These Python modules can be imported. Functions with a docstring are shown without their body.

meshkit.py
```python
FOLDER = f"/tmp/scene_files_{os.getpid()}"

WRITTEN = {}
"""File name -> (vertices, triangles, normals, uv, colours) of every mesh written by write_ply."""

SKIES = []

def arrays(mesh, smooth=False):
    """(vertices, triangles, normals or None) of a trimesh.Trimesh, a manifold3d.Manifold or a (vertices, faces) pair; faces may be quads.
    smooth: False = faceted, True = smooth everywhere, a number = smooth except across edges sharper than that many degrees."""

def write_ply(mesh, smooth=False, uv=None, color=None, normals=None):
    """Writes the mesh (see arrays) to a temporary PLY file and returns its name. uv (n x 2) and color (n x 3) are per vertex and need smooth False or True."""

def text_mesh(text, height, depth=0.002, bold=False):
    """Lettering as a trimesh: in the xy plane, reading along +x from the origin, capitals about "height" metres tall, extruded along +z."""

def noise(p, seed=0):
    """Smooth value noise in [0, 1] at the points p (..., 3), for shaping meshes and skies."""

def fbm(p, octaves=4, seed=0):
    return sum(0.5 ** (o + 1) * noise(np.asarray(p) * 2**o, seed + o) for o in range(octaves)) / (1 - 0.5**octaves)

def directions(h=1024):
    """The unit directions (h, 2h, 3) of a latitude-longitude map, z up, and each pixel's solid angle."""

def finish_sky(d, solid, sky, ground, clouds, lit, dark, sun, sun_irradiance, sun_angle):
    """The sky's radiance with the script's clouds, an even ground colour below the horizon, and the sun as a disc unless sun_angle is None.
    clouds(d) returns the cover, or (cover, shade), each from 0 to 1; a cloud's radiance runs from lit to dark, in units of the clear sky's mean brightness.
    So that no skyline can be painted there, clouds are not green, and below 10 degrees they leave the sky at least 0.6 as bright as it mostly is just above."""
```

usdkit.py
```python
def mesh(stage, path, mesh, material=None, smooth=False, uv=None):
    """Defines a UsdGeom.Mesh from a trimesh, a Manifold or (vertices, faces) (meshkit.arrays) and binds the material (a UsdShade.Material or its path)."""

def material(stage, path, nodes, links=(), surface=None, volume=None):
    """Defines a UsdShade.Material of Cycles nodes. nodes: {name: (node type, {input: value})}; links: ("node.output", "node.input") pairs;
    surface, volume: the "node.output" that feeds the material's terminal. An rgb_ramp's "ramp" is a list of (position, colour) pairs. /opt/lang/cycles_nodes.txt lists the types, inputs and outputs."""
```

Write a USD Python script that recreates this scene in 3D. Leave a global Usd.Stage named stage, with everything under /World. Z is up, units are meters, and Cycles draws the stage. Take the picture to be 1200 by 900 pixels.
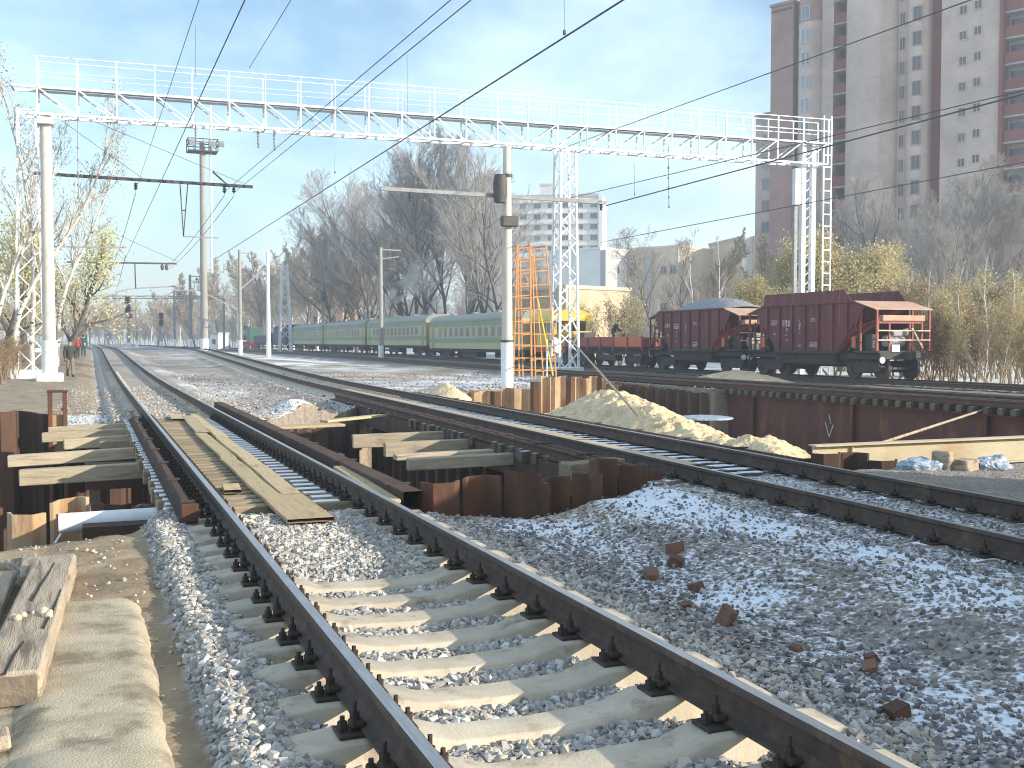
import math, random
import numpy as np
import shapely, shapely.geometry as sg
import trimesh, manifold3d, usdkit, meshkit
from pxr import Gf, Sdf, Usd, UsdGeom, UsdLux, UsdShade, Vt

stage = Usd.Stage.CreateInMemory()
UsdGeom.SetStageUpAxis(stage, UsdGeom.Tokens.z)
UsdGeom.SetStageMetersPerUnit(stage, 1.0)
UsdGeom.Xform.Define(stage, '/World')
UsdGeom.Scope.Define(stage, '/World/Looks')
PI = math.pi
rad = math.radians
# world: x to the right across the tracks, y along the nearest track, z up; sleeper tops of the nearest track at z = 0

# ---------------------------------------------------------------- camera
EYE, YAW, PITCH, FPX = np.array([0, 0, 1.79]), rad(21.6), math.atan(48.5 / 1250), 1250.0
cam = UsdGeom.Camera.Define(stage, '/World/camera')
cam.CreateHorizontalApertureAttr(36.0)
cam.CreateVerticalApertureAttr(27.0)
cam.CreateFocalLengthAttr(36.0 * FPX / 1200)
cam.CreateClippingRangeAttr(Gf.Vec2f(0.05, 5000))
cam.CreateExposureAttr(0.92)
FW = np.array([math.sin(YAW) * math.cos(PITCH), math.cos(YAW) * math.cos(PITCH), -math.sin(PITCH)])
RT = np.array([math.cos(YAW), -math.sin(YAW), 0.0])
UP = np.cross(RT, FW)
M = Gf.Matrix4d(1)
for i, a in enumerate((RT, UP, -FW, EYE)):
    M.SetRow(i, Gf.Vec4d(*map(float, a), 1.0 if i == 3 else 0.0))
cam.AddTransformOp().Set(M)

# ---------------------------------------------------------------- sky and sun
SUN_EL, SUN_AZ = rad(17.5), rad(180 - 50)          # azimuth from +y towards +x
S = np.array([math.sin(SUN_AZ) * math.cos(SUN_EL), math.cos(SUN_AZ) * math.cos(SUN_EL), math.sin(SUN_EL)])
sky_mat = usdkit.material(stage, '/World/Looks/sky_look', {
    'tc': ('texture_coordinate', {}),
    'mp': ('mapping', {'scale': (2.4, 2.4, 4.8), 'location': (1.3, 0.7, 0.9)}),
    'n': ('noise_texture', {'scale': 1.6, 'detail': 7, 'roughness': 0.55, 'distortion': 0.1}),
    'r': ('rgb_ramp', {'ramp': [(0.0, (0.06,) * 3), (0.38, (0.12,) * 3), (0.6, (0.5,) * 3), (0.8, (0.8,) * 3), (1.0, (0.85,) * 3)]}),
    'sky': ('sky_texture', {'sky_type': 'single_scattering', 'sun_disc': False, 'sun_elevation': SUN_EL, 'sun_rotation': SUN_AZ,
                            'air_density': 1.0, 'aerosol_density': 1.1, 'ozone_density': 1.6}),
    'hs': ('hsv', {'saturation': 1.3, 'value': 1.0, 'hue': 0.495}),
    'mx': ('mix_color', {'b': (6.3, 7.6, 8.5), 'use_clamp': False}),
    'bg': ('background_shader', {'strength': 0.116})},
    [('tc.generated', 'mp.vector'), ('mp.vector', 'n.vector'), ('n.fac', 'r.fac'), ('r.color', 'mx.fac'), ('sky.color', 'hs.color'), ('hs.color', 'mx.a'),
     ('mx.result', 'bg.color')], surface='bg.background')
dome = UsdLux.DomeLight.Define(stage, '/World/sky')
UsdShade.MaterialBindingAPI.Apply(dome.GetPrim()).Bind(sky_mat)
sun = UsdLux.DistantLight.Define(stage, '/World/sun')
sun.CreateNormalizeAttr(True)
sun.CreateIntensityAttr(1.25)
sun.CreateAngleAttr(0.5)
sun.CreateColorAttr(Gf.Vec3f(1.0, 0.91, 0.76))
zx = np.cross([0, 0, 1.0], S); zx /= np.linalg.norm(zx)
zy = np.cross(S, zx)
M = Gf.Matrix4d(1)
for i, a in enumerate((zx, zy, S)):
    M.SetRow(i, Gf.Vec4d(*map(float, a), 0.0))
sun.AddTransformOp().Set(M)


# ---------------------------------------------------------------- helpers
def at_z(u, v, z):
    """The world point at height z that the photograph's pixel (u, v) of 1200 x 900 shows."""
    d = FW + RT * (u - 600) / FPX - UP * (v - 450) / FPX
    return EYE + d * (z - EYE[2]) / d[2]


def at_x(u, v, x):
    d = FW + RT * (u - 600) / FPX - UP * (v - 450) / FPX
    return EYE + d * x / d[0]


def at_y(u, v, y):
    d = FW + RT * (u - 600) / FPX - UP * (v - 450) / FPX
    return EYE + d * y / d[1]


def at_d(u, v, depth):
    return EYE + (FW + RT * (u - 600) / FPX - UP * (v - 450) / FPX) * depth


class MB:
    """Collects simple shapes into one mesh."""

    def __init__(self):
        self.v, self.f, self.n = [], [], 0

    def add(self, v, f):
        v, f = np.asarray(v, float), np.asarray(f, int)
        if f.shape[1] == 4:
            f = np.vstack([f[:, [0, 1, 2]], f[:, [0, 2, 3]]])
        self.v.append(v); self.f.append(f + self.n); self.n += len(v)
        return self

    def tm(self, m):
        if hasattr(m, 'to_mesh'):
            q = m.to_mesh(); return self.add(q.vert_properties[:, :3], q.tri_verts)
        return self.add(m.vertices, m.faces)

    BOXF = [[0, 3, 2, 1], [4, 5, 6, 7], [0, 1, 5, 4], [1, 2, 6, 5], [2, 3, 7, 6], [3, 0, 4, 7]]

    def box(self, c, s, rz=0.0, rx=0.0, ry=0.0):
        s = np.asarray(s, float) / 2
        v = np.array([[-1, -1, -1], [1, -1, -1], [1, 1, -1], [-1, 1, -1], [-1, -1, 1], [1, -1, 1], [1, 1, 1], [-1, 1, 1]]) * s
        if rx or ry or rz:
            R = trimesh.transformations.euler_matrix(rx, ry, rz)[:3, :3]
            v = v @ R.T
        return self.add(v + np.asarray(c, float), self.BOXF)

    def bx(self, x0, x1, y0, y1, z0, z1):
        return self.box(((x0 + x1) / 2, (y0 + y1) / 2, (z0 + z1) / 2), (abs(x1 - x0), abs(y1 - y0), abs(z1 - z0)))

    def cbox(self, c, s, ch=0.01, rz=0.0, rx=0.0, ry=0.0):
        """A box with chamfered edges."""
        s = np.asarray(s, float) / 2
        pts = []
        for sx in (-1, 1):
            for sy in (-1, 1):
                for sz in (-1, 1):
                    for k in range(3):
                        q = s - ch; q[k] = s[k]
                        pts.append(q * [sx, sy, sz])
        h = manifold3d.Manifold.hull_points(np.array(pts)).to_mesh()
        v = h.vert_properties[:, :3].astype(float)
        if rx or ry or rz:
            v = v @ trimesh.transformations.euler_matrix(rx, ry, rz)[:3, :3].T
        return self.add(v + np.asarray(c, float), h.tri_verts)

    def hull(self, pts):
        h = manifold3d.Manifold.hull_points(np.asarray(pts, float)).to_mesh()
        return self.add(h.vert_properties[:, :3], h.tri_verts)

    def bar(self, p0, p1, w=0.05, h=None, up=(0, 0, 1)):
        """A square bar from p0 to p1."""
        p0, p1 = np.asarray(p0, float), np.asarray(p1, float)
        d = p1 - p0; d /= np.linalg.norm(d) + 1e-12
        if abs(d @ np.asarray(up)) > 0.98:
            up = (0, 1, 0)
        a = np.cross(d, up); a /= np.linalg.norm(a)
        b = np.cross(a, d); h = w if h is None else h
        v = []
        for p in (p0, p1):
            for sa, sb in ((-1, -1), (1, -1), (1, 1), (-1, 1)):
                v.append(p + a * sa * w / 2 + b * sb * h / 2)
        return self.add(v, [[0, 3, 2, 1], [4, 5, 6, 7], [0, 1, 5, 4], [1, 2, 6, 5], [2, 3, 7, 6], [3, 0, 4, 7]])

    def tube(self, pts, r, sides=6, cap=True):
        p = np.asarray(pts, float)
        r = np.broadcast_to(r, (len(p),)).astype(float)
        t = np.gradient(p, axis=0); t /= np.linalg.norm(t, axis=1, keepdims=True) + 1e-12
        ref = np.where(np.abs(t[:, 2:]) < 0.9, [[0, 0, 1.0]], [[1.0, 0, 0]])
        if (np.abs(t[:, 2]) < 0.9).any() and not (np.abs(t[:, 2]) < 0.9).all():
            ref = np.broadcast_to([[0.3, 0.9, 0.3]], p.shape)
        a = np.cross(t, ref); a /= np.linalg.norm(a, axis=1, keepdims=True) + 1e-12
        b = np.cross(a, t); ang = np.arange(sides) * 2 * PI / sides
        v = p[:, None] + r[:, None, None] * (np.cos(ang)[None, :, None] * a[:, None] + np.sin(ang)[None, :, None] * b[:, None])
        k = len(p)
        i, j = np.meshgrid(np.arange(k - 1), np.arange(sides), indexing='ij')
        q = np.stack([i * sides + j, (i + 1) * sides + j, (i + 1) * sides + (j + 1) % sides, i * sides + (j + 1) % sides], -1).reshape(-1, 4)
        f = np.vstack([q[:, [0, 1, 2]], q[:, [0, 2, 3]]])
        v = v.reshape(-1, 3)
        if cap:
            v = np.vstack([v, p[0], p[-1]]); n0, n1 = k * sides, k * sides + 1
            f = np.vstack([f] + [[[n0, jj, (jj + 1) % sides], [n1, (k - 1) * sides + (jj + 1) % sides, (k - 1) * sides + jj]] for jj in range(sides)])
        return self.add(v, f)

    def prism(self, poly, origin, ax, ay, az):
        """The polygon (2-D points, or a shapely polygon) in the plane (ax, ay) at origin, extruded along the vector az."""
        P = poly if hasattr(poly, 'exterior') else sg.Polygon(poly)
        m = trimesh.creation.extrude_polygon(P, 1.0, engine='earcut')
        v = np.asarray(m.vertices)
        A = np.array([ax, ay, az], float)
        f = m.faces if np.linalg.det(A) > 0 else m.faces[:, ::-1]
        return self.add(v @ A + np.asarray(origin, float), f)

    def sweep(self, prof, path, side=None):
        """Profile points (offset right, up) along a path whose sections stay upright."""
        prof, p = np.asarray(prof, float), np.asarray(path, float)
        t = np.gradient(p[:, :2], axis=0); t /= np.linalg.norm(t, axis=1, keepdims=True)
        r = np.stack([t[:, 1], -t[:, 0], 0 * t[:, 0]], 1)
        k, m = len(p), len(prof)
        v = p[:, None] + prof[None, :, :1] * r[:, None] + prof[None, :, 1:] * np.array([0, 0, 1.0])
        i, j = np.meshgrid(np.arange(k - 1), np.arange(m), indexing='ij')
        q = np.stack([i * m + j, (i + 1) * m + j, (i + 1) * m + (j + 1) % m, i * m + (j + 1) % m], -1).reshape(-1, 4)
        f = [np.vstack([q[:, [0, 1, 2]], q[:, [0, 2, 3]]])]
        tri = trimesh.creation.triangulate_polygon(sg.Polygon(prof), engine='earcut')
        if len(tri[0]) == m:
            idx = [int(np.argmin(((prof - w) ** 2).sum(1))) for w in tri[0]]
            ft = np.array([[idx[a] for a in tt] for tt in tri[1]])
            f += [ft[:, ::-1] * 1, ft + (k - 1) * m]
        return self.add(v.reshape(-1, 3), np.vstack(f))

    def lathe(self, prof, c, sides=16, axis='z'):
        """Profile (radius, height) turned about an axis through c."""
        prof = np.asarray(prof, float); a = np.arange(sides) * 2 * PI / sides
        v = np.stack([prof[:, None, 0] * np.cos(a), prof[:, None, 0] * np.sin(a), np.broadcast_to(prof[:, None, 1], (len(prof), sides))], -1)
        i, j = np.meshgrid(np.arange(len(prof) - 1), np.arange(sides), indexing='ij')
        q = np.stack([i * sides + j, i * sides + (j + 1) % sides, (i + 1) * sides + (j + 1) % sides, (i + 1) * sides + j], -1).reshape(-1, 4)
        v = v.reshape(-1, 3)
        if axis == 'x':
            v = v[:, [2, 0, 1]]
        if axis == 'y':
            v = v[:, [1, 2, 0]]
        return self.add(v + np.asarray(c, float), q)

    def arrays(self):
        return np.vstack(self.v), np.vstack(self.f)


names = {}
origin = {'/World': np.zeros(3)}
rotz_of = {'/World': 0.0}


def fresh(parent, name):
    k = names[(parent, name)] = names.get((parent, name), -1) + 1
    return f'{parent}/{name}' if k == 0 else f'{parent}/{name}_{k:03d}'


def tag(path, label=None, cat=None, group=None, kind=None):
    p = stage.GetPrimAtPath(path)
    for k, t in (('label', label), ('category', cat), ('group', group), ('kind', kind)):
        if t:
            p.SetCustomDataByKey(k, t)
    return path


def thing(name, label, cat, loc=(0, 0, 0), rz=0.0, group=None, scale=None, parts_of=None):
    """An Xform at the thing's base; its parts are children. parts_of: the thing whose parts this one repeats."""
    path = fresh('/World', name)
    x = UsdGeom.Xform.Define(stage, path)
    x.AddTranslateOp().Set(Gf.Vec3d(*map(float, loc)))
    x.AddRotateZOp().Set(math.degrees(rz))
    sc = (1.0, 1.0, 1.0) if scale is None else ((scale,) * 3 if np.ndim(scale) == 0 else scale)
    x.AddScaleOp().Set(Gf.Vec3f(*map(float, sc)))
    if parts_of:
        x.GetPrim().GetReferences().AddInternalReference(parts_of)
        x.GetPrim().SetInstanceable(True)
    origin[path], rotz_of[path] = np.asarray(loc, float), rz
    return tag(path, label, cat, group)


LOCAL = set()
YS = 1.0                                            # stretches along y what part() is given, for one kind of wagon


SPLIT = {'cross_bearer', 'cross_tie', 'snow_patch', 'machinery', 'frame_bar', 'handrail', 'brake_cylinder', 'end_marker', 'crate_feet', 'steam_dome', 'registration_arm', 'hanger', 'bracket', 'tool_box', 'cargo',
         'underframe', 'spring', 'axle', 'band', 'lower_plate', 'weight_drum', 'leg_collar', 'deck', 'clamp', 'frame', 'brace', 'body_block'}


def part(parent, name, mb, mat, smooth=False, label=None, local=None):
    if name in SPLIT and isinstance(mb, MB) and len(mb.v) > 1:      # each piece a part of its own
        n0 = 0
        for v, f in zip(mb.v, mb.f):
            one = MB().add(v, f - n0); n0 += len(v)
            path = part(parent, name, one, mat, smooth, label)
        return path
    """A mesh under a thing or a part. Points are given in the world, or in the thing's own frame if the thing is in LOCAL."""
    path = fresh(parent, name)
    v, f = mb.arrays() if isinstance(mb, MB) else meshkit.arrays(mb)[:2]
    top = '/'.join(path.split('/')[:3])
    if YS != 1.0:
        v = v * [1, YS, 1]
    if top in origin and top not in LOCAL:
        v = v - origin[top]
        if rotz_of[top]:
            c, s = math.cos(-rotz_of[top]), math.sin(-rotz_of[top])
            v = np.column_stack([v[:, 0] * c - v[:, 1] * s, v[:, 0] * s + v[:, 1] * c, v[:, 2]])
    usdkit.mesh(stage, path, (v, f), mat, smooth=smooth)
    if label:
        tag(path, label)
    return path


def solo(name, mb, mat, label=None, cat=None, group=None, kind=None, smooth=False):
    path = fresh('/World', name)
    usdkit.mesh(stage, path, mb.arrays() if isinstance(mb, MB) else mb, mat, smooth=smooth)
    return tag(path, label, cat, group, kind)


def fbm(x, y, s, seed=0, octaves=4):
    p = np.stack([np.asarray(x, float) * s + 1000, np.asarray(y, float) * s + 1000, np.zeros_like(np.asarray(x, float)) + 0.5], -1)
    return meshkit.fbm(p, octaves, seed)


# ---------------------------------------------------------------- materials
def look(name, c1, c2=None, scale=6.0, rough=0.8, bump=0.25, bscale=40.0, dist=0.02, metal=0.0, stretch=(1, 1, 1), spec=0.35, vary=0.0,
         detail=5, lo=0.35, hi=0.65, c3=None, s3=2.0, t3=(0.55, 0.7), trans=None, snow=None):
    """Two colours mixed by noise, an optional third in patches (c3), a bump, and an even tint per object (vary)."""
    c2 = c1 if c2 is None else c2
    N = {'tc': ('texture_coordinate', {}), 'mp': ('mapping', {'scale': stretch}),
         'n': ('noise_texture', {'scale': scale, 'detail': detail, 'roughness': 0.6}),
         'r': ('rgb_ramp', {'ramp': [(0, c1), (lo, c1), (hi, c2), (1, c2)]}),
         'p': ('principled_bsdf', {'roughness': rough, 'metallic': metal, 'specular_ior_level': spec})}
    L = [('tc.object', 'mp.vector'), ('mp.vector', 'n.vector'), ('n.fac', 'r.fac')]
    out = 'r.color'
    if c3 is not None:
        N['n3'] = ('noise_texture', {'scale': s3, 'detail': 5, 'roughness': 0.65})
        N['m3'] = ('map_range', {'from_min': t3[0], 'from_max': t3[1], 'clamp': True})
        N['x3'] = ('mix_color', {'b': c3})
        L += [('mp.vector', 'n3.vector'), ('n3.fac', 'm3.value'), ('m3.result', 'x3.fac'), (out, 'x3.a')]
        out = 'x3.result'
    if snow is not None:     # thin snow lying on upward faces
        N['g'] = ('geometry', {}); N['sx'] = ('separate_xyz', {})
        N['ns'] = ('noise_texture', {'scale': snow[1], 'detail': 4})
        N['ma'] = ('math', {'math_type': 'multiply'})
        N['ms'] = ('map_range', {'from_min': snow[0], 'from_max': snow[0] + 0.08, 'clamp': True})
        N['xs'] = ('mix_color', {'b': (0.78, 0.8, 0.84)})
        L += [('g.true_normal', 'sx.vector'), ('tc.object', 'ns.vector'), ('ns.fac', 'ma.value1'), ('sx.z', 'ma.value2'), ('ma.value', 'ms.value'), ('ms.result', 'xs.fac'), (out, 'xs.a')]
        out = 'xs.result'
    if vary:
        N['oi'] = ('object_info', {})
        N['mv'] = ('map_range', {'to_min': 1 - vary, 'to_max': 1 + vary})
        N['hv'] = ('hsv', {})
        L += [('oi.random', 'mv.value'), ('mv.result', 'hv.value'), (out, 'hv.color')]
        out = 'hv.color'
    L.append((out, 'p.base_color'))
    if bump:
        N['nb'] = ('noise_texture', {'scale': bscale, 'detail': 4})
        N['b'] = ('bump', {'strength': bump, 'distance': dist})
        L += [('mp.vector', 'nb.vector'), ('nb.fac', 'b.height'), ('b.normal', 'p.normal')]
    surf = 'p.BSDF'
    if trans is not None:
        N['tr'] = ('translucent_bsdf', {'color': trans})
        N['mc'] = ('mix_closure', {'fac': 0.35})
        L += [('p.BSDF', 'mc.closure1'), ('tr.BSDF', 'mc.closure2')]
        surf = 'mc.closure'
    return usdkit.material(stage, f'/World/Looks/{name}', N, L, surface=surf)


K = {}
K['rail_side'] = look('rail_side', (0.085, 0.055, 0.04), (0.05, 0.036, 0.03), scale=9, rough=0.75, bump=0.3, c3=(0.14, 0.085, 0.05), s3=5)
K['rail_top'] = look('rail_top', (0.42, 0.41, 0.41), (0.3, 0.29, 0.29), scale=14, rough=0.34, metal=0.8, bump=0.08, stretch=(6, 0.3, 1))
K['clip'] = look('clip', (0.03, 0.023, 0.019), (0.055, 0.036, 0.026), scale=20, rough=0.7, bump=0.3)
K['sleeper_dark'] = look('sleeper_shaded_dirty', (0.24, 0.21, 0.17), (0.15, 0.13, 0.11), scale=5, rough=0.95, bump=0.5, bscale=60, dist=0.006, vary=0.2, snow=(0.5, 5))  # concrete darkened to carry the shade on the middle track, plus dirt
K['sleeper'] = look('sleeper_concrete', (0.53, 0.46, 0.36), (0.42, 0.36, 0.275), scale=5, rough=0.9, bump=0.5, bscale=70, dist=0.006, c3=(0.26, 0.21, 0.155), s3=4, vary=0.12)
K['timber'] = look('timber', (0.45, 0.37, 0.26), (0.34, 0.285, 0.21), scale=2.5, rough=0.85, bump=0.5, bscale=9, dist=0.01, stretch=(1, 9, 9), c3=(0.22, 0.17, 0.12), s3=1.5, vary=0.18)
K['plank'] = look('plank', (0.5, 0.38, 0.22), (0.42, 0.32, 0.19), scale=3, rough=0.85, bump=0.5, bscale=10, dist=0.008, stretch=(9, 1, 9), c3=(0.27, 0.2, 0.125), s3=1.6, vary=0.15)
K['bridge_timber'] = look('bridge_timber', (0.3, 0.235, 0.15), (0.21, 0.165, 0.11), scale=3, rough=0.9, bump=0.5, bscale=9, dist=0.01, stretch=(1, 9, 9), vary=0.22)
K['dark_timber'] = look('dark_timber', (0.075, 0.058, 0.045), (0.12, 0.095, 0.07), scale=3, rough=0.9, bump=0.5, bscale=9, dist=0.01, stretch=(1, 9, 9), vary=0.2, snow=(0.47, 6))
K['old_wood'] = look('old_wood', (0.43, 0.35, 0.26), (0.31, 0.25, 0.185), scale=3, rough=0.9, bump=0.7, bscale=14, dist=0.012, stretch=(8, 0.8, 8), c3=(0.16, 0.115, 0.075), s3=1.4, t3=(0.5, 0.66))
K['wood_end'] = look('wood_end', (0.13, 0.105, 0.08), (0.2, 0.16, 0.12), scale=9, rough=0.9, bump=0.6, bscale=30)
K['slab'] = look('slab_concrete', (0.47, 0.405, 0.295), (0.35, 0.295, 0.21), scale=3.4, detail=9, rough=0.92, bump=0.9, bscale=85, dist=0.009, c3=(0.22, 0.175, 0.12), s3=2.4, t3=(0.5, 0.64))
K['rust'] = look('sheet_pile_rust', (0.125, 0.055, 0.028), (0.06, 0.032, 0.022), scale=2.8, rough=0.85, bump=0.3, bscale=22, stretch=(1, 1, 0.35), c3=(0.17, 0.145, 0.115), s3=1.4, t3=(0.58, 0.72), vary=0.22)
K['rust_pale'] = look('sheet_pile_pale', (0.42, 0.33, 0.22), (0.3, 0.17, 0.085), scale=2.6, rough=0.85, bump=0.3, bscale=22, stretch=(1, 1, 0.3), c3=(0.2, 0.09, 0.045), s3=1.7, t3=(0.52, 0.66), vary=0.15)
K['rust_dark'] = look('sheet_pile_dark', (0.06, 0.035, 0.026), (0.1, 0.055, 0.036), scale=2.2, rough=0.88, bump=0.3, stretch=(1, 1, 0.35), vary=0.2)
K['girder'] = look('girder_red', (0.095, 0.032, 0.024), (0.065, 0.027, 0.022), scale=1.4, rough=0.7, bump=0.2, c3=(0.15, 0.065, 0.035), s3=1.6, t3=(0.54, 0.7), stretch=(1, 1, 0.4))
K['beam'] = look('pale_beam', (0.52, 0.46, 0.33), (0.42, 0.35, 0.23), scale=2.0, rough=0.7, bump=0.2, c3=(0.36, 0.23, 0.11), s3=1.1, t3=(0.55, 0.75), stretch=(0.5, 1, 1))
K['pipe'] = look('pipe_white', (0.7, 0.72, 0.74), (0.62, 0.64, 0.66), scale=4, rough=0.45, bump=0.05)
K['concrete'] = look('pole_concrete', (0.56, 0.53, 0.47), (0.47, 0.445, 0.4), scale=3, rough=0.85, bump=0.3, stretch=(1, 1, 0.4))
K['concrete_grey'] = look('pole_grey', (0.3, 0.295, 0.28), (0.24, 0.235, 0.225), scale=2, rough=0.85, bump=0.3, stretch=(1, 1, 0.4))
K['whitewash'] = look('whitewash', (0.78, 0.78, 0.76), (0.7, 0.7, 0.68), scale=5, rough=0.85, bump=0.2)
K['white_steel'] = look('white_steel', (0.72, 0.75, 0.76), (0.58, 0.61, 0.62), scale=3, rough=0.55, bump=0.05, c3=(0.42, 0.29, 0.2), s3=2.4, t3=(0.62, 0.7))
K['grey_steel'] = look('grey_steel', (0.28, 0.29, 0.3), (0.2, 0.21, 0.22), scale=4, rough=0.6, bump=0.1)
K['dark_steel'] = look('dark_steel', (0.05, 0.05, 0.055), (0.08, 0.075, 0.07), scale=5, rough=0.65, bump=0.15)
K['wire'] = look('wire', (0.07, 0.07, 0.075), rough=0.5, bump=0)
K['orange'] = look('orange_paint', (0.44, 0.16, 0.045), (0.52, 0.27, 0.09), scale=3, rough=0.5, bump=0.1)
K['yellow'] = look('yellow_paint', (0.66, 0.44, 0.05), (0.58, 0.38, 0.06), scale=2.5, rough=0.45, bump=0.08)
K['maroon'] = look('wagon_maroon', (0.125, 0.022, 0.027), (0.095, 0.02, 0.024), scale=1.3, rough=0.6, bump=0.12, c3=(0.19, 0.085, 0.07), s3=2.2, t3=(0.52, 0.72), stretch=(2, 2, 0.22))
K['wagon_pale'] = look('wagon_pale_rust', (0.5, 0.33, 0.24), (0.4, 0.24, 0.17), scale=2, rough=0.75, bump=0.15)
K['wagon_red'] = look('wagon_red', (0.3, 0.062, 0.045), (0.24, 0.055, 0.045), scale=1.4, rough=0.6, bump=0.12)
K['wagon_orange'] = look('wagon_orange', (0.55, 0.14, 0.05), (0.46, 0.12, 0.05), scale=1.4, rough=0.6, bump=0.12)
K['under'] = look('underframe', (0.022, 0.022, 0.025), (0.045, 0.042, 0.04), scale=3, rough=0.7, bump=0.25)
K['wheel'] = look('wheel_steel', (0.07, 0.06, 0.055), (0.035, 0.03, 0.028), scale=4, rough=0.55, bump=0.1, metal=0.3)
K['coach_yellow'] = look('coach_yellow', (0.44, 0.38, 0.2), (0.38, 0.335, 0.19), scale=0.8, rough=0.5, bump=0.05)
K['coach_green'] = look('coach_green', (0.22, 0.26, 0.15), (0.19, 0.23, 0.14), scale=0.8, rough=0.5, bump=0.05)
K['coach_roof'] = look('coach_roof', (0.26, 0.27, 0.24), (0.22, 0.23, 0.205), scale=0.8, rough=0.6, bump=0.05)
K['loco_green'] = look('loco_green', (0.05, 0.12, 0.08), (0.04, 0.09, 0.065), scale=1, rough=0.45, bump=0.05)
K['loco_red'] = look('loco_red', (0.42, 0.04, 0.03), (0.34, 0.04, 0.035), scale=2, rough=0.5, bump=0.05)
K['blue_box'] = look('dark_blue_wagon', (0.035, 0.04, 0.08), (0.03, 0.032, 0.06), scale=1.5, rough=0.6, bump=0.1)
K['gravel_pile'] = look('gravel_load', (0.3, 0.31, 0.33), (0.17, 0.18, 0.2), scale=9, rough=0.95, bump=1.0, bscale=12, dist=0.08)
K['sand'] = look('sand', (0.68, 0.53, 0.33), (0.56, 0.43, 0.26), scale=3.5, rough=0.95, bump=0.9, bscale=9, dist=0.08, c3=(0.42, 0.32, 0.19), s3=1.1, t3=(0.52, 0.75))
K['snow'] = look('snow', (0.78, 0.8, 0.84), rough=0.9, bump=0.3, bscale=20)
K['brick'] = look('broken_brick', (0.15, 0.075, 0.05), (0.11, 0.06, 0.042), scale=14, rough=0.95, bump=0.6, vary=0.25)
K['plastic_sheet'] = look('plastic_sheet', (0.36, 0.42, 0.5), (0.16, 0.21, 0.29), scale=5, rough=0.35, bump=0.8, bscale=8, dist=0.05)
K['glass'] = look('window_glass', (0.035, 0.045, 0.055), (0.06, 0.07, 0.085), scale=0.6, rough=0.12, bump=0, spec=0.6, vary=0.35)
K['glass_pale'] = look('window_glass_pale', (0.14, 0.19, 0.25), (0.2, 0.25, 0.31), scale=0.5, rough=0.15, bump=0, spec=0.6, vary=0.3)
K['frame_pale'] = look('window_frame', (0.42, 0.44, 0.46), rough=0.6, bump=0)
K['bark'] = look('bark', (0.115, 0.1, 0.085), (0.075, 0.065, 0.056), scale=4, rough=0.95, bump=0.6, bscale=14, dist=0.03, stretch=(2, 2, 0.5), vary=0.15)
K['bark_birch'] = look('bark_birch', (0.58, 0.55, 0.5), (0.46, 0.43, 0.38), scale=4, rough=0.9, bump=0.3, c3=(0.06, 0.055, 0.05), s3=2.4, t3=(0.56, 0.62), stretch=(1, 1, 2.4))
K['twig'] = look('twig_grey', (0.36, 0.33, 0.305), (0.28, 0.258, 0.24), scale=1.5, rough=0.95, bump=0, vary=0.18)
K['twig_pale'] = look('twig_pale', (0.38, 0.315, 0.225), (0.31, 0.25, 0.18), scale=1.5, rough=0.95, bump=0, vary=0.16)
K['twig_brown'] = look('twig_brown', (0.25, 0.185, 0.115), (0.3, 0.23, 0.145), scale=1.5, rough=0.95, bump=0, vary=0.2)
K['leaf'] = look('leaf_yellow_green', (0.5, 0.49, 0.25), (0.56, 0.53, 0.3), scale=1.2, rough=0.7, bump=0, trans=(0.5, 0.48, 0.24), vary=0.2)
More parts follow.
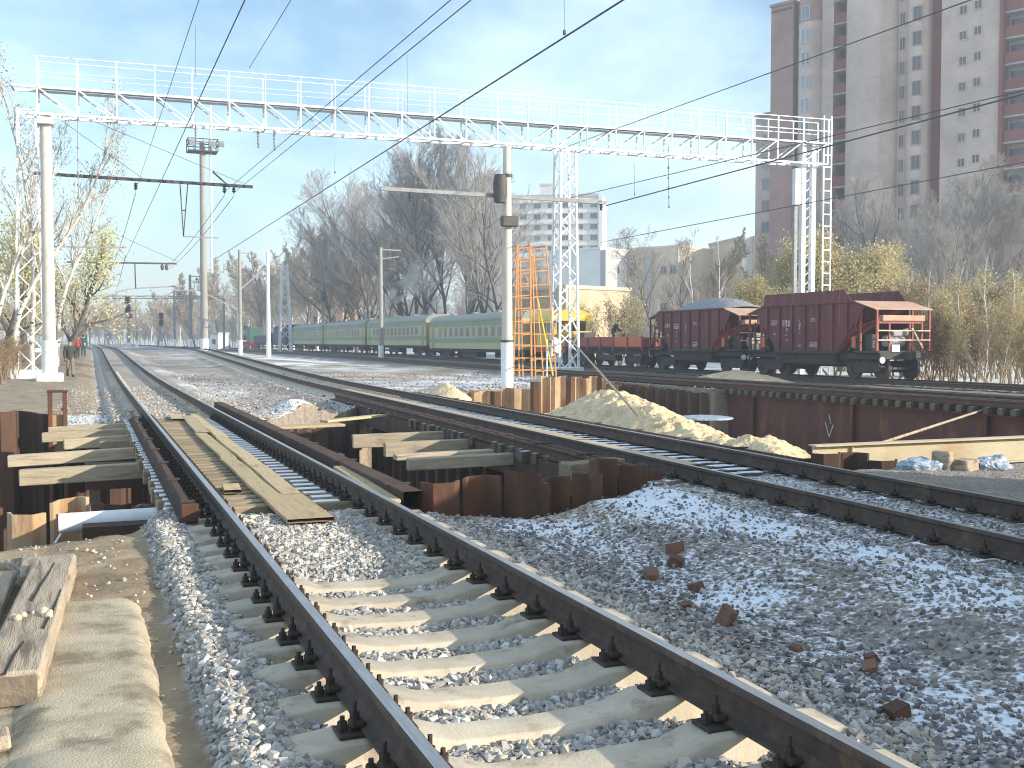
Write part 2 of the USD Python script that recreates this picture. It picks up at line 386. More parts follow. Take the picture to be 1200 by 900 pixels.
K['leaf_olive'] = look('leaf_olive', (0.44, 0.38, 0.19), (0.5, 0.43, 0.24), scale=1.2, rough=0.7, bump=0, trans=(0.42, 0.37, 0.18), vary=0.2)
K['dry_leaf'] = look('dry_leaf', (0.28, 0.19, 0.1), (0.34, 0.25, 0.14), scale=1.2, rough=0.8, bump=0, trans=(0.26, 0.18, 0.1), vary=0.2)


def brickwork(name, c1, c2, mortar, w=0.26, h=0.08):
    """Far-off brick wall: the courses run along z, on faces of any direction."""
    N = {'g': ('texture_coordinate', {}), 's': ('separate_xyz', {}), 'ad': ('math', {'math_type': 'add'}), 'c': ('combine_xyz', {}),
         'b': ('brick_texture', {'scale': 1.0, 'brick_width': w, 'row_height': h, 'mortar_size': 0.008, 'color1': c1, 'color2': c2, 'mortar': mortar, 'bias': 0.0}),
         'n': ('noise_texture', {'scale': 0.16, 'detail': 6, 'roughness': 0.65}), 'm': ('map_range', {'from_min': 0.25, 'from_max': 0.75, 'to_min': 0.7, 'to_max': 1.25}),
         'h': ('hsv', {}), 'p': ('principled_bsdf', {'roughness': 0.9, 'specular_ior_level': 0.2})}
    return usdkit.material(stage, f'/World/Looks/{name}', N, [('g.object', 's.vector'), ('s.x', 'ad.value1'), ('s.y', 'ad.value2'), ('ad.value', 'c.x'), ('s.z', 'c.y'), ('c.vector', 'b.vector'),
                                                              ('g.object', 'n.vector'), ('n.fac', 'm.value'), ('m.result', 'h.value'), ('b.color', 'h.color'), ('h.color', 'p.base_color')], surface='p.BSDF')


K['brick_pale'] = brickwork('tower_brick_pale', (0.52, 0.4, 0.34), (0.45, 0.345, 0.295), (0.49, 0.41, 0.37))
K['brick_pink'] = brickwork('tower_brick_pink', (0.37, 0.225, 0.19), (0.31, 0.185, 0.16), (0.35, 0.26, 0.235))
K['brick_red'] = brickwork('tower_brick_red', (0.2, 0.065, 0.06), (0.17, 0.06, 0.055), (0.2, 0.09, 0.085))
K['panel_white'] = look('panel_white', (0.72, 0.71, 0.67), (0.64, 0.63, 0.6), scale=0.4, rough=0.9, bump=0)
K['block_grey'] = look('block_grey', (0.62, 0.61, 0.59), (0.54, 0.535, 0.52), scale=0.4, rough=0.9, bump=0)
K['panel_grey'] = look('panel_grey', (0.4, 0.4, 0.4), (0.33, 0.33, 0.34), scale=0.4, rough=0.9, bump=0)
K['cream'] = look('cream_wall', (0.62, 0.52, 0.38), (0.55, 0.455, 0.33), scale=0.4, rough=0.9, bump=0)
K['tan'] = look('tan_wall', (0.56, 0.43, 0.29), (0.48, 0.365, 0.245), scale=0.4, rough=0.9, bump=0)
K['skin'] = look('skin', (0.5, 0.33, 0.25), rough=0.6, bump=0)
K['cloth_dark'] = look('cloth_dark', (0.035, 0.035, 0.04), (0.06, 0.055, 0.05), scale=8, rough=0.9, bump=0.2)
K['cloth_khaki'] = look('cloth_khaki', (0.2, 0.17, 0.12), (0.15, 0.125, 0.09), scale=8, rough=0.9, bump=0.2)
K['cloth_teal'] = look('cloth_teal', (0.03, 0.09, 0.1), (0.025, 0.065, 0.075), scale=8, rough=0.9, bump=0.2)
K['cloth_red'] = look('cloth_red', (0.3, 0.045, 0.05), rough=0.9, bump=0.2)
K['hair'] = look('hair_dark', (0.025, 0.02, 0.017), rough=0.8, bump=0)
K['stencil'] = look('stencil_white', (0.55, 0.5, 0.5), (0.42, 0.36, 0.36), scale=6, rough=0.8, bump=0)


# ---------------------------------------------------------------- terrain
def sstep(x, a, b):
    t = np.clip((np.asarray(x, float) - a) / (b - a), 0, 1)
    return t * t * (3 - 2 * t)


X1 = 2.0                                            # centre line of the nearest track


def X2(y):                                          # centre line of the middle track
    return np.interp(y, [-10, 8, 20, 40, 70, 120, 200, 420], [7.3, 7.88, 8.3, 8.95, 10.0, 11.2, 12.0, 12.4])


X3, X4 = 24.5, 32.2                                 # the bridged track beyond the pit, and the track with the train


def rise(x, y):
    return 1.0 * sstep(y, 38, 135) * (1 - 0.7 * sstep(x, 13, 22))


PIT = sg.Polygon([(-9, 10.3), (-0.9, 10.55), (-0.36, 10.8), (0.2, 11.25), (0.73, 11.85), (1.3, 11.95), (3.2, 11.35), (3.6, 10.95), (4.9, 10.85), (5.4, 11.1),
                  (6.1, 11.5), (6.85, 11.9), (9.3, 12.4), (9.9, 13.3), (10.6, 13.5), (12, 13.3), (23, 13.4), (27.2, 17.5), (27.2, 35.6), (22.5, 35.6), (22.4, 43.2),
                  (20.2, 40.5), (14.2, 40.3), (12, 37), (9.3, 32), (7.5, 30.5), (6.4, 29), (4.2, 26.4), (3.3, 25.9), (0.8, 26.1), (-0.6, 26.2), (-9, 25.6)])
shapely.prepare(PIT)


def ground_z(x, y, fine=True):
    """Ground height outside the pit."""
    x, y = np.asarray(x, float), np.asarray(y, float)
    z = np.full(np.broadcast(x, y).shape, -0.2)
    z = z + 0.06 * (fbm(x, y, 0.35, 3) - 0.5) * 2 + 0.1 * (1 - sstep(x, 0.7, 1.1)) * (1 - sstep(y, 10.5, 12.5))
    bed = 1 - sstep(np.abs(x - X1), 1.75, 2.7)                                   # ballast of the nearest track
    b1 = np.where(y < 20, -0.09, -0.035)
    b1 = b1 + 0.08 * sstep(y, 8.0, 8.7) * (1 - sstep(y, 11.2, 11.5)) * (1 - sstep(np.abs(x - X1), 0.62, 0.72))     # fill over the sleepers before the planks
    b1 = b1 + 0.075 * sstep(X1 - x, 0.98, 1.25) * (1 - sstep(X1 - x, 1.35, 1.55)) * (y < 20)                                                     # sleeper ends half buried on the left
    bed = bed * (1 - sstep(X1 - x, 1.4, 1.68))
    z = z * (1 - bed) + bed * b1
    dish = np.exp(-((np.abs(x - X1) - 0.8) / 0.2) ** 2) * 0.035 + 0.03 * np.exp(-((x - X1) / 0.4) ** 2)
    z = z - dish * (y < 12)
    x2 = X2(y)
    bed2 = 1 - sstep(np.abs(x - x2), 1.5, 2.3)
    z = z * (1 - bed2) + bed2 * np.where(y < 12.2, -0.022, -0.075)
    for xc in (X3, X4):
        b = 1 - sstep(np.abs(x - xc), 1.8, 3.2)
        z = z * (1 - b) + b * -0.04
    ridge = 0.24 * np.exp(-((x - 5.3) / 0.85) ** 2) * (1 - sstep(y, 8.5, 12)) + 0.16 * np.exp(-((x - 5.7) / 0.8) ** 2 - ((y - 10.8) / 0.9) ** 2)
    z = z + ridge
    z = z + 0.5 * np.exp(-((x - 5.0) / 0.75) ** 2 - ((y - 28.2) / 1.3) ** 2)      # small heap at the pit's far edge
    left = 1 - sstep(x, -0.6, 0.6)
    z = z + left * (0.25 * sstep(y, 27, 40) - 0.02)
    z = z + 0.05 * np.exp(-((x + 0.2) / 0.9) ** 2 - ((y - 10.3) / 1.0) ** 2)
    far = 1 - 0.8 * sstep(np.abs(x - 17), 0, 8) * 0
    rough = 0.05 * (fbm(x, y, 1.7, 8) - 0.5) * 2 * far
    if fine:
        rough = rough + 0.028 * (fbm(x, y, 7.0, 5, 3) - 0.5) * 2
    z = z + rough * (1 - 0.75 * bed) * (1 - 0.6 * bed2)
    return z + rise(x, y)


def spaced(*runs):
    out = []
    for a, b, s0, s1 in runs:      # from a to b, with the step growing from s0 to s1
        n = max(1, int(round((b - a) / ((s0 + s1) / 2))))
        t = np.linspace(0, 1, n + 1)[:-1]
        w = np.cumsum(np.interp(np.linspace(0, 1, n), [0, 1], [s0, s1])); w = np.concatenate([[0], w[:-1]]) / w[-1]
        out.append(a + (b - a) * w)
    return np.concatenate(out + [[runs[-1][1]]])


gx = spaced((-850, -60, 160, 8), (-60, -8, 5, 0.6), (-8, -1.2, 0.3, 0.1), (-1.2, 10.5, 0.075, 0.075), (10.5, 28, 0.12, 0.25), (28, 60, 0.4, 3), (60, 850, 6, 160))
gy = spaced((-280, -10, 70, 3), (-10, 2.0, 0.8, 0.15), (2.0, 15, 0.075, 0.09), (15, 45, 0.1, 0.3), (45, 140, 0.5, 3), (140, 1150, 5, 150))
GX, GY = np.meshgrid(gx, gy)
GZ = ground_z(GX, GY)
inpit = shapely.contains_xy(PIT, GX, GY)
GZ = np.where(inpit, -3.3 + 0.25 * fbm(GX, GY, 0.8, 4), GZ)
nx = len(gx)
ii, jj = np.meshgrid(np.arange(len(gy) - 1), np.arange(nx - 1), indexing='ij')
quads = np.stack([ii * nx + jj, ii * nx + jj + 1, (ii + 1) * nx + jj + 1, (ii + 1) * nx + jj], -1).reshape(-1, 4)
gv = np.stack([GX, GY, GZ], -1).reshape(-1, 3)

x, y = gv[:, 0], gv[:, 1]
n1, n2, n3 = fbm(x, y, 0.9, 11), fbm(x, y, 0.28, 12), fbm(x, y, 3.0, 13)
x2 = X2(y)
snow = 0.16 + 0 * x
snow = np.where((x > 3.75) & (x < x2 - 0.9) & (y < 13), 0.58 + 0.85 * (n1 - 0.5) - 0.2 * np.exp(-((x - 5.0) / 0.5) ** 2) + 0.06 * sstep(x, 5, 6.4) - 0.25 * (1 - sstep(x, 3.75, 4.3)), snow)
snow = np.where((x > 3.5) & (x < x2 - 1.6) & (y > 25), 0.34 + 0.9 * (n2 - 0.5) + 0.3 * np.exp(-((x - 5.0) / 1.0) ** 2 - ((y - 28.2) / 2) ** 2), snow)
snow = np.where((x > x2 + 1.5) & (x < X3 - 2.0) & (y > 30), 0.42 + 1.0 * (n2 - 0.5), snow)
snow = np.where((x > -0.7) & (x < 0.7) & (y > 25.5) & (y < 31), 0.52, snow)
snow = np.where(x > X4 + 3, 0.52, snow)
snow = np.where((x < 0.4) & (y < 12), 0.03, snow)
snow = np.where(np.abs(x - x2) < 1.6, 0.42, snow)
snow = np.where((np.abs(x - X1) < 1.5), 0.12, snow)
snow = np.where((np.abs(x - 26) < 4), 0.3, snow)
snow = np.where((x < -2) & (y > 31), 0.1, snow)
edge = shapely.distance(shapely.points(np.column_stack([x, y])), PIT.exterior) if False else None
dirt = 0.4 + 0.6 * (n1 - 0.5)
dirt = np.where((np.abs(x - X1) < 2.0) & (y < 11), 0.0, dirt)
dirt = np.where((np.abs(x - X1) < 1.9) & (y > 25), 0.4, dirt)
dirt = np.where((x < 0.5 + 0.3 * (n3 - 0.5)) & (y < 13), 1.0, dirt)
dirt = np.where((x > 3.75) & (x < x2 - 0.9) & (y < 13), 0.18 + 0.35 * (n3 - 0.4) + 0.35 * np.exp(-((x - 5.2) / 0.6) ** 2) * sstep(n1, 0.35, 0.6) + 0.75 * sstep(y, 9.0, 10.4), dirt)
dirt = np.where((x < 0.2) & (y > 26), 0.75, dirt)
dirt = np.where(x > X4 + 3, 0.8, dirt)
dirt = np.where((x > x2 + 1.5) & (x < X3 - 2) & (y > 30), 0.75, dirt)
dirt = np.where(inpit.ravel(), 0.9, dirt)
pale = np.where((np.abs(x - X1) < 1.95), 1.0, 0.35)
pale = np.where((x > 3.3) & (x < x2 - 1) & (y < 13), 0.32, pale)
pale = np.where(np.abs(x - 28) < 8, 0.1, pale)
snow = np.where(inpit.ravel(), 0.0, snow)
zone = np.stack([snow, dirt, pale], 1)

gmat = usdkit.material(stage, '/World/Looks/ground_look', {
    'a': ('attribute', {'attribute': 'zone'}), 's': ('separate_xyz', {}), 'g': ('geometry', {}),
    'v': ('voronoi_texture', {'scale': 26.0}), 'vb': ('voronoi_texture', {'scale': 9.0}),
    'rv': ('rgb_to_bw', {}), 'rl': ('rgb_ramp', {'ramp': [(0, (0.2, 0.2, 0.2)), (0.5, (0.4, 0.395, 0.385)), (1, (0.6, 0.585, 0.56))]}),
    'rd': ('rgb_ramp', {'ramp': [(0, (0.095, 0.088, 0.09)), (0.45, (0.17, 0.155, 0.15)), (0.8, (0.25, 0.22, 0.2)), (1, (0.34, 0.28, 0.24))]}),
    'm1': ('mix_color', {}),
    'nd': ('noise_texture', {'scale': 1.3, 'detail': 8, 'roughness': 0.68}), 'rdirt': ('rgb_ramp', {'ramp': [(0, (0.12, 0.09, 0.06)), (0.4, (0.21, 0.155, 0.1)), (0.6, (0.33, 0.25, 0.16)), (1, (0.44, 0.34, 0.22))]}),
    'm2': ('mix_color', {}), 'nf': ('noise_texture', {'scale': 12.0, 'detail': 7, 'roughness': 0.72}), 'sub': ('math', {'math_type': 'add'}),
    'nz': ('separate_xyz', {}), 'mulz': ('math', {'math_type': 'multiply'}),
    'vs': ('math', {'math_type': 'multiply_add', 'value2': 0.55, 'value3': -0.25}), 'sv': ('math', {'math_type': 'add'}),
    'ms': ('map_range', {'from_min': 0.9, 'from_max': 1.1, 'clamp': True}), 'm3': ('mix_color', {'b': (0.76, 0.79, 0.84)}),
    'dn': ('map_range', {'from_min': 0.25, 'from_max': 0.6, 'clamp': True}), 'addd': ('math', {'math_type': 'multiply_add', 'value2': 0.7, 'value3': -0.35}), 'da': ('math', {'math_type': 'add', 'use_clamp': True}),
    'inv': ('math', {'math_type': 'multiply_add', 'value2': -1.0, 'value3': 1.0}), 'hs': ('math', {'math_type': 'add'}),
    'wd': ('math', {'math_type': 'multiply_add', 'value2': -0.85, 'value3': 1.0}), 'hm': ('math', {'math_type': 'multiply'}),
    'b': ('bump', {'strength': 0.8, 'distance': 0.03}), 'p': ('principled_bsdf', {'roughness': 0.95, 'specular_ior_level': 0.2})},
    [('a.vector', 's.vector'), ('g.position', 'v.vector'), ('g.position', 'vb.vector'), ('v.color', 'rv.color'), ('rv.val', 'rl.fac'), ('rv.val', 'rd.fac'),
     ('s.z', 'm1.fac'), ('rd.color', 'm1.a'), ('rl.color', 'm1.b'), ('g.position', 'nd.vector'), ('nd.fac', 'rdirt.fac'),
     ('g.position', 'nf.vector'), ('nf.fac', 'addd.value1'), ('s.y', 'da.value1'), ('addd.value', 'da.value2'), ('da.value', 'm2.fac'),
     ('m1.result', 'm2.a'), ('rdirt.color', 'm2.b'), ('g.true_normal', 'nz.vector'), ('nf.fac', 'sub.value1'), ('s.x', 'sub.value2'), ('v.distance', 'vs.value1'), ('sub.value', 'sv.value1'), ('vs.value', 'sv.value2'), ('sv.value', 'mulz.value1'), ('nz.z', 'mulz.value2'),
     ('mulz.value', 'ms.value'), ('ms.result', 'm3.fac'), ('m2.result', 'm3.a'), ('m3.result', 'p.base_color'),
     ('v.distance', 'inv.value1'), ('inv.value', 'hs.value1'), ('nf.fac', 'hs.value2'), ('da.value', 'wd.value1'), ('wd.value', 'hm.value1'), ('hs.value', 'hm.value2'), ('hm.value', 'b.height'), ('b.normal', 'p.normal')], surface='p.BSDF')
gm = usdkit.mesh(stage, '/World/ground', (gv, quads), gmat, smooth=True)
UsdGeom.PrimvarsAPI(gm).CreatePrimvar('zone', Sdf.ValueTypeNames.Float3Array, 'vertex').Set(Vt.Vec3fArray.FromNumpy(zone.astype(np.float32)))
tag('/World/ground', label='railway ground of gravel, dirt and thin snow with a long pit dug across it', kind='structure')


# ---------------------------------------------------------------- tracks
def rail_profile(dx=0.0):
    h = [(-0.075, 0.02), (0.075, 0.02), (0.075, 0.031), (0.02, 0.048), (0.009, 0.062), (0.009, 0.150), (0.016, 0.158), (0.037, 0.166), (0.0375, 0.192), (0.033, 0.2)]
    h = h + [(-a, b) for a, b in h[::-1][:-1]]
    return [(a + dx, b) for a, b in h]


def clip_mesh(c, along=(0, 1)):
    """The two bolted clips and the plate that hold a rail on a sleeper; c is on the sleeper under the rail's middle."""
    m = MB()
    cx, cy, cz = c
    m.cbox((cx, cy, cz + 0.009), (0.37, 0.16, 0.02), 0.005)
    for s in (-1, 1):
        m.cbox((cx + s * 0.088, cy, cz + 0.045), (0.07, 0.085, 0.034), 0.01)
        m.lathe([(0.0, 0.15), (0.011, 0.15), (0.011, 0.1), (0.023, 0.1), (0.023, 0.066), (0.03, 0.06)], (cx + s * 0.098, cy, cz), 6)
        m.lathe([(0.0, 0.085), (0.012, 0.085), (0.012, 0.06), (0.024, 0.06), (0.024, 0.02)], (cx + s * 0.155, cy, cz), 6)
    return m


def concrete_sleeper(xc, yc, z=0.0, rz=0.0, rng=random):
    """A concrete sleeper: sloped rail seats, low middle, ends falling away."""
    xs = [-1.36, -1.3, -1.1, -0.98, -0.6, -0.42, 0.0, 0.42, 0.6, 0.98, 1.1, 1.3, 1.36]
    zs = [-0.075, -0.035, -0.012, 0.0, 0.0, -0.055, -0.068, -0.055, 0.0, 0.0, -0.012, -0.035, -0.075]
    v = []
    for a, t in zip(xs, zs):
        wt = 0.122 if abs(a) > 0.5 else 0.112
        wb = 0.168
        for b, q in ((-wb, -0.2), (-wt - 0.012, t - 0.018), (-wt + 0.008, t), (wt - 0.008, t), (wt + 0.012, t - 0.018), (wb, -0.2)):
            v.append((a, b + 0.003 * rng.uniform(-1, 1), q + 0.003 * rng.uniform(-1, 1)))
    v = np.array(v); m = 6; k = len(xs)
    f = []
    for i in range(k - 1):
        for j in range(m):
            f.append([i * m + j, i * m + (j + 1) % m, (i + 1) * m + (j + 1) % m, (i + 1) * m + j])
    f = np.array(f)[:, ::-1]
    tri = [[0, 1, 2], [0, 2, 3], [0, 3, 4], [0, 4, 5]]
    tri = np.array(tri)
    f = np.vstack([f[:, [0, 1, 2]], f[:, [0, 2, 3]], tri, tri[:, ::-1] + (k - 1) * m])
    c, s = math.cos(rz), math.sin(rz)
    v = np.column_stack([v[:, 0] * c - v[:, 1] * s + xc, v[:, 0] * s + v[:, 1] * c + yc, v[:, 2] + z])
    return MB().add(v, f)


def timber_sleeper(xc, yc, length, w=0.21, h=0.18, rz=0.0, z=0.0):
    return MB().cbox((xc, yc, z - h / 2), (length, w, h), 0.012, rz=rz)


def rail_on(t, path, label=None):
    r = part(t, 'rail', MB().sweep(rail_profile(), path), K['rail_side'], smooth=35, label=label)
    top = [(-0.029, 0.2008), (0.029, 0.2008), (0.029, 0.2022), (-0.029, 0.2022)]
    part(r, 'running_surface', MB().sweep(top, path), K['rail_top'])
    return r


def line(xf, off, y0, y1, step0=0.5, step1=8.0):
    ys = spaced((y0, y1, step0, step1))
    xc = np.array([xf(q) for q in ys])
    dx = np.gradient(xc, ys)
    px_, py_ = xc + off / np.sqrt(1 + dx * dx), ys - off * dx / np.sqrt(1 + dx * dx)
    return np.column_stack([px_, py_, rise(px_, py_)])


R = random.Random(7)
# the nearest track: concrete sleepers, then close timbers over the pit, then ballast to the sleeper tops
t1 = thing('railway_track', 'nearest railway track with worn rails on pale concrete sleepers', 'railway track', (X1, 6, 0), group=None)
f1 = lambda q: X1 + 0 * q
for off in (-0.795, 0.795):
    rail_on(t1, line(f1, off, 0.4, 420, 0.8, 10))
Y1 = [2.05 + 0.543 * k + R.uniform(-0.02, 0.02) for k in range(18)]
SLEEP1 = []
for yy in Y1:
    dx = R.uniform(-0.03, 0.03)
    s_ = part(t1, 'concrete_sleeper', concrete_sleeper(X1 + dx, yy, 0, R.uniform(-0.012, 0.012), R), K['sleeper'], smooth=40)
    SLEEP1.append(yy)
    for off in (-0.795, 0.795):
        part(s_, 'rail_clip', clip_mesh((X1 + off, yy, 0)), K['clip'])
yy = 11.95
while yy < 26.2:
    s_ = part(t1, 'timber_sleeper', timber_sleeper(X1 + R.uniform(-0.03, 0.03), yy, 2.56 + R.uniform(-0.06, 0.06), rz=R.uniform(-0.01, 0.01)), K['bridge_timber'])
    part(s_, 'snow_patch', MB().cbox((0.78 + R.uniform(-0.02, 0.02), yy, 0.006), (0.11 + R.uniform(-0.03, 0.05), 0.15, 0.018), 0.006).cbox((1.02, yy, 0.003), (0.12, 0.15, 0.01), 0.004).cbox((2.48 + R.uniform(-0.03, 0.1), yy, 0.003), (0.35, 0.15, 0.009), 0.004), K['snow'])
    c_ = clip_mesh((X1 - 0.795, yy, 0)); c2 = clip_mesh((X1 + 0.795, yy, 0))
    part(s_, 'rail_clip', c_, K['clip']); part(s_, 'rail_clip', c2, K['clip'])
    yy += 0.37
m = MB()
for k in range(70):
    yy = 26.6 + 0.543 * k
    m.tm(trimesh.Trimesh(*concrete_sleeper(X1, yy, float(rise(X1, yy)) - 0.012, 0, R).arrays(), process=False))
tag(part(t1, 'far_sleepers', m, K['sleeper']), kind='stuff')
# rail bundles that carry the track over the pit
def bundle(t, path, offs, zoff, mat, nclamp=8, name='rail_bundle'):
    m = MB()
    p = np.array(path, float); p[:, 2] += zoff
    for o in offs:
        m.sweep(rail_profile(o), p)
    b = part(t, name, m, mat, smooth=35)
    for k in range(nclamp):
        i = k / max(1, nclamp - 1) * (len(p) - 1.001); j = int(i); q = p[j] * (1 - i + j) + p[j + 1] * (i - j)
        d = p[j + 1] - p[j]
        part(b, 'clamp', MB().box(q + [np.mean(offs), 0, 0.005], (max(offs) - min(offs) + 0.2, 0.07, 0.03), rz=math.atan2(-d[0], d[1])).box(q + [np.mean(offs), 0, 0.214], (max(offs) - min(offs) + 0.14, 0.06, 0.02), rz=math.atan2(-d[0], d[1])), K['clip'])
    return b


bundle(t1, line(f1, -1.12, 11.0, 25.9, 0.7, 0.7), (0.0,), 0.0, K['rust_dark'], 9)
b = part(t1, 'bundle_beam', MB().sweep([(-0.11, 0.0), (0.11, 0.0), (0.11, 0.19), (0.1, 0.2), (-0.1, 0.2), (-0.11, 0.19)], line(f1, 1.2, 10.95, 29.5, 0.7, 0.7)), K['rust_dark'])
for k in range(7):
    part(b, 'clamp', MB().cbox((X1 + 1.2, 11.6 + 2.6 * k, 0.203), (0.3, 0.07, 0.02), 0.004), K['clip'])
part(t1, 'bundle_end_plate', MB().cbox((0.9, 10.97, 0.1), (0.17, 0.04, 0.19), 0.01), K['rust'])
part(t1, 'cross_bearer', MB().bx(-0.1, 4.2, 12.3, 12.6, -0.62, -0.2).bx(-0.1, 4.2, 18.7, 19.0, -0.62, -0.2).bx(-0.1, 4.2, 25.3, 25.6, -0.62, -0.2), K['rust_dark'])

# the middle track
t2 = thing('railway_track', 'middle railway track on dark timbers with a long pale plank between its rails', 'railway track', (8, 12, 0))
for off in (-0.795, 0.795):
    rail_on(t2, line(X2, off, 1.0, 420, 0.8, 10))
yy = 3.2
while yy < 12.2:
    xc = float(X2(yy))
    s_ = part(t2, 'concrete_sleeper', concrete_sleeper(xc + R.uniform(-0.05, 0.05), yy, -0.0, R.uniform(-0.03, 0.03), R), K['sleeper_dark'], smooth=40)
    for off in (-0.795, 0.795):
        part(s_, 'rail_clip', clip_mesh((xc + off, yy, 0)), K['clip'])
    yy += 0.6
yy = 12.45
while yy < 31.5:
    xc = float(X2(yy))
    s_ = part(t2, 'timber_sleeper', timber_sleeper(xc + R.uniform(-0.05, 0.05), yy, 2.9 + R.uniform(-0.1, 0.2), rz=R.uniform(-0.012, 0.012) - 0.03), K['dark_timber'])
    part(s_, 'snow_patch', MB().cbox((xc + 0.42 + R.uniform(-0.05, 0.05), yy, 0.003), (0.34, 0.13, 0.009), 0.004).cbox((xc - 1.25, yy, 0.003), (0.2, 0.14, 0.012), 0.005), K['snow'])
    yy += 0.42
m = MB()
for k in range(150):
    yy = 32.0 + 0.543 * k; xc = float(X2(yy))
    m.tm(trimesh.Trimesh(*concrete_sleeper(xc, yy, float(rise(xc, yy)) - 0.005, 0, R).arrays(), process=False))
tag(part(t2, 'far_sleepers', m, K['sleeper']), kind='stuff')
bundle(t2, line(X2, -1.32, 12.35, 34, 0.7, 0.9), (-0.08, 0.08), -0.06, K['rust_dark'], 12)
bundle(t2, line(X2, 1.28, 12.4, 34, 0.7, 0.9), (-0.08, 0.08), -0.06, K['rust_dark'], 12)
part(t2, 'bundle_beam', MB().sweep([(-0.13, -0.5), (0.13, -0.5), (0.13, -0.06), (-0.13, -0.06)], line(X2, -1.34, 12.9, 33, 0.9, 0.9)), K['rust_dark'])
for k, (ya, yb) in enumerate(((13.2, 17.3), (17.35, 22.0), (22.06, 27.4), (27.45, 33.0), (33.1, 39.5))):
    p = line(X2, -0.1 + 0.05 * (k % 2), ya, yb, 0.8, 0.8)
    p[:, 2] += 0.002 + 0.004 * (k % 2)
    solo('walkway_plank', MB().sweep([(-0.2, 0.0), (0.2, 0.0), (0.2, 0.045), (-0.2, 0.045)], p), K['plank'],
         'long pale plank between the rails of the middle track, ' + ('nearest of five', 'second of five', 'third of five', 'fourth of five', 'farthest of five')[k], 'plank', 'planks along the middle track')
# the two tracks beyond the pit
t3 = thing('railway_track', 'third railway track, carried over the pit by the long dark red steel girder', 'railway track', (X3, 30, 0))
for off in (-0.795, 0.795):
    rail_on(t3, line(lambda q: X3 + 0 * q, off, 4, 420, 2, 14))
m = MB(); yy = 6.0; n = 0
while yy < 120:
    if 17.6 < yy < 36 and n < 280:
        s_ = part(t3, 'timber_sleeper', timber_sleeper(X3, yy, 3.1 + R.uniform(-0.1, 0.12)), K['dark_timber']); n += 1
    else:
        m.cbox((X3, yy, float(rise(X3, yy)) - 0.09), (2.7, 0.22, 0.18), 0.01)
    yy += 0.5 if yy < 60 else 0.6
tag(part(t3, 'far_sleepers', m, K['dark_timber']), kind='stuff')
bundle(t3, line(lambda q: X3 + 0 * q, -1.28, 15, 52, 1.2, 1.2), (-0.08, 0.08), 0.0, K['rust_dark'], 8)
bundle(t3, line(lambda q: X3 + 0 * q, 1.28, 15, 52, 1.2, 1.2), (-0.08, 0.08), 0.0, K['rust_dark'], 8)
t4 = thing('railway_track', 'far railway track under the standing train', 'railway track', (X4, 40, 0))
for off in (-0.795, 0.795):
    rail_on(t4, line(lambda q: X4 + 0 * q, off, 6, 420, 2, 14))
m = MB(); yy = 6.0
while yy < 130:
    m.cbox((X4, yy, float(rise(X4, yy)) - 0.09), (2.7, 0.24, 0.18), 0.01)
    yy += 0.55
tag(part(t4, 'far_sleepers', m, K['dark_timber']), kind='stuff')
# plate girder of the third track
g = thing('bridge_girder', 'long dark red riveted plate girder under the third track at the pit', 'girder', (X3 - 1.3, 26, -2))
part(g, 'web', MB().bx(X3 - 1.245, X3 - 1.215, 15.2, 36.2, -1.95, -0.24), K['girder'])
part(g, 'flange', MB().bx(X3 - 1.42, X3 - 1.06, 15.2, 36.2, -0.235, -0.19), K['girder'])
part(g, 'flange', MB().bx(X3 - 1.42, X3 - 1.06, 15.2, 36.2, -2.0, -1.955), K['girder'])
for k in range(4):
    part(g, 'stiffener', MB().bx(X3 - 1.4, X3 - 1.25, 17.0 + 5.6 * k, 17.1 + 5.6 * k, -1.95, -0.24), K['girder'])
part(g, 'far_web', MB().bx(X3 + 1.215, X3 + 1.245, 15.2, 36.2, -1.95, -0.2), K['girder'])
q = at_x(972, 503, X3 - 1.25)
part(g, 'chalk_mark', MB().bar(q + [-0.004, 0.22, 0.22], q + [-0.004, 0.0, -0.26], 0.035, 0.01, up=(1, 0, 0)).bar(q + [-0.004, -0.2, 0.16], q + [-0.006, 0.0, -0.26], 0.035, 0.01, up=(1, 0, 0)).bar(q + [-0.004, 0.02, 0.5], q + [-0.004, -0.08, 0.2], 0.03, 0.01, up=(1, 0, 0)), K['stencil'])


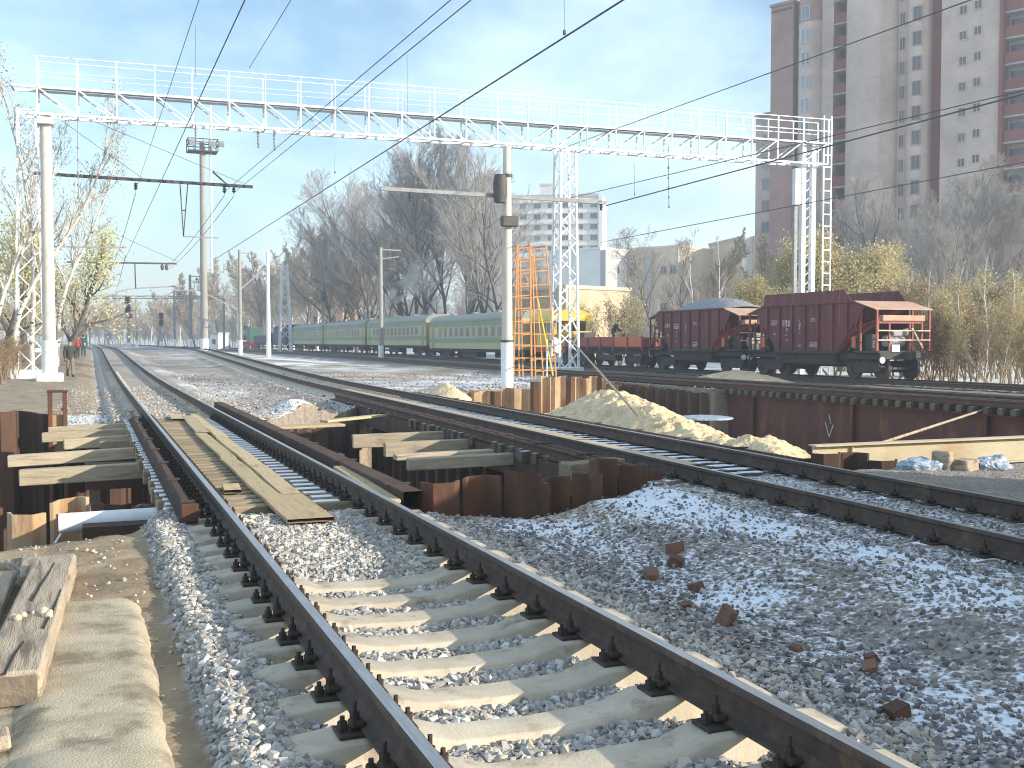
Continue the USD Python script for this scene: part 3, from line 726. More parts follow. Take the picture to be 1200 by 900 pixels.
# ---------------------------------------------------------------- the pit: sheet piles, struts, pipe, sand
def pile_wall(label, path, tops, bottom, mat, pitch=0.42, flip=1, seed=1, rag=0.05, group='sheet pile walls of the pit', mats=None):
    """Interlocked trough-shaped sheet piles along a path; tops: heights at the path's points."""
    rg = random.Random(seed)
    P = np.array(path, float); seg = np.linalg.norm(np.diff(P, axis=0), axis=1); L = np.concatenate([[0], np.cumsum(seg)])
    n = max(1, int(L[-1] / pitch))
    t = thing('sheet_pile_wall', label, 'sheet piling', (*P[0], bottom), group=group)
    for k in range(n):
        s = (k + 0.5) * L[-1] / n
        c = np.array([np.interp(s, L, P[:, 0]), np.interp(s, L, P[:, 1])])
        i = min(np.searchsorted(L, s) - 1, len(seg) - 1)
        d = (P[i + 1] - P[i]) / seg[i]; o = np.array([d[1], -d[0]]) * flip
        top = np.interp(s, L, tops) + rg.uniform(-rag, rag)
        a, dep, th = pitch / 2, 0.19, 0.016
        sg_ = 1 if k % 2 == 0 else -1
        prof = [(-a - 0.01, 0.0), (-a * 0.55, dep), (a * 0.55, dep), (a + 0.01, 0.0), (a - 0.03, -0.012), (a * 0.55 - 0.015, dep - th), (-a * 0.55 + 0.015, dep - th), (-a + 0.03, -0.012)]
        prof = [(q, w * sg_ + 0.002 * k % 0.006) for q, w in prof]
        cut = rg.uniform(-0.04, 0.04)
        m = MB().prism(prof if sg_ > 0 else prof[::-1], (c[0], c[1], bottom), (d[0], d[1], 0), (o[0], o[1], 0), (0, 0, top - bottom))
        v = m.v[0]; hi = v[:, 2] > bottom + 0.1
        v[hi, 2] += cut * ((v[hi, :2] - c) @ d) / a
        part(t, 'sheet_pile', m, (mats[k % len(mats)] if mats else mat), label=None)
    return t


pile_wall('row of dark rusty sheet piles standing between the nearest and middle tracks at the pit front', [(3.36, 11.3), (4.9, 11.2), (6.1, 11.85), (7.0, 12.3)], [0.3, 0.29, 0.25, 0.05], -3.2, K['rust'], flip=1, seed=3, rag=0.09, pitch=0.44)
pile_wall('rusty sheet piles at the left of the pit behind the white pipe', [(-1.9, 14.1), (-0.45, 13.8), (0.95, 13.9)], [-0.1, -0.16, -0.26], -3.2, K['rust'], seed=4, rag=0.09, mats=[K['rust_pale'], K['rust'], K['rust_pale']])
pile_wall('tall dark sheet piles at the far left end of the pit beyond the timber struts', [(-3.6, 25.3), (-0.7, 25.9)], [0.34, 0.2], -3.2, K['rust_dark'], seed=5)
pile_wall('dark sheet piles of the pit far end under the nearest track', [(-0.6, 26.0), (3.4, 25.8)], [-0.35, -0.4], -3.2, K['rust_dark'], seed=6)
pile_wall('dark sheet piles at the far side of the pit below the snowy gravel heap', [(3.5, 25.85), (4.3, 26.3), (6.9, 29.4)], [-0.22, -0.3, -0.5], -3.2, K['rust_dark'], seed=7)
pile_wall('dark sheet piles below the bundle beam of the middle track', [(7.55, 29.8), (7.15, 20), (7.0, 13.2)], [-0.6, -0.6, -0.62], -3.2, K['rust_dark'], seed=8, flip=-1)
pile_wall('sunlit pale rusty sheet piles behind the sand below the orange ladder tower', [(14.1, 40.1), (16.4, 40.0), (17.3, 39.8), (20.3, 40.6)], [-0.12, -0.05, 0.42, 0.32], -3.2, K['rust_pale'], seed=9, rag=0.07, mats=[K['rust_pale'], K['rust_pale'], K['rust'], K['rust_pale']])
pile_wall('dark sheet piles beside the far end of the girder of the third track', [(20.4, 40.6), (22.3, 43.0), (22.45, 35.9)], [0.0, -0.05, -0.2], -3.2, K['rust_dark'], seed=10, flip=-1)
pile_wall('stub of dark sheet piles in front of the pale beam right of the sand', [(10.75, 14.1), (12.75, 13.75)], [0.06, -0.22], -3.2, K['rust_dark'], seed=11, pitch=0.5)
t = thing('steel_post', 'rust brown steel post with a square opening at the far left corner of the pit', 'post', (-0.7, 25.5, -3))
for xx in (-0.82, -0.52):
    part(t, 'post_side', MB().cbox((xx, 25.45, -1.2), (0.09, 0.24, 3.9), 0.01), K['rust'])
part(t, 'top_plate', MB().cbox((-0.67, 25.45, 0.72), (0.42, 0.28, 0.05), 0.01), K['rust'])
part(t, 'lower_plate', MB().cbox((-0.67, 25.47, 0.32), (0.3, 0.2, 0.05), 0.01).cbox((-0.67, 25.5, -0.3), (0.3, 0.1, 1.0), 0.01), K['rust_pale'])

def strut(p0, p1, w, h, label, mat='timber', group='timbers laid across the pit', name='timber'):
    p0, p1 = np.array(p0, float), np.array(p1, float); d = p1 - p0
    m = MB().cbox((p0 + p1) / 2, (np.linalg.norm(d), w, h), 0.012, rz=math.atan2(d[1], d[0]), ry=-math.atan2(d[2], np.hypot(d[0], d[1])))
    return solo(name, m, K[mat], label, 'timber', group)


strut((-1.02, 17.75, -0.26), (0.9, 17.75, -0.22), 0.22, 0.24, 'thick pale yellow timber, nearest of the struts in the left pit')
strut((-1.35, 20.5, -0.28), (0.86, 20.4, -0.2), 0.24, 0.2, 'long grey tan timber, second strut from the near end in the left pit')
strut((0.15, 21.3, -0.12), (0.86, 21.25, -0.1), 0.18, 0.14, 'short dark timber stub against the rail bundle in the left pit', 'bridge_timber')
strut((-0.5, 22.6, -0.2), (0.86, 22.7, -0.16), 0.22, 0.2, 'short pale timber, third strut from the near end in the left pit')
strut((-0.95, 24.4, -0.2), (0.86, 24.3, -0.14), 0.24, 0.2, 'grey timber in the left pit, fourth strut from the near end')
strut((-0.85, 25.3, -0.14), (0.8, 25.1, -0.08), 0.22, 0.18, 'grey weathered timber lying at the far edge of the left pit')
strut((5.0, 21.55, -0.24), (6.95, 21.3, -0.2), 0.22, 0.27, 'pale thick timber in the middle pit, farthest of the four struts')
strut((5.2, 19.75, -0.25), (6.9, 19.6, -0.22), 0.22, 0.27, 'pale timber in the middle pit, second farthest of the four struts')
strut((4.95, 18.1, -0.22), (7.05, 18.0, -0.18), 0.26, 0.1, 'thin pale board in the middle pit, second nearest of the four struts')
strut((4.9, 17.1, -0.24), (7.05, 17.0, -0.2), 0.22, 0.2, 'pale timber in the middle pit, nearest of the four struts')
strut((6.05, 13.3, 0.02), (7.0, 13.55, 0.04), 0.3, 0.22, 'grey snow dusted block behind the rusty piles between the tracks', 'bridge_timber')
strut((3.75, 24.2, -0.12), (5.4, 24.3, -0.1), 0.55, 0.06, 'wide pale board at the far edge of the middle pit below the gravel heap', 'plank', name='board')
strut((5.2, 25.4, -0.1), (6.9, 26.3, -0.05), 0.3, 0.06, 'narrow pale board slanting to the middle track at the far pit edge', 'plank', name='board')
strut((3.05, 13.9, 0.14), (2.98, 10.95, 0.10), 0.17, 0.05, 'pale splintered board wedged beside the right rail of the nearest track', 'plank', name='board')
m = MB().tube([(-0.34, 12.78, -0.215), (-0.2, 12.78, -0.213), (0.2, 12.77, -0.207), (0.9, 12.75, -0.2)], 0.112, 24, cap=False)
m.tube([(0.9, 12.75, -0.2), (-0.34, 12.78, -0.215)], 0.1, 24, cap=False)
t = thing('white_pipe', 'white plastic pipe lying across the pit front left of the track', 'pipe', (-0.3, 12.78, -0.3))
part(t, 'pipe_wall', m, K['pipe'], smooth=50)
part(t, 'pipe_rim', MB().lathe([(0.1, -0.004), (0.112, -0.004), (0.112, 0.006), (0.1, 0.006)], (-0.34, 12.78, -0.215), 24, 'x'), K['pipe'])
solo('rod', MB().tube([(-0.32, 12.6, -0.3), (-0.62, 12.3, -0.75)], 0.012, 6), K['pipe'], 'thin pale rod sticking down below the end of the white pipe', 'rod')

# planks of the walkway between the rails of the nearest track
WP = [(2.02, 2.03, 10.5, 12.45, 0.47, 'wide pale board at the near end of the plank walkway of the nearest track'),
      (1.90, 1.93, 12.35, 16.6, 0.23, 'left plank of the second pair of the walkway on the nearest track'),
      (2.15, 2.19, 12.3, 15.4, 0.22, 'right plank of the second pair of the walkway, notched at its near end'),
      (1.95, 1.98, 16.5, 21.4, 0.22, 'left plank of the third pair of the walkway on the nearest track'),
      (2.2, 2.24, 15.3, 20.2, 0.21, 'right plank of the third pair of the walkway on the nearest track'),
      (2.02, 2.14, 21.3, 26.4, 0.25, 'left plank of the far pair of the walkway on the nearest track'),
      (2.27, 2.38, 20.1, 27.2, 0.22, 'right plank of the far pair of the walkway on the nearest track'),
      (1.55, 1.6, 12.9, 13.5, 0.2, 'small scrap of board beside the walkway planks'),
      (1.88, 1.9, 25.4, 27.0, 0.3, 'short board at the far left end of the walkway planks')]
for k, (xa, xb, ya, yb, w, lab) in enumerate(WP):
    m = MB(); n = 9; rg = random.Random(60 + k)
    pr = [(-w / 2, 0.0), (w / 2, 0.0), (w / 2, 0.036), (w / 2 - 0.006, 0.04), (-w / 2 + 0.006, 0.04), (-w / 2, 0.036)]
    yy = np.linspace(ya, yb, n)
    p = np.column_stack([np.linspace(xa, xb, n) + 0.006 * np.sin(yy * 2.1 + k), yy, 0.004 + 0.003 * (k % 3) + 0.004 * np.sin(yy * 1.3 + k) + 0.004])
    m.sweep(pr, p)
    solo('walkway_plank', m, K['plank'], lab, 'plank', 'planks between the rails of the nearest track')

# sand
def sand_z(x, y):
    rx = np.interp(y, [14, 16, 18, 22, 27, 32, 39], [11.4, 11.8, 12.5, 13.3, 14.2, 15.0, 16.2])
    rz_ = np.interp(y, [14.2, 15.5, 17, 18.4, 20, 22, 25, 28, 30, 33, 39.5], [-2.2, -0.78, -0.46, -0.14, -0.44, -0.38, -0.02, 0.3, 0.12, -0.5, -1.4])
    d = x - rx
    z = rz_ - np.where(d < 0, 0.55, 0.42) * (np.sqrt(d * d + 0.12) - 0.35)
    lump = np.abs(fbm(x, y, 1.5, 22, 3) - 0.5) * 2
    return z + 0.3 * (fbm(x, y, 0.8, 21) - 0.5) + 0.42 * (0.25 - lump) + 0.16 * (fbm(x, y, 5.0, 23, 3) - 0.5)


sx, sy = np.arange(9.4, 20.5, 0.075), np.arange(14.0, 39.9, 0.09)
SX, SY = np.meshgrid(sx, sy)
SZ = sand_z(SX, SY)
SZ = np.where((SX < sx[1]) | (SX > sx[-2]) | (SY < sy[1]) | (SY > sy[-2]), -3.4, SZ)
k = len(sx); ii, jj = np.meshgrid(np.arange(len(sy) - 1), np.arange(k - 1), indexing='ij')
q = np.stack([ii * k + jj, ii * k + jj + 1, (ii + 1) * k + jj + 1, (ii + 1) * k + jj], -1).reshape(-1, 4)
solo('sand_heap', (np.stack([SX, SY, SZ], -1).reshape(-1, 3), q), K['sand'], 'large lumpy heap of yellow sand in the pit right of the middle track', 'sand heap', smooth=True)

def mound(name, cx, cy, rx, ry, h, mat, label, cat, seed=1, z0=-0.1, amp=0.35, n=36, fine=2.0, kind=None):
    a, b = np.meshgrid(np.linspace(-1, 1, n), np.linspace(-1, 1, n))
    X, Y = cx + rx * a, cy + ry * b
    rr = np.sqrt(a * a + b * b)
    Z = z0 + h * np.clip(1 - rr, 0, 1) ** 0.8 * (1 - amp + 2 * amp * fbm(X, Y, fine / max(rx, ry) * 1.6, seed)) - 0.12 * (rr > 0.98)
    i, j = np.meshgrid(np.arange(n - 1), np.arange(n - 1), indexing='ij')
    q = np.stack([i * n + j, i * n + j + 1, (i + 1) * n + j + 1, (i + 1) * n + j], -1).reshape(-1, 4)
    return solo(name, (np.stack([X, Y, Z], -1).reshape(-1, 3), q), mat, label, cat, kind=kind, smooth=True)


mound('sand_heap', 28.0, 42.0, 1.5, 4.2, 0.62, K['sand'], 'low sunlit sand heap between the third track and the hopper wagons', 'sand heap', 31, z0=-0.08)
mound('sand_heap', 12.6, 38.6, 0.9, 1.5, 0.6, K['sand'], 'small sand spill at the far pit edge left of the sunlit piles', 'sand heap', 33, z0=-0.35)
c = np.array([15.9, 25.6]); zc = float(sand_z(c[0], c[1])) + 0.3
m = MB().lathe([(0.0, 0.05), (0.55, 0.03), (0.78, 0.0), (0.8, -0.03), (0.76, -0.05), (0.5, -0.01), (0.0, 0.02)], (*c, zc), 28)
solo('white_sheet', m, K['plastic_sheet'], 'pale round sheet lying behind the sand heap in front of the girder', 'sheet', smooth=40)

# the pale beam over the pit, on blocks
t = thing('steel_beam', 'long pale yellow steel beam lying across the pit at the right', 'beam', (12.4, 16, -0.5))
p0, p1 = np.array([12.3, 16.1, -0.33]), np.array([21.0, 15.3, -0.24])
part(t, 'beam_web', MB().bar(p0, p1, 0.03, 0.46), K['beam'])
for s in (-1, 1):
    part(t, 'beam_flange', MB().bar(p0 + [0, 0, s * 0.23], p1 + [0, 0, s * 0.23], 0.26, 0.026), K['beam'])
part(t, 'end_plate', MB().bar(p0 + [0.8, -0.02, -0.24], p0 + [0.8, -0.02, 0.24], 0.24, 0.02, up=(1, 0, 0)), K['beam'])
solo('timber_block', MB().cbox((12.75, 12.9, -0.22), (0.42, 0.3, 0.36), 0.02, rz=0.3).cbox((12.42, 13.02, -0.16), (0.16, 0.3, 0.5), 0.02, rz=0.3), K['old_wood'], 'brown wooden block pair beyond the middle track at the right edge', 'wood block')
for k, (cx, cy, sz, lab) in enumerate(((12.05, 13.1, 0.5, 'crumpled pale blue plastic sheet between the dark pile stub and the brown block'), (13.3, 12.9, 0.45, 'pale blue plastic scrap right of the brown wooden block'))):
    m = trimesh.creation.icosphere(4); v = m.vertices.copy()
    v *= (1 + 0.7 * (meshkit.fbm(v * 2.2 + 50 + 9 * k, 4, k) - 0.5)[:, None])
    v = v * [sz * 0.8, sz * 0.5, 0.2] + [cx, cy, -0.2]
    solo('plastic_sheet', (v, m.faces), K['plastic_sheet'], lab, 'plastic sheet')
q0, q1 = at_y(1030, 520, 16.4), at_x(1150, 481, 23.05)
solo('rod', MB().tube([q0, q1], 0.03, 6), K['old_wood'], 'thin pale pole leaning on the girder above the pale beam', 'pole')

# ---------------------------------------------------------------- left foreground
ysl = np.concatenate([np.arange(2.2, 7.9, 0.06), [7.95, 8.02, 8.1, 8.16, 8.2, 8.22]])
xs_ = np.array([-0.95, -0.95, -0.9, -0.8, -0.7, -0.6, -0.5, -0.42, -0.36, -0.31, -0.26, -0.2, -0.1, 0.0, 0.1, 0.18, 0.24, 0.285, 0.31, 0.325, 0.33])
zs_ = np.array([-0.3, -0.09, -0.075, -0.07, -0.068, -0.065, -0.065, -0.068, -0.062, -0.035, -0.02, -0.014, -0.012, -0.012, -0.013, -0.016, -0.026, -0.05, -0.08, -0.11, -0.3])
SXX = np.tile(xs_, (len(ysl), 1)); SYY = np.tile(ysl[:, None], (1, len(xs_))); SZZ = np.tile(zs_, (len(ysl), 1))
endf = np.clip((ysl - 7.95) / 0.27, 0, 1)[:, None]
SXX = SXX * (1 - 0.22 * endf ** 2) - 0.02 * endf
SZZ = np.where(SZZ > -0.25, SZZ - 0.13 * endf ** 2.2, SZZ)
SZZ = SZZ + np.where(SZZ > -0.25, 0.02 * (fbm(SXX, SYY, 6, 41) - 0.5) + 0.02 * (fbm(SXX, SYY, 1.3, 42) - 0.5), 0)
for yc in (5.15, 5.5):                                  # worn grooves across the slab
    SZZ -= np.where(SZZ > -0.25, 0.016 * np.exp(-((SYY - yc - 0.15 * (SXX + 0.2)) / 0.045) ** 2) * ((SXX > -0.32) & (SXX < 0.12)), 0)
k = len(xs_); ii, jj = np.meshgrid(np.arange(len(ysl) - 1), np.arange(k - 1), indexing='ij')
q = np.stack([ii * k + jj, ii * k + jj + 1, (ii + 1) * k + jj + 1, (ii + 1) * k + jj], -1).reshape(-1, 4)
SXX = SXX + 0.045 * (fbm(SYY, SXX * 0 + 3, 4.0, 43) - 0.5) * (SXX > 0.2)       # chipped, uneven edge
V = np.stack([SXX, SYY, SZZ], -1).reshape(-1, 3)
e0 = [(len(ysl) - 1) * k + j for j in range(k)]
F = np.vstack([q[:, [0, 1, 2]], q[:, [0, 2, 3]], [[e0[0], e0[j], e0[j + 1]] for j in range(1, k - 1)]])
solo('concrete_slab', (V, F), K['slab'], 'worn sand coloured concrete slab with rounded edges left of the track', 'concrete slab', smooth=50)

a = math.atan2(0.13, 3.15)
t = thing('wood_beam', 'big cracked squared wooden beam lying on the concrete slab', 'wood beam', (-0.32, 7.5, -0.06))
cb = np.array([-0.335, 7.5, 0.025])
v, f = MB().cbox((0, 0, 0), (0.3, 3.2, 0.19), 0.022).arrays()
m = trimesh.Trimesh(v, f).subdivide_to_size(0.07)
v = np.array(m.vertices); v += 0.012 * (np.stack([meshkit.fbm(v * [9, 2, 9] + 7 * i + 40, 3, i) for i in range(3)], -1) - 0.5) * [1, 0.3, 1]
wob = (np.abs(v[:, 0] - 0.01 * np.sin(v[:, 1] * 6)) < 0.018) & (v[:, 2] > 0.08) & (v[:, 1] < 1.3)
rzm = trimesh.transformations.rotation_matrix(-a, [0, 0, 1])[:3, :3]
part(t, 'beam_body', (v @ rzm.T + cb, m.faces), K['old_wood'], smooth=40)
part(t, 'end_grain', MB().cbox(cb + rzm @ [0, -1.602, -0.002], (0.262, 0.02, 0.15), 0.004, rz=-a), K['wood_end'])
for pts in ([(-0.02, -1.61, 0.094), (-0.012, -1.3, 0.097), (0.012, -1.0, 0.097)], [(-0.035, 0.0, 0.097), (-0.02, 0.5, 0.097), (0.0, 0.8, 0.097), (0.012, 1.25, 0.097)], [(0.09, -0.75, 0.097), (0.115, -0.2, 0.097), (0.12, 0.3, 0.096)]):
    part(t, 'crack', MB().tube([cb + rzm @ np.array(p) for p in pts], np.interp(np.linspace(0, 1, len(pts)), [0, 0.4, 1], [0.007, 0.009, 0.003]), 5), K['hair'])
m = MB()
rg = random.Random(5)
for k in range(9):
    m.tm(trimesh.creation.icosphere(1, rg.uniform(0.012, 0.035)).apply_translation(cb + rzm @ np.array([rg.uniform(-0.1, 0.12), -0.42 + rg.uniform(-0.06, 0.06), 0.105])))
solo('stone_chips', m, K['sleeper'], 'small heap of pale stone chips on top of the cracked beam', 'stone chips')
m = MB().cbox((-0.53, 5.28, -0.02), (0.34, 0.16, 0.07), 0.012, rz=0.12, ry=-0.08)
solo('board_piece', m, K['old_wood'], 'short broken board lying on the slab at the lower left corner', 'board')
strut((-0.62, 9.1, -0.02), (-0.66, 6.9, -0.02), 0.14, 0.08, 'grey weathered plank at the left edge beside the big cracked beam', 'old_wood', None, 'old_plank')
strut((-0.5, 9.9, -0.05), (-0.46, 8.9, -0.04), 0.12, 0.1, 'short grey plank left of the far end of the cracked beam', 'old_wood', None, 'old_plank')
strut((-0.62, 9.9, -0.08), (-0.42, 9.4, -0.1), 0.16, 0.09, 'split plank piece lying at the pit edge left of the cracked beam', 'old_wood', None, 'old_plank')
for k, (bx_, by_, s_, lab) in enumerate((((4.07, 7.39, 0.13), None, 1, 'largest'),)) if False else ():
    pass
BR = [(4.12, 7.4, 0.11, 'square brown brick piece left of a pair on the snowy gravel'), (4.74, 8.1, 0.12, 'brick piece at the top of the snowy gravel near the middle track'), (4.31, 7.05, 0.1, 'brick piece below the others in the middle of the snowy gravel'),
      (4.55, 7.75, 0.12, 'broken brick leaning in the snow right of the square piece'), (3.9, 6.0, 0.09, 'thin upright brick splinter on the gravel near the right rail'), (3.74, 4.2, 0.1, 'reddish brick piece nearest the camera on the right gravel'),
      (3.9, 6.5, 0.07, 'small brick chip nearest the right rail'), (4.12, 4.85, 0.09, 'brown round lump right of centre on the gravel'), (4.3, 5.05, 0.08, 'dark brown lump beside the round one on the gravel'), (3.98, 5.35, 0.06, 'small dark brown chip on the gravel slope')]
for k, (bx_, by_, s_, lab) in enumerate(BR):
    rg = random.Random(k)
    pts = np.array([[sx_ * rg.uniform(0.75, 1), sy_ * rg.uniform(0.7, 1), sz_ * rg.uniform(0.7, 1)] for sx_ in (-1, 1) for sy_ in (-1, 1) for sz_ in (-1, 1)]) * [s_ * 0.62, s_ * 0.5, s_ * (1.1 if k == 4 else 0.42)]
    pts = pts @ trimesh.transformations.euler_matrix(rg.uniform(-0.4, 0.4), rg.uniform(-0.4, 0.4), rg.uniform(0, 3))[:3, :3].T
    solo('brick_piece', MB().hull(pts + [bx_, by_, float(ground_z(bx_, by_)) + s_ * 0.28]), K['brick'], lab, 'brick', 'broken bricks on the gravel')

# loose stones
def stone(seed, flat=0.7):
    rg = np.random.default_rng(seed)
    p = rg.normal(size=(13, 3)); p /= np.linalg.norm(p, axis=1, keepdims=True)
    p *= rg.uniform(0.75, 1.1, (13, 1)) * np.array([1.1, 0.85, flat])
    h = manifold3d.Manifold.hull_points(p).to_mesh()
    return h.vert_properties[:, :3], h.tri_verts


def stones(name, pts, size, mats, label, seed=0, snow=False, embed=0.25):
    """One scatter of loose stones; pts (n, 3) on the ground."""
    rg = np.random.default_rng(seed)
    path = fresh('/World', name)
    pi = UsdGeom.PointInstancer.Define(stage, path)
    protos = []
    for k in range(6):
        pp = f'{path}/stone_{k + 1:03d}' if k else f'{path}/stone'
        usdkit.mesh(stage, pp, stone(seed * 10 + k), mats[k % len(mats)])
        protos.append(pp)
    pi.CreatePrototypesRel().SetTargets([Sdf.Path(p) for p in protos])
    n = len(pts)
    sc = size * np.exp(rg.normal(0, 0.32, n)).clip(0.45, 2.3)
    P = pts.copy(); P[:, 2] += sc * (0.6 - embed)
    q = rg.normal(size=(n, 4)); q[:, 1:3] *= 0.35; q /= np.linalg.norm(q, axis=1, keepdims=True)
    pi.CreatePositionsAttr(Vt.Vec3fArray.FromNumpy(P.astype(np.float32)))
    pi.CreateScalesAttr(Vt.Vec3fArray.FromNumpy(np.repeat(sc[:, None], 3, 1).astype(np.float32)))
    pi.CreateOrientationsAttr(Vt.QuathArray([Gf.Quath(float(a), float(b), float(c_), float(d)) for a, b, c_, d in q]))
    pi.CreateProtoIndicesAttr(Vt.IntArray.FromNumpy(rg.integers(0, 6, n).astype(np.int32)))
    return tag(path, label, 'gravel', None, 'stuff')


K['stone_a'] = look('stone_pale', (0.5, 0.485, 0.455), (0.4, 0.385, 0.36), scale=14, rough=0.9, bump=0.3, vary=0.3)
K['stone_b'] = look('stone_grey', (0.32, 0.315, 0.31), (0.23, 0.228, 0.225), scale=14, rough=0.9, bump=0.3, vary=0.35)
K['stone_c'] = look('stone_warm', (0.47, 0.41, 0.34), (0.37, 0.325, 0.27), scale=14, rough=0.9, bump=0.3, vary=0.35)
K['stone_d'] = look('stone_dark', (0.2, 0.18, 0.18), (0.13, 0.12, 0.122), scale=14, rough=0.9, bump=0.3, vary=0.4)
K['stone_e'] = look('stone_snowy', (0.25, 0.225, 0.22), (0.17, 0.155, 0.155), scale=14, rough=0.9, bump=0.3, vary=0.4, snow=(0.44, 4.0))
rg = np.random.default_rng(77)


def scatter(n, x0, x1, y0, y1, keep, power=1.0):
    px_, py_ = rg.uniform(x0, x1, n), y0 + (y1 - y0) * rg.uniform(0, 1, n) ** power
    k_ = (rg.uniform(0, 1, n) < keep(px_, py_)) & ~shapely.contains_xy(PIT, px_, py_)
    px_, py_ = px_[k_], py_[k_]
    return np.column_stack([px_, py_, ground_z(px_, py_)])


sl = np.array(Y1)
def off_sleeper(x, y, lowmid=True):
    d = np.abs(y[:, None] - sl[None]).min(1)
    on = (d < 0.14) & (np.abs(x - X1) < 1.37)
    fill = (y > 8.4) & (np.abs(x - X1) < 0.68)
    return np.where(on & ~fill, 0.05, 1.0)


A = scatter(90000, 0.25, 3.75, 2.0, 12.2, lambda x, y: off_sleeper(x, y) * sstep(x, 0.32 + 0.22 * fbm(x, y, 2.2, 51), 0.62 + 0.22 * fbm(x, y, 2.2, 51)) * (1 - sstep(x, 3.3, 3.75)) * 0.95 * (1 - 0.9 * (np.abs(np.abs(x - X1) - 0.8) < 0.1)), 1.25)
A2 = scatter(14000, 0.4, 1.0, 2.0, 12.0, lambda x, y: off_sleeper(x, y) * sstep(x, 0.4 + 0.16 * fbm(x, y, 2.2, 51), 0.52 + 0.2 * fbm(x, y, 2.2, 51)) * (1 - sstep(x, 0.8, 1.0)), 1.25)
A3 = scatter(9000, 0.5, 1.0, 2.0, 11.5, lambda x, y: 0.8 * (1 - sstep(x, 0.72, 0.98)), 1.25)
A = np.vstack([A, A2, A3])
stones('ballast_stones', A, 0.0205, [K['stone_a'], K['stone_b'], K['stone_c'], K['stone_b'], K['stone_a'], K['stone_c']], 'pale crushed stone ballast lying between the sleepers of the nearest track', 3)
B = scatter(62000, 3.2, 10.0, 2.0, 14.0, lambda x, y: sstep(x, 3.2, 3.6) * (0.5 + 0.5 * (1 - sstep(x, 3.9, 4.5))) * (1 - sstep(y, 9.6, 11.2) * 0.8) * (0.45 + 0.9 * (fbm(x, y, 1.1, 52) - 0.25)), 1.25)
stones('field_gravel', B, 0.0175, [K['stone_d'], K['stone_e'], K['stone_b'], K['stone_e'], K['stone_c'], K['stone_d']], 'dark gravel dusted with snow between the nearest and middle tracks', 4)
C_ = scatter(12000, -0.9, 4.4, 26, 46, lambda x, y: np.where(np.abs(x - X1) < 1.9, 0.8, 0.35) * (np.abs(np.abs(x - X1) - 0.8) > 0.1), 1.5)
stones('far_ballast', C_, 0.022, [K['stone_c'], K['stone_b'], K['stone_c']], 'pale ballast of the nearest track beyond the pit', 5)
D_ = scatter(15000, 4.0, 24, 27, 62, lambda x, y: 0.5 + 0 * x, 1.4)
stones('mid_gravel', D_, 0.035, [K['stone_d'], K['stone_c'], K['stone_e']], 'scattered stones on the snowy ground between the tracks beyond the pit', 6)
E_ = scatter(900, -0.9, 0.5, 4, 11, lambda x, y: 0.25 + 0 * x)
stones('loose_stones', E_, 0.014, [K['stone_c'], K['stone_a']], 'small loose stones on the brown dirt at the left', 7)


# ---------------------------------------------------------------- gantry, masts, poles, wires
def zb(x, y):
    return float(ground_z(np.array([x]), np.array([y]), False)[0])


def lattice(name, label, x, y, z1, w0, w1, mat='white_steel', group='lattice masts', leg=0.09, brace=0.045, z0=None, foot=True, cell=1.0, d=None):
    z0 = zb(x, y) if z0 is None else z0
    t = thing(name, label, 'lattice mast', (x, y, z0), group=group)
    H = z1 - z0; C = []
    for sx_, sy_ in ((-1, -1), (1, -1), (1, 1), (-1, 1)):
        C.append((np.array([x + sx_ * w0 / 2, y + sy_ * (d or w0) / 2, z0]), np.array([x + sx_ * w1 / 2, y + sy_ * (d or w1) / 2, z1])))
        part(t, 'leg', MB().bar(C[-1][0], C[-1][1], leg), K[mat])
    m, k, s = MB(), 0, 0.0
    while s < 0.995:
        w = w0 + (w1 - w0) * s
        e = min(1.0, s + cell * max(w, 0.45) / H)
        for i in range(4):
            (a0, a1), (b0, b1) = C[i], C[(i + 1) % 4]
            L_ = lambda p, q, tt: p + (q - p) * tt
            if k % 2 == 0:
                m.bar(L_(a0, a1, s), L_(b0, b1, e), brace)
            else:
                m.bar(L_(b0, b1, s), L_(a0, a1, e), brace)
        s, k = e, k + 1
    part(t, 'bracing', m, K[mat])
    if foot:
        part(t, 'footing', MB().cbox((x, y, z0 + 0.12), (w0 + 0.5, (d or w0) + 0.5, 0.5), 0.03), K['whitewash'])
    return t


GL, GR = np.array([-2.95, 51.0]), np.array([38.4, 49.2])
gz0, gz1 = at_y(57.5, 134, 51.0)[2], at_y(57.5, 103, 51.0)[2]
gt = thing('gantry', 'long white lattice truss gantry with a railing spanning all the tracks', 'gantry', (GL[0], GL[1], gz0))
gd = (GR - GL) / np.linalg.norm(GR - GL); gn = np.array([-gd[1], gd[0]]); GLEN = np.linalg.norm(GR - GL)
def gp(s, o, z):
    q = GL + gd * s + gn * o
    return np.array([q[0], q[1], z])


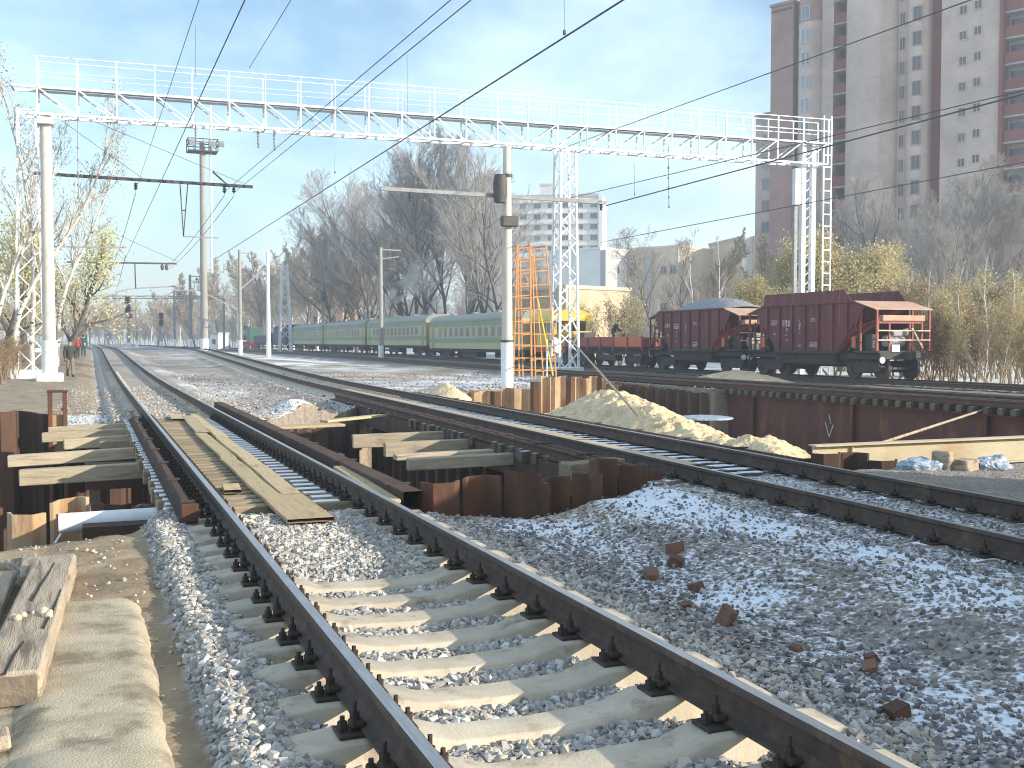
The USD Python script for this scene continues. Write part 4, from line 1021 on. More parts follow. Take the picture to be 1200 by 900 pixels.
for o in (0.0, 0.9):
    for z in (gz0, gz1):
        part(gt, 'chord', MB().bar(gp(0.5 if z == gz0 else 0, o, z), gp(GLEN, o, z), 0.1), K['white_steel'])
part(gt, 'chord', MB().bar(gp(0, 0, gz1), gp(0, 0.9, gz1), 0.1), K['white_steel'])
npan = 25; pl = (GLEN - 1.0) / npan
for k in range(npan + 1):
    s = 1.0 + pl * k
    for o in (0.0, 0.9):
        part(gt, 'upright', MB().bar(gp(s, o, gz0), gp(s, o, gz1), 0.065), K['white_steel'])
        if k < npan:
            a, b = ((gz1, gz0) if k < 14 else (gz0, gz1))
            part(gt, 'diagonal', MB().bar(gp(s, o, a), gp(s + pl, o, b), 0.055), K['white_steel'])
    m = MB().bar(gp(s, 0, gz0), gp(s, 0.9, gz0), 0.06).bar(gp(s, 0, gz1), gp(s, 0.9, gz1), 0.06)
    if k < npan:
        m.bar(gp(s, 0, gz0), gp(s + pl, 0.9, gz0), 0.05)
    part(gt, 'cross_tie', m, K['white_steel'])
    for o in (-0.05, 0.95):
        part(gt, 'railing_post', MB().bar(gp(s, o, gz1), gp(s, o, gz1 + 1.32), 0.038 if k < npan - 4 else 0.06), K['white_steel'])
    if k < npan:
        for o in (0.3, 0.6):
            pass
for o in (-0.05, 0.95):
    for z in (0.66, 1.32):
        part(gt, 'railing_rail', MB().bar(gp(0.9, o, gz1 + z), gp(GLEN, o, gz1 + z), 0.016 if z < 1.3 else 0.03), K['white_steel'])
        part(gt, 'railing_rail', MB().bar(gp(GLEN - 5, o, gz1 + z), gp(GLEN, o, gz1 + z), 0.045), K['white_steel'])
part(gt, 'walkway', MB().bar(gp(0.9, 0.45, gz1 + 0.07), gp(GLEN, 0.45, gz1 + 0.07), 0.7, 0.025), K['grey_steel'])
rx, ry = GR - gd * 0.7
for s_, w in ((GLEN - 1.3, 0.26), (GLEN - 0.65, 0.26)):
    part(gt, 'leg', MB().bar(gp(s_, 0.45, -0.2), gp(s_, 0.45, gz1), w), K['white_steel'])
m = MB()
for k in range(24):
    z = 0.2 + k * 0.52
    m.bar(gp(GLEN - 1.3, 0.45, z), gp(GLEN - 0.65, 0.45, z + 0.5), 0.05)
part(gt, 'leg_bracing', m, K['white_steel'])
part(gt, 'leg', MB().bar(gp(GLEN - 1.75, 0.5, -0.2), gp(GLEN - 1.75, 0.5, gz0 - 0.4), 0.2), K['grey_steel'])
part(gt, 'cable_box', MB().cbox(gp(GLEN - 1.8, 0.3, gz0 - 1.3), (0.4, 0.3, 2.0), 0.03), K['white_steel'])
for sx_ in (0.0, 0.5):
    part(gt, 'ladder_rail', MB().bar(gp(GLEN - 0.05 + sx_, 0.3, 0.0), gp(GLEN - 0.05 + sx_, 0.3, gz1 + 1.6), 0.07), K['white_steel'])
for k in range(22):
    part(gt, 'ladder_rung', MB().bar(gp(GLEN - 0.05, 0.3, 0.4 + 0.66 * k), gp(GLEN + 0.45, 0.3, 0.4 + 0.66 * k), 0.07), K['white_steel'])
px0, py0 = -1.65, 51.45
part(gt, 'concrete_leg', MB().tube([(px0, py0, zb(px0, py0)), (px0, py0, 3), (px0, py0, gz0)], [0.29, 0.27, 0.225], 20), K['concrete'], smooth=50)
part(gt, 'leg_collar', MB().cbox((px0, py0, gz0 - 0.25), (0.7, 0.9, 0.3), 0.02).bx(px0 - 0.34, px0 - 0.28, py0 - 0.1, py0 + 0.1, gz0 - 1.8, gz0 - 0.2), K['white_steel'])
z_ = zb(px0, py0)
part(gt, 'painted_base', MB().lathe([(0.34, -0.2), (0.325, 1.75), (0.3, 1.78)], (px0, py0, z_), 20).cbox((px0, py0, z_ + 0.1), (1.1, 1.1, 0.5), 0.05), K['whitewash'], smooth=40)
for u, va, vb in ((91, 141, 232), (783, 172, 243), (229, 143, 165), (302, 148, 172), (321, 150, 175)):
    p = at_y(u, va, 50.9); q = at_y(u + 1, vb, 50.9)
    m = MB().tube([p, q], 0.02, 5)
    for k in range(5):
        m.lathe([(0, 0.08), (0.06, 0.04), (0.06, -0.04), (0, -0.08)], p + (q - p) * (0.35 + 0.16 * k), 8)
    solo('hanging_insulator', m, K['grey_steel'], {91: 'long hanging insulator string at the left end of the gantry', 783: 'long hanging insulator string under the right half of the gantry'}.get(u, 'short insulator hanging under the left half of the gantry, ' + {229: 'leftmost', 302: 'middle', 321: 'rightmost'}.get(u, '') + ' of three'), 'insulator', 'insulators hanging from the gantry')

q = at_y(661, 425, 62.4)
lattice('lattice_mast', 'tall slim white lattice mast in the middle beside the orange ladder tower', 28.35, 62.4, at_y(661, 172, 62.4)[2], 1.35, 1.0, leg=0.14, brace=0.075, cell=0.95)
lattice('lattice_mast', 'white lattice mast at the far left behind the concrete gantry pole', -2.6, 56.0, at_y(45, 130, 56)[2], 1.25, 0.75, leg=0.1, brace=0.05, cell=1.05)
lattice('lattice_mast', 'small pale lattice mast far off on the left side of the tracks', -4.0, 112.0, at_y(82, 250, 112)[2], 1.1, 0.7, mat='grey_steel', leg=0.1, brace=0.05)
q = at_d(334, 372, 175)
lattice('lattice_mast', 'pale lattice mast behind the far coaches', q[0], q[1], at_d(334, 310, 175)[2], 1.9, 0.8, leg=0.22, brace=0.12, foot=False)


def pole(name, label, u, vtop, x, y, r0, r1, mat, base=1.6, group='concrete line poles', cat='pole'):
    z0 = zb(x, y)
    zt = at_y(u, vtop, y)[2]
    t = thing(name, label, cat, (x, y, z0), group=group)
    part(t, 'shaft', MB().tube([(x, y, z0 - 0.3), (x, y, z0 + base), (x, y, zt)], [r0, r0, r1], 18), K[mat], smooth=50)
    if base:
        part(t, 'painted_base', MB().lathe([(r0 + 0.03, -0.25), (r0 + 0.03, base), (r0, base + 0.04)], (x, y, z0), 18), K['whitewash'], smooth=50)
    return t


pm = pole('line_pole', 'white concrete pole with a long cross arm and a dark drum near its top', 597, 172, 16.95, 43.4, 0.24, 0.17, 'concrete', 2.0)
pz = 8.12
part(pm, 'cross_arm', MB().bar((11.3, 43.4, pz + 0.06), (21.75, 43.4, pz - 0.03), 0.14, 0.16), K['grey_steel'])
part(pm, 'weight_drum', MB().lathe([(0, -0.62), (0.24, -0.6), (0.3, -0.3), (0.3, 0.3), (0.24, 0.6), (0, 0.62)], (16.55, 43.2, pz + 0.3), 14).cbox((16.95, 43.1, pz - 1.1), (0.75, 0.3, 0.45), 0.04), K['dark_steel'], smooth=40)
part(pm, 'band', MB().lathe([(0.28, -0.05), (0.28, 0.05), (0.2, 0.05)], (16.95, 43.4, 1.85), 16).lathe([(0.24, -0.06), (0.24, 0.06), (0.18, 0.06)], (16.95, 43.4, pz + 0.9), 16), K['dark_steel'])
for x_ in (12.6, 21.5):
    part(pm, 'insulator', MB().lathe([(0, 0.2), (0.05, 0.2), (0.1, 0.1), (0.05, 0.08), (0.1, 0.0), (0.05, -0.02), (0.08, -0.1), (0, -0.15)], (x_, 43.4, pz - 0.25), 10), K['dark_steel'])
for u, vt, x, y, r, mat, lab in ((316, 294, 15.55, 101, 0.2, 'whitewash', 'slim bright white pole right of the grey one, between the middle and third tracks'),
                                 (286, 293, 13.75, 107, 0.2, 'concrete_grey', 'grey concrete pole with a slanted bracket, left of the bright white one'),
                                 (224, 322, 13.4, 158, 0.26, 'concrete_grey', 'grey concrete pole far down the line, left of the lighting mast foot'),
                                 (446, 290, 28.4, 109, 0.26, 'concrete_grey', 'grey concrete pole in front of the second coach'),
                                 (200, 340, 13.5, 190, 0.22, 'concrete_grey', 'small grey pole far down the line beside the signal'),
                                 (164, 352, 8.4, 215, 0.2, 'concrete_grey', 'thin far grey pole near the end of the tracks'),
                                 (347, 322, 36.5, 178, 0.3, 'concrete_grey', 'dark grey pole with a box behind the first coach')):
    t = pole('line_pole', lab, u, vt, x, y, r, r * 0.7, mat, 1.4)
    zt = at_y(u, vt, y)[2]
    if u == 286:
        part(t, 'bracket', MB().bar((x, y, zt - 3.9), (x + 4.2, y, zt - 0.2), 0.13).bar((x, y, zt - 0.3), (x + 0.9, y, zt - 0.3), 0.1), K['grey_steel'])
    if u in (446, 224, 200):
        part(t, 'bracket', MB().bar((x, y, zt - 0.2), (x + 2.2, y, zt - 0.25), 0.12).bar((x, y, zt - 1.2), (x + 2.0, y, zt - 0.9), 0.1), K['grey_steel'])
        part(t, 'insulator', MB().lathe([(0, 0.25), (0.12, 0.1), (0.12, -0.1), (0, -0.25)], (x + 0.9, y, zt - 0.6), 8), K['dark_steel'])
    if u == 347:
        part(t, 'box', MB().cbox((x, y - 0.3, zt - 3.5), (0.9, 0.6, 1.6), 0.05), K['dark_steel'])

lm = pole('lighting_mast', 'tall grey lighting mast with a railed lamp platform at its top', 240, 166, 12.0, 124, 0.42, 0.3, 'concrete_grey', 1.3, None, 'lighting mast')
zt = at_y(240, 172, 124)[2]
part(lm, 'platform', MB().cbox((12, 124, zt - 0.6), (3.2, 2.0, 0.14), 0.02), K['dark_steel'])
m = MB()
for sx_ in (-1.6, -0.8, 0, 0.8, 1.6):
    for sy_ in (-1, 1):
        m.bar((12 + sx_, 124 + sy_, zt - 0.6), (12 + sx_, 124 + sy_, zt + 0.7), 0.09)
for z in (0.1, 0.7):
    for sy_ in (-1, 1):
        m.bar((10.4, 124 + sy_, zt + z), (13.6, 124 + sy_, zt + z), 0.09)
    m.bar((10.4, 123, zt + z), (10.4, 125, zt + z), 0.09); m.bar((13.6, 123, zt + z), (13.6, 125, zt + z), 0.09)
part(lm, 'railing', m, K['dark_steel'])
for sx_ in (-1.2, 0.9, 1.9):
    part(lm, 'floodlight', MB().cbox((12 + sx_, 122.8, zt + 0.2), (0.7, 0.5, 0.6), 0.06, rx=0.4), K['grey_steel'])
part(lm, 'white_pole', MB().tube([(12.9, 124, zt - 14), (12.9, 124, zt + 4.5)], 0.14, 8), K['white_steel'])
part(lm, 'bracket', MB().bar((12, 124, zt - 13.6), (14.2, 124, zt - 13.9), 0.12).bar((14.2, 124, zt - 13.9), (14.2, 124, zt - 12.9), 0.1).bar((12, 124, zt - 16.0), (8.6, 124, zt - 16.0), 0.12).bar((12, 124, zt - 16.2), (16.5, 124, zt - 18.5), 0.14), K['grey_steel'])

# cross beams that carry the wires
bt = thing('wire_beam', 'dark steel cross beam on the left lattice mast, the nearer of two, holding the wires', 'wire beam', at_y(42, 203, 56), group='cross beams for the wires')
ba, bb = at_y(40, 203, 56), at_y(296, 219, 56)
part(bt, 'beam', MB().bar(ba, bb, 0.16, 0.14), K['dark_steel'])
h0, h1, h2 = at_y(211, 216, 56), at_y(220, 216, 56), at_y(215, 277, 56)
part(bt, 'hanger', MB().bar(h0, h2, 0.05).bar(h1, h2, 0.05).bar((h0 + h2) / 2, (h1 + h2) / 2, 0.05), K['dark_steel'])
part(bt, 'registration_arm', MB().bar(h2, at_y(256, 279, 56), 0.06).bar(at_y(60, 289, 56), at_y(148, 290, 56), 0.07), K['grey_steel'])
part(bt, 'stay', MB().bar(at_y(249, 201, 56), at_y(268, 218, 56), 0.07), K['dark_steel'])
for u in (159, 263, 274):
    p = at_y(u, 215 if u < 200 else 219, 56)
    part(bt, 'insulator', MB().lathe([(0, 0.05), (0.1, 0.0), (0.04, -0.04), (0.11, -0.12), (0.04, -0.16), (0.11, -0.24), (0.03, -0.3), (0, -0.42)], p, 10), K['dark_steel'])
bt2 = thing('wire_beam', 'far thin steel cross beam on the small lattice mast, the farther of two', 'wire beam', at_y(85, 307, 112), group='cross beams for the wires')
part(bt2, 'beam', MB().bar(at_y(78, 307, 112), at_y(207, 309, 112), 0.2, 0.16), K['dark_steel'])
part(bt2, 'hanger', MB().bar(at_y(158, 309, 112), at_y(159, 338, 112), 0.12), K['dark_steel'])
part(bt2, 'registration_arm', MB().bar(at_y(135, 342, 112), at_y(159, 338, 112), 0.1).bar(at_y(159, 338, 112), at_y(215, 335, 112), 0.12).bar(at_y(180, 355, 112), at_y(212, 337, 112), 0.1), K['grey_steel'])
for u in (129, 190, 195):
    part(bt2, 'insulator', MB().lathe([(0, 0.0), (0.16, -0.2), (0.16, -0.5), (0, -0.7)], at_y(u, 309, 112), 8), K['dark_steel'])
ft = thing('far_gantry', 'thin far gantry across the tracks at the end of the line', 'gantry', (-6, 175, 8))
m = MB()
pa, pb = at_y(100, 350, 175), at_y(262, 350, 175)
for k in range(18):
    a, b = pa + (pb - pa) * k / 18, pa + (pb - pa) * (k + 1) / 18
    m.bar(a + [0, 0, 0.35 * (k % 2)], b + [0, 0, 0.35 * (1 - k % 2)], 0.07)
part(ft, 'beam', MB().bar(pa, pb, 0.12).bar(pa + [0, 0, 0.4], pb + [0, 0, 0.4], 0.12), K['grey_steel']); part(ft, 'bracing', m, K['grey_steel'])
for p in (pa, pb):
    part(ft, 'leg', MB().bar((p[0], p[1], 0.5), p, 0.35), K['grey_steel'])


def wire(label, pts, r=0.012, name='overhead_wire', ext=0.5, n=14, sag=0.0, group='overhead wires'):
    """A wire through two pixels at known heights, carried on towards and behind the camera by ext of its length."""
    (u0, v0, z0), (u1, v1, z1) = pts
    a, b = at_z(u0, v0, z0), at_z(u1, v1, z1)
    a = a + (a - b) * ext
    s = np.linspace(0, 1, n)[:, None]
    p = a + (b - a) * s - np.array([0, 0, 1.0]) * (sag * 4 * s * (1 - s))
    return solo(name, MB().tube(p, r, 5), K['wire'], label, 'wire', group)


wire('upper wire of the nearest track, steepest at the top left of the picture', ((233, 0, 8.5), (159, 223, 9.5)), 0.009)
wire('contact wire of the nearest track, right of the upper one at the top left', ((287, 0, 6.5), (147, 303, 6.7)), 0.010, ext=1.0)
wire('thin high wire ending at the gantry railing near the lighting mast', ((341, 0, 12.2), (292, 80, 13.6)), 0.014)
wire('left one of the close pair of wires left of the picture centre at the top', ((528, 0, 8.9), (263, 225, 9.6)), 0.013)
wire('right one of the close pair of wires left of the picture centre at the top', ((552, 0, 8.5), (274, 226, 9.6)), 0.013)
wire('thick contact wire of the middle track crossing the sky from the top centre', ((730, 0, 6.6), (255, 302, 6.6)), 0.015, ext=0.6)
wire('high wire crossing the top of the brick tower', ((1137, 0, 10.8), (664, 172, 12.6)), 0.018)
wire('upper one of two wires crossing the middle of the brick tower', ((1170, 113, 9.4), (668, 232, 9.2)), 0.018)
wire('lower one of two wires crossing the middle of the brick tower', ((1200, 110, 8.8), (710, 241, 8.0)), 0.026)
wire('lowest wire right of the gantry, crossing low over the brick tower', ((1163, 197, 8.6), (704, 284, 8.4)), 0.022)
def span(label, a, b, r=0.012, sag=0.0):
    s = np.linspace(0, 1, 9)[:, None]; a, b = np.array(a, float), np.array(b, float)
    return solo('overhead_wire', MB().tube(a + (b - a) * s - np.array([0, 0, 1.0]) * sag * 4 * s * (1 - s), r, 5), K['wire'], label, 'wire', 'overhead wires')


span('slanting wire from the gantry left end down to the near cross beam', at_y(73, 142, 50.9), at_y(170, 211, 55.9))
span('long slanting wire from gantry left end to the near cross beam right end', at_y(110, 142, 50.9), at_y(285, 215, 55.9))
span('wire from the small far lattice mast to the far cross beam, steeper one', at_y(84, 252, 112), at_y(150, 308, 112.2), 0.02)
span('wire from the small far lattice mast to the right end of the far cross beam', at_y(86, 252, 112), at_y(207, 306, 112.2), 0.02)
span('faint wire of the nearest track from the near to the far cross beam', at_y(159, 226, 56), at_y(129, 317, 112), 0.018, 0.4)
span('contact wire of the nearest track beyond the near cross beam', at_y(147, 300, 56), at_y(136, 342, 112), 0.016, 0.1)
span('left faint feeder wire from the near cross beam to the far one', at_y(263, 229, 56), at_y(190, 317, 112), 0.018, 0.4)
span('right faint feeder wire from the near cross beam to the far one', at_y(274, 230, 56), at_y(195, 317, 112), 0.018, 0.4)
for k, (u, v0, v1, x) in enumerate(((229, 30, 90, 2.0), (477, 62, 150, 8.3), (661, 0, 38, 7.6), (743, 190, 228, 22.0), (392, 180, 202, 9.0))):
    p, q = at_x(u, v0, x), at_x(u + 0.5, v1, x)
    md = MB().tube([p, q], 0.004 if x < 10 else 0.01, 4)
    if k > 1:
        md.lathe([(0, 0.05), (0.03, 0.03), (0.03, -0.03), (0, -0.05)], q, 6)
    solo('wire_dropper', md, K['wire'], 'thin vertical dropper wire ' + ('beside the upper wire at the top left', 'left of the picture centre over the gantry', 'at the top centre above the thick contact wire', 'over the lower of the two right wires', 'on the thick contact wire left of the bare trees')[k], 'wire', 'dropper wires')

# signals
for (x, y, vh, lab, s) in ((5.4, 168, (352, 363), 'two headed dark railway signal on a pole straight down the nearest track', 1.0), (12.3, 205, (370, 378), 'smaller far dark railway signal right of the first one', 1.0)):
    z0 = zb(x, y); u = 150 if y < 180 else 190
    zt = at_y(u, vh[0], y)[2]
    t = thing('railway_signal', lab, 'signal', (x, y, z0), group='railway signals')
    part(t, 'mast', MB().tube([(x, y, z0), (x, y, zt + 0.2)], 0.2, 10), K['concrete_grey'])
    part(t, 'painted_base', MB().cbox((x, y, z0 + 0.4), (0.7, 0.7, 1.2), 0.05), K['whitewash'])
    for v in vh:
        z = at_y(u, v, y)[2]
        h = part(t, 'signal_head', MB().cbox((x - 0.05, y - 0.35, z), (0.8, 0.35, 1.15), 0.1), K['cloth_dark'])
        for q in (-0.3, 0.3):
            part(h, 'hood', MB().lathe([(0.2, 0.0), (0.2, 0.3), (0.17, 0.3)], (x - 0.05, y - 0.85, z + q), 10, 'y'), K['cloth_dark'])
    if y < 180:
        part(t, 'marker', MB().cbox((x + 0.35, y - 0.3, zt - 2.3), (0.5, 0.2, 0.6), 0.03), K['cloth_red'])

# orange ladder tower
t = thing('ladder_tower', 'orange yellow steel ladder tower standing behind the sheet piles', 'ladder tower', (*at_y(625, 443, 44.5)[:2], zb(18.2, 44.5)))
Yt = 44.5
def F_(u, v, dy=0.0):
    p = at_y(u, v, Yt); return p + np.array([0, dy, 0])


for dy in (0.0, 1.5):
    for (ua, va, ub, vb, w) in ((602, 442, 606, 288, 0.05), (623, 443, 621, 284, 0.075), (627.5, 443, 624, 300, 0.055), (652, 443, 640, 288, 0.055)):
        part(t, 'upright', MB().bar(F_(ua, va, dy), F_(ub, vb, dy), w), K['orange'])
    for v in (291, 303, 317, 333, 347, 362, 377, 391, 405, 420, 434):
        f = (443 - v) / 155
        part(t, 'rung', MB().bar(F_(602 + 4 * f, v, dy), F_(623 - 2 * f, v - 1, dy), 0.048), K['orange'])
        part(t, 'rung', MB().bar(F_(627 - 3 * f, v + 1, dy), F_(652 - 12 * f, v, dy), 0.045), K['orange'])
for v in (288, 362, 434):
    f = (443 - v) / 155
    for u in (602 + 4 * f, 623 - 2 * f, 652 - 12 * f):
        part(t, 'tie', MB().bar(F_(u, v), F_(u, v, 1.5), 0.05), K['orange'])
part(t, 'brace', MB().bar(F_(630, 350), F_(648, 440), 0.06).bar(F_(604, 360), F_(601, 415, 0.2), 0.05), K['yellow'])
t = thing('dish_lamp', 'round white dish lamp on a thin post beside the ladder tower', 'lamp', (*at_y(641, 445, 45)[:2], zb(19.4, 45)))
p = at_y(641, 398, 45); b_ = np.array([p[0], 45, zb(p[0], 45)])
part(t, 'post', MB().tube([b_, p], 0.05, 8), K['white_steel'])
cd = at_y(651.5, 405, 45)
dish = MB().lathe([(0.0, -0.14), (0.2, -0.11), (0.3, -0.02), (0.33, 0.05), (0.31, 0.05), (0.26, -0.02), (0.0, -0.1)], (0, 0, 0), 20)
v, f = dish.arrays()
v = v @ trimesh.transformations.euler_matrix(rad(72), 0, rad(30))[:3, :3].T * [1, 1, 1.15] + cd
part(t, 'dish', (v, f), K['whitewash'], smooth=50)
part(t, 'arm', MB().bar(p, cd, 0.05), K['dark_steel'])
span_ = MB().tube([at_y(667, 396, 46), np.array(at_z(748, 487, 0.05))], 0.035, 6)
solo('stay_rope', span_, K['old_wood'], 'slanting pale stay rope from the lattice mast down to the sand heap', 'rope')


# ---------------------------------------------------------------- the train (frames: x across, y along, z up from the rail top)
RT_Z = 0.2
def bogie(t, yc, wb=1.85, r=0.475, side=0.98, name='bogie_frame'):
    for s in (-1, 1):
        for a in (-1, 1):
            w = part(t, 'wheel', MB().lathe([(0.0, -0.05), (0.12, -0.07), (0.2, -0.03), (r - 0.09, -0.03), (r - 0.05, -0.06), (r, -0.06), (r + 0.028, 0.05), (r + 0.028, 0.075), (r - 0.08, 0.06), (0.15, 0.04), (0.0, 0.04)][::-1], (s * 0.79, yc + a * wb / 2, r), 22, 'x') if s < 0 else
                     MB().lathe([(0.0, 0.05), (0.12, 0.07), (0.2, 0.03), (r - 0.09, 0.03), (r - 0.05, 0.06), (r, 0.06), (r + 0.028, -0.05), (r + 0.028, -0.075), (r - 0.08, -0.06), (0.15, -0.04), (0.0, -0.04)], (s * 0.79, yc + a * wb / 2, r), 22, 'x'), K['wheel'], smooth=35)
            part(t, 'axle_box', MB().cbox((s * side, yc + a * wb / 2, r), (0.22, 0.3, 0.32), 0.04), K['under'])
        prof = [(-wb / 2 - 0.3, r + 0.12), (-wb / 2 - 0.2, r + 0.26), (-0.5, r + 0.3), (0.5, r + 0.3), (wb / 2 + 0.2, r + 0.26), (wb / 2 + 0.3, r + 0.12), (wb / 2 + 0.1, r + 0.02), (0.45, r - 0.2), (-0.45, r - 0.2), (-wb / 2 - 0.1, r + 0.02)]
        part(t, name, MB().prism(prof, (s * side - 0.06, yc, 0), (0, 1, 0), (0, 0, 1), (0.13, 0, 0)), K['under'])
        m = MB()
        for dy in (-0.2, 0.0, 0.2):
            m.tube([(s * side + 0.05, yc + dy, r - 0.14), (s * side + 0.05, yc + dy, r + 0.2)], 0.07, 8)
        part(t, 'spring', m, K['wheel'])
    m = MB()
    for a in (-1, 1):
        m.tube([(-0.8, yc + a * wb / 2, r), (0.8, yc + a * wb / 2, r)], 0.085, 10)
    part(t, 'axle', m, K['wheel'])


def coupler(t, y0, s):
    part(t, 'coupler', MB().cbox((0, y0 + s * 0.25, 1.06), (0.28, 0.6, 0.3), 0.05).cbox((0.1, y0 + s * 0.55, 1.06), (0.35, 0.22, 0.34), 0.06), K['under'])


def hopper(label, loc, coaming, load, posts='wagon_red', seed=1):
    global YS
    YS = 0.885
    t = thing('hopper_wagon', label, 'hopper wagon', loc, group=None)
    LOCAL.add(t)
    W = 1.5
    # long side: straight over the middle, ends cut back towards the bottom
    prof = [(-2.5, 1.2), (2.5, 1.2), (3.75, 2.4), (3.75, 3.35), (-3.75, 3.35), (-3.75, 2.4)]
    for s in (-1, 1):
        part(t, 'side_wall', MB().prism(prof, (s * W - 0.025, 0, 0), (0, 1, 0), (0, 0, 1), (0.05, 0, 0)), K['maroon'])
        for k in range(7):
            yy = -3.3 + 1.1 * k
            z0 = 1.2 if abs(yy) <= 2.5 else 1.2 + (abs(yy) - 2.5) * 0.96
            part(t, 'rib', MB().cbox((s * (W + 0.06), yy, (z0 + 3.3) / 2), (0.09, 0.1, 3.3 - z0), 0.015), K['maroon'])
        part(t, 'top_rail', MB().cbox((s * (W + 0.03), 0, 3.36), (0.14, 7.7, 0.1), 0.02), K['maroon'])
        part(t, 'sill', MB().cbox((s * (W + 0.02), 0, 1.17), (0.14, 5.4, 0.14), 0.02), K['under'])
        part(t, 'discharge_door', MB().hull([(s * 1.45, y_, z_) for y_, z_ in ((-2.3, 1.15), (2.3, 1.15))] + [(s * 0.55, y_, 0.5) for y_ in (-2.2, 2.2)] + [(s * 1.3, y_, 0.62) for y_ in (-2.2, 2.2)]), K['under'])
        part(t, 'solebar', MB().cbox((s * 1.15, 0, 1.0), (0.16, 10.6, 0.26), 0.02), K['under'])
        if coaming:
            part(t, 'coaming', MB().prism([(-3.55, 3.4), (3.75, 3.4), (3.6, 3.9), (-3.0, 3.9)], (s * (W - 0.0) - 0.02, 0, 0), (0, 1, 0), (-s * 0.0, 0, 1), (0.04, 0, 0)), K['maroon'])
    for s in (-1, 1):                                          # sloped ends and the roof over each end platform
        part(t, 'slope_sheet', MB().hull([(-W + 0.03, s * 1.3, 1.2), (W - 0.03, s * 1.3, 1.2), (-W + 0.03, s * 3.75, 3.3), (W - 0.03, s * 3.75, 3.3), (-W + 0.03, s * 1.35, 1.12), (-W + 0.03, s * 3.8, 3.22), (W - 0.03, s * 1.35, 1.12), (W - 0.03, s * 3.8, 3.22)]), K['maroon'])
        part(t, 'end_roof', MB().hull([(-W - 0.05, s * 3.74, 3.4), (W + 0.05, s * 3.74, 3.4), (-W - 0.05, s * 5.3, 3.02), (W + 0.05, s * 5.3, 3.02), (-W - 0.05, s * 3.74, 3.37), (W + 0.05, s * 3.74, 3.37), (-W - 0.05, s * 5.3, 2.98), (W + 0.05, s * 5.3, 2.98)]), K['wagon_pale'])
        part(t, 'side_wing', MB().prism([(s * 3.75, 3.34), (s * 3.75, 2.0), (s * 3.95, 2.4), (s * 4.5, 3.16)][::int(s)], (-W - 0.02, 0, 0), (0, 1, 0), (0, 0, 1), (0.04, 0, 0)), K['maroon'])
        part(t, 'platform', MB().cbox((0, s * 4.55, 1.2), (2.9, 1.75, 0.09), 0.01), K['under'])
        for x_ in (-1.4, 1.4):
            part(t, 'post', MB().bar((x_, s * 5.25, 1.22), (x_, s * 5.25, 3.0), 0.08), K[posts])
            part(t, 'post', MB().bar((x_, s * 4.1, 1.22), (x_, s * 4.1, 3.2), 0.08), K[posts])
        part(t, 'lower_roof', MB().cbox((0.1, s * 5.0, 2.63), (2.3, 0.35, 0.26), 0.03), K['wagon_pale'])
        part(t, 'frame_bar', MB().bar((-1.2, s * 5.05, 2.45), (1.2, s * 5.05, 2.45), 0.09).bar((-0.6, s * 5.05, 1.25), (-0.6, s * 5.05, 2.45), 0.08).bar((0.5, s * 5.05, 1.25), (0.5, s * 5.05, 2.45), 0.08).bar((1.15, s * 5.05, 1.25), (1.15, s * 5.05, 2.6), 0.12).bar((-1.2, s * 5.05, 1.25), (-1.2, s * 5.05, 2.6), 0.07), K[posts])
        part(t, 'handrail', MB().bar((-1.4, s * 5.3, 2.1), (1.4, s * 5.3, 2.1), 0.05).bar((-1.4, s * 5.3, 1.7), (1.4, s * 5.3, 1.7), 0.05).bar((0.5, s * 5.2, 2.2), (1.1, s * 5.2, 1.35), 0.07), K['cream'])
        part(t, 'brake_cylinder', MB().tube([(-0.5, s * 4.6, 1.65), (0.45, s * 4.6, 1.65)], 0.24, 14).tube([(0.0, s * 4.4, 1.95), (0.9, s * 4.4, 2.05)], 0.16, 12), K['panel_grey'], smooth=40)
        part(t, 'machinery', MB().cbox((-0.9, s * 4.2, 1.6), (0.35, 0.5, 0.7), 0.05).cbox((0.95, s * 4.3, 1.5), (0.3, 0.5, 0.5), 0.05).bar((-1.3, s * 3.9, 1.4), (-0.2, s * 3.2, 1.9), 0.07).bar((-1.45, s * 3.3, 1.25), (-1.45, s * 4.0, 1.9), 0.07).cbox((-1.35, s * 3.75, 1.55), (0.12, 0.3, 0.5), 0.04), K['dark_steel'])
        part(t, 'red_lever', MB().cbox((-1.5, s * 3.75, 1.6), (0.1, 0.25, 0.5), 0.03), K['wagon_orange'])
        part(t, 'buffer_beam', MB().cbox((0, s * 5.35, 1.05), (2.7, 0.14, 0.34), 0.02), K['under'])
        part(t, 'step', MB().bx(-1.35, -1.1, s * 5.25, s * 5.45, 0.55, 0.6).bar((-1.35, s * 5.35, 0.55), (-1.35, s * 5.35, 1.0), 0.05), K['under'])
        part(t, 'end_marker', MB().lathe([(0, -0.02), (0.14, -0.02), (0.14, 0.02), (0, 0.02)], (-1.25, s * 5.45, 0.85), 12, 'y').bx(-0.75, -0.35, s * 5.42, s * 5.46, 1.2, 1.5), K['whitewash'])
        YS = 1.0
        bogie(t, s * 3.4, 1.75)
        coupler(t, s * 4.78, s)
        YS = 0.885
    rg = random.Random(seed)
    m = MB()                                                   # worn, unreadable stencil marks
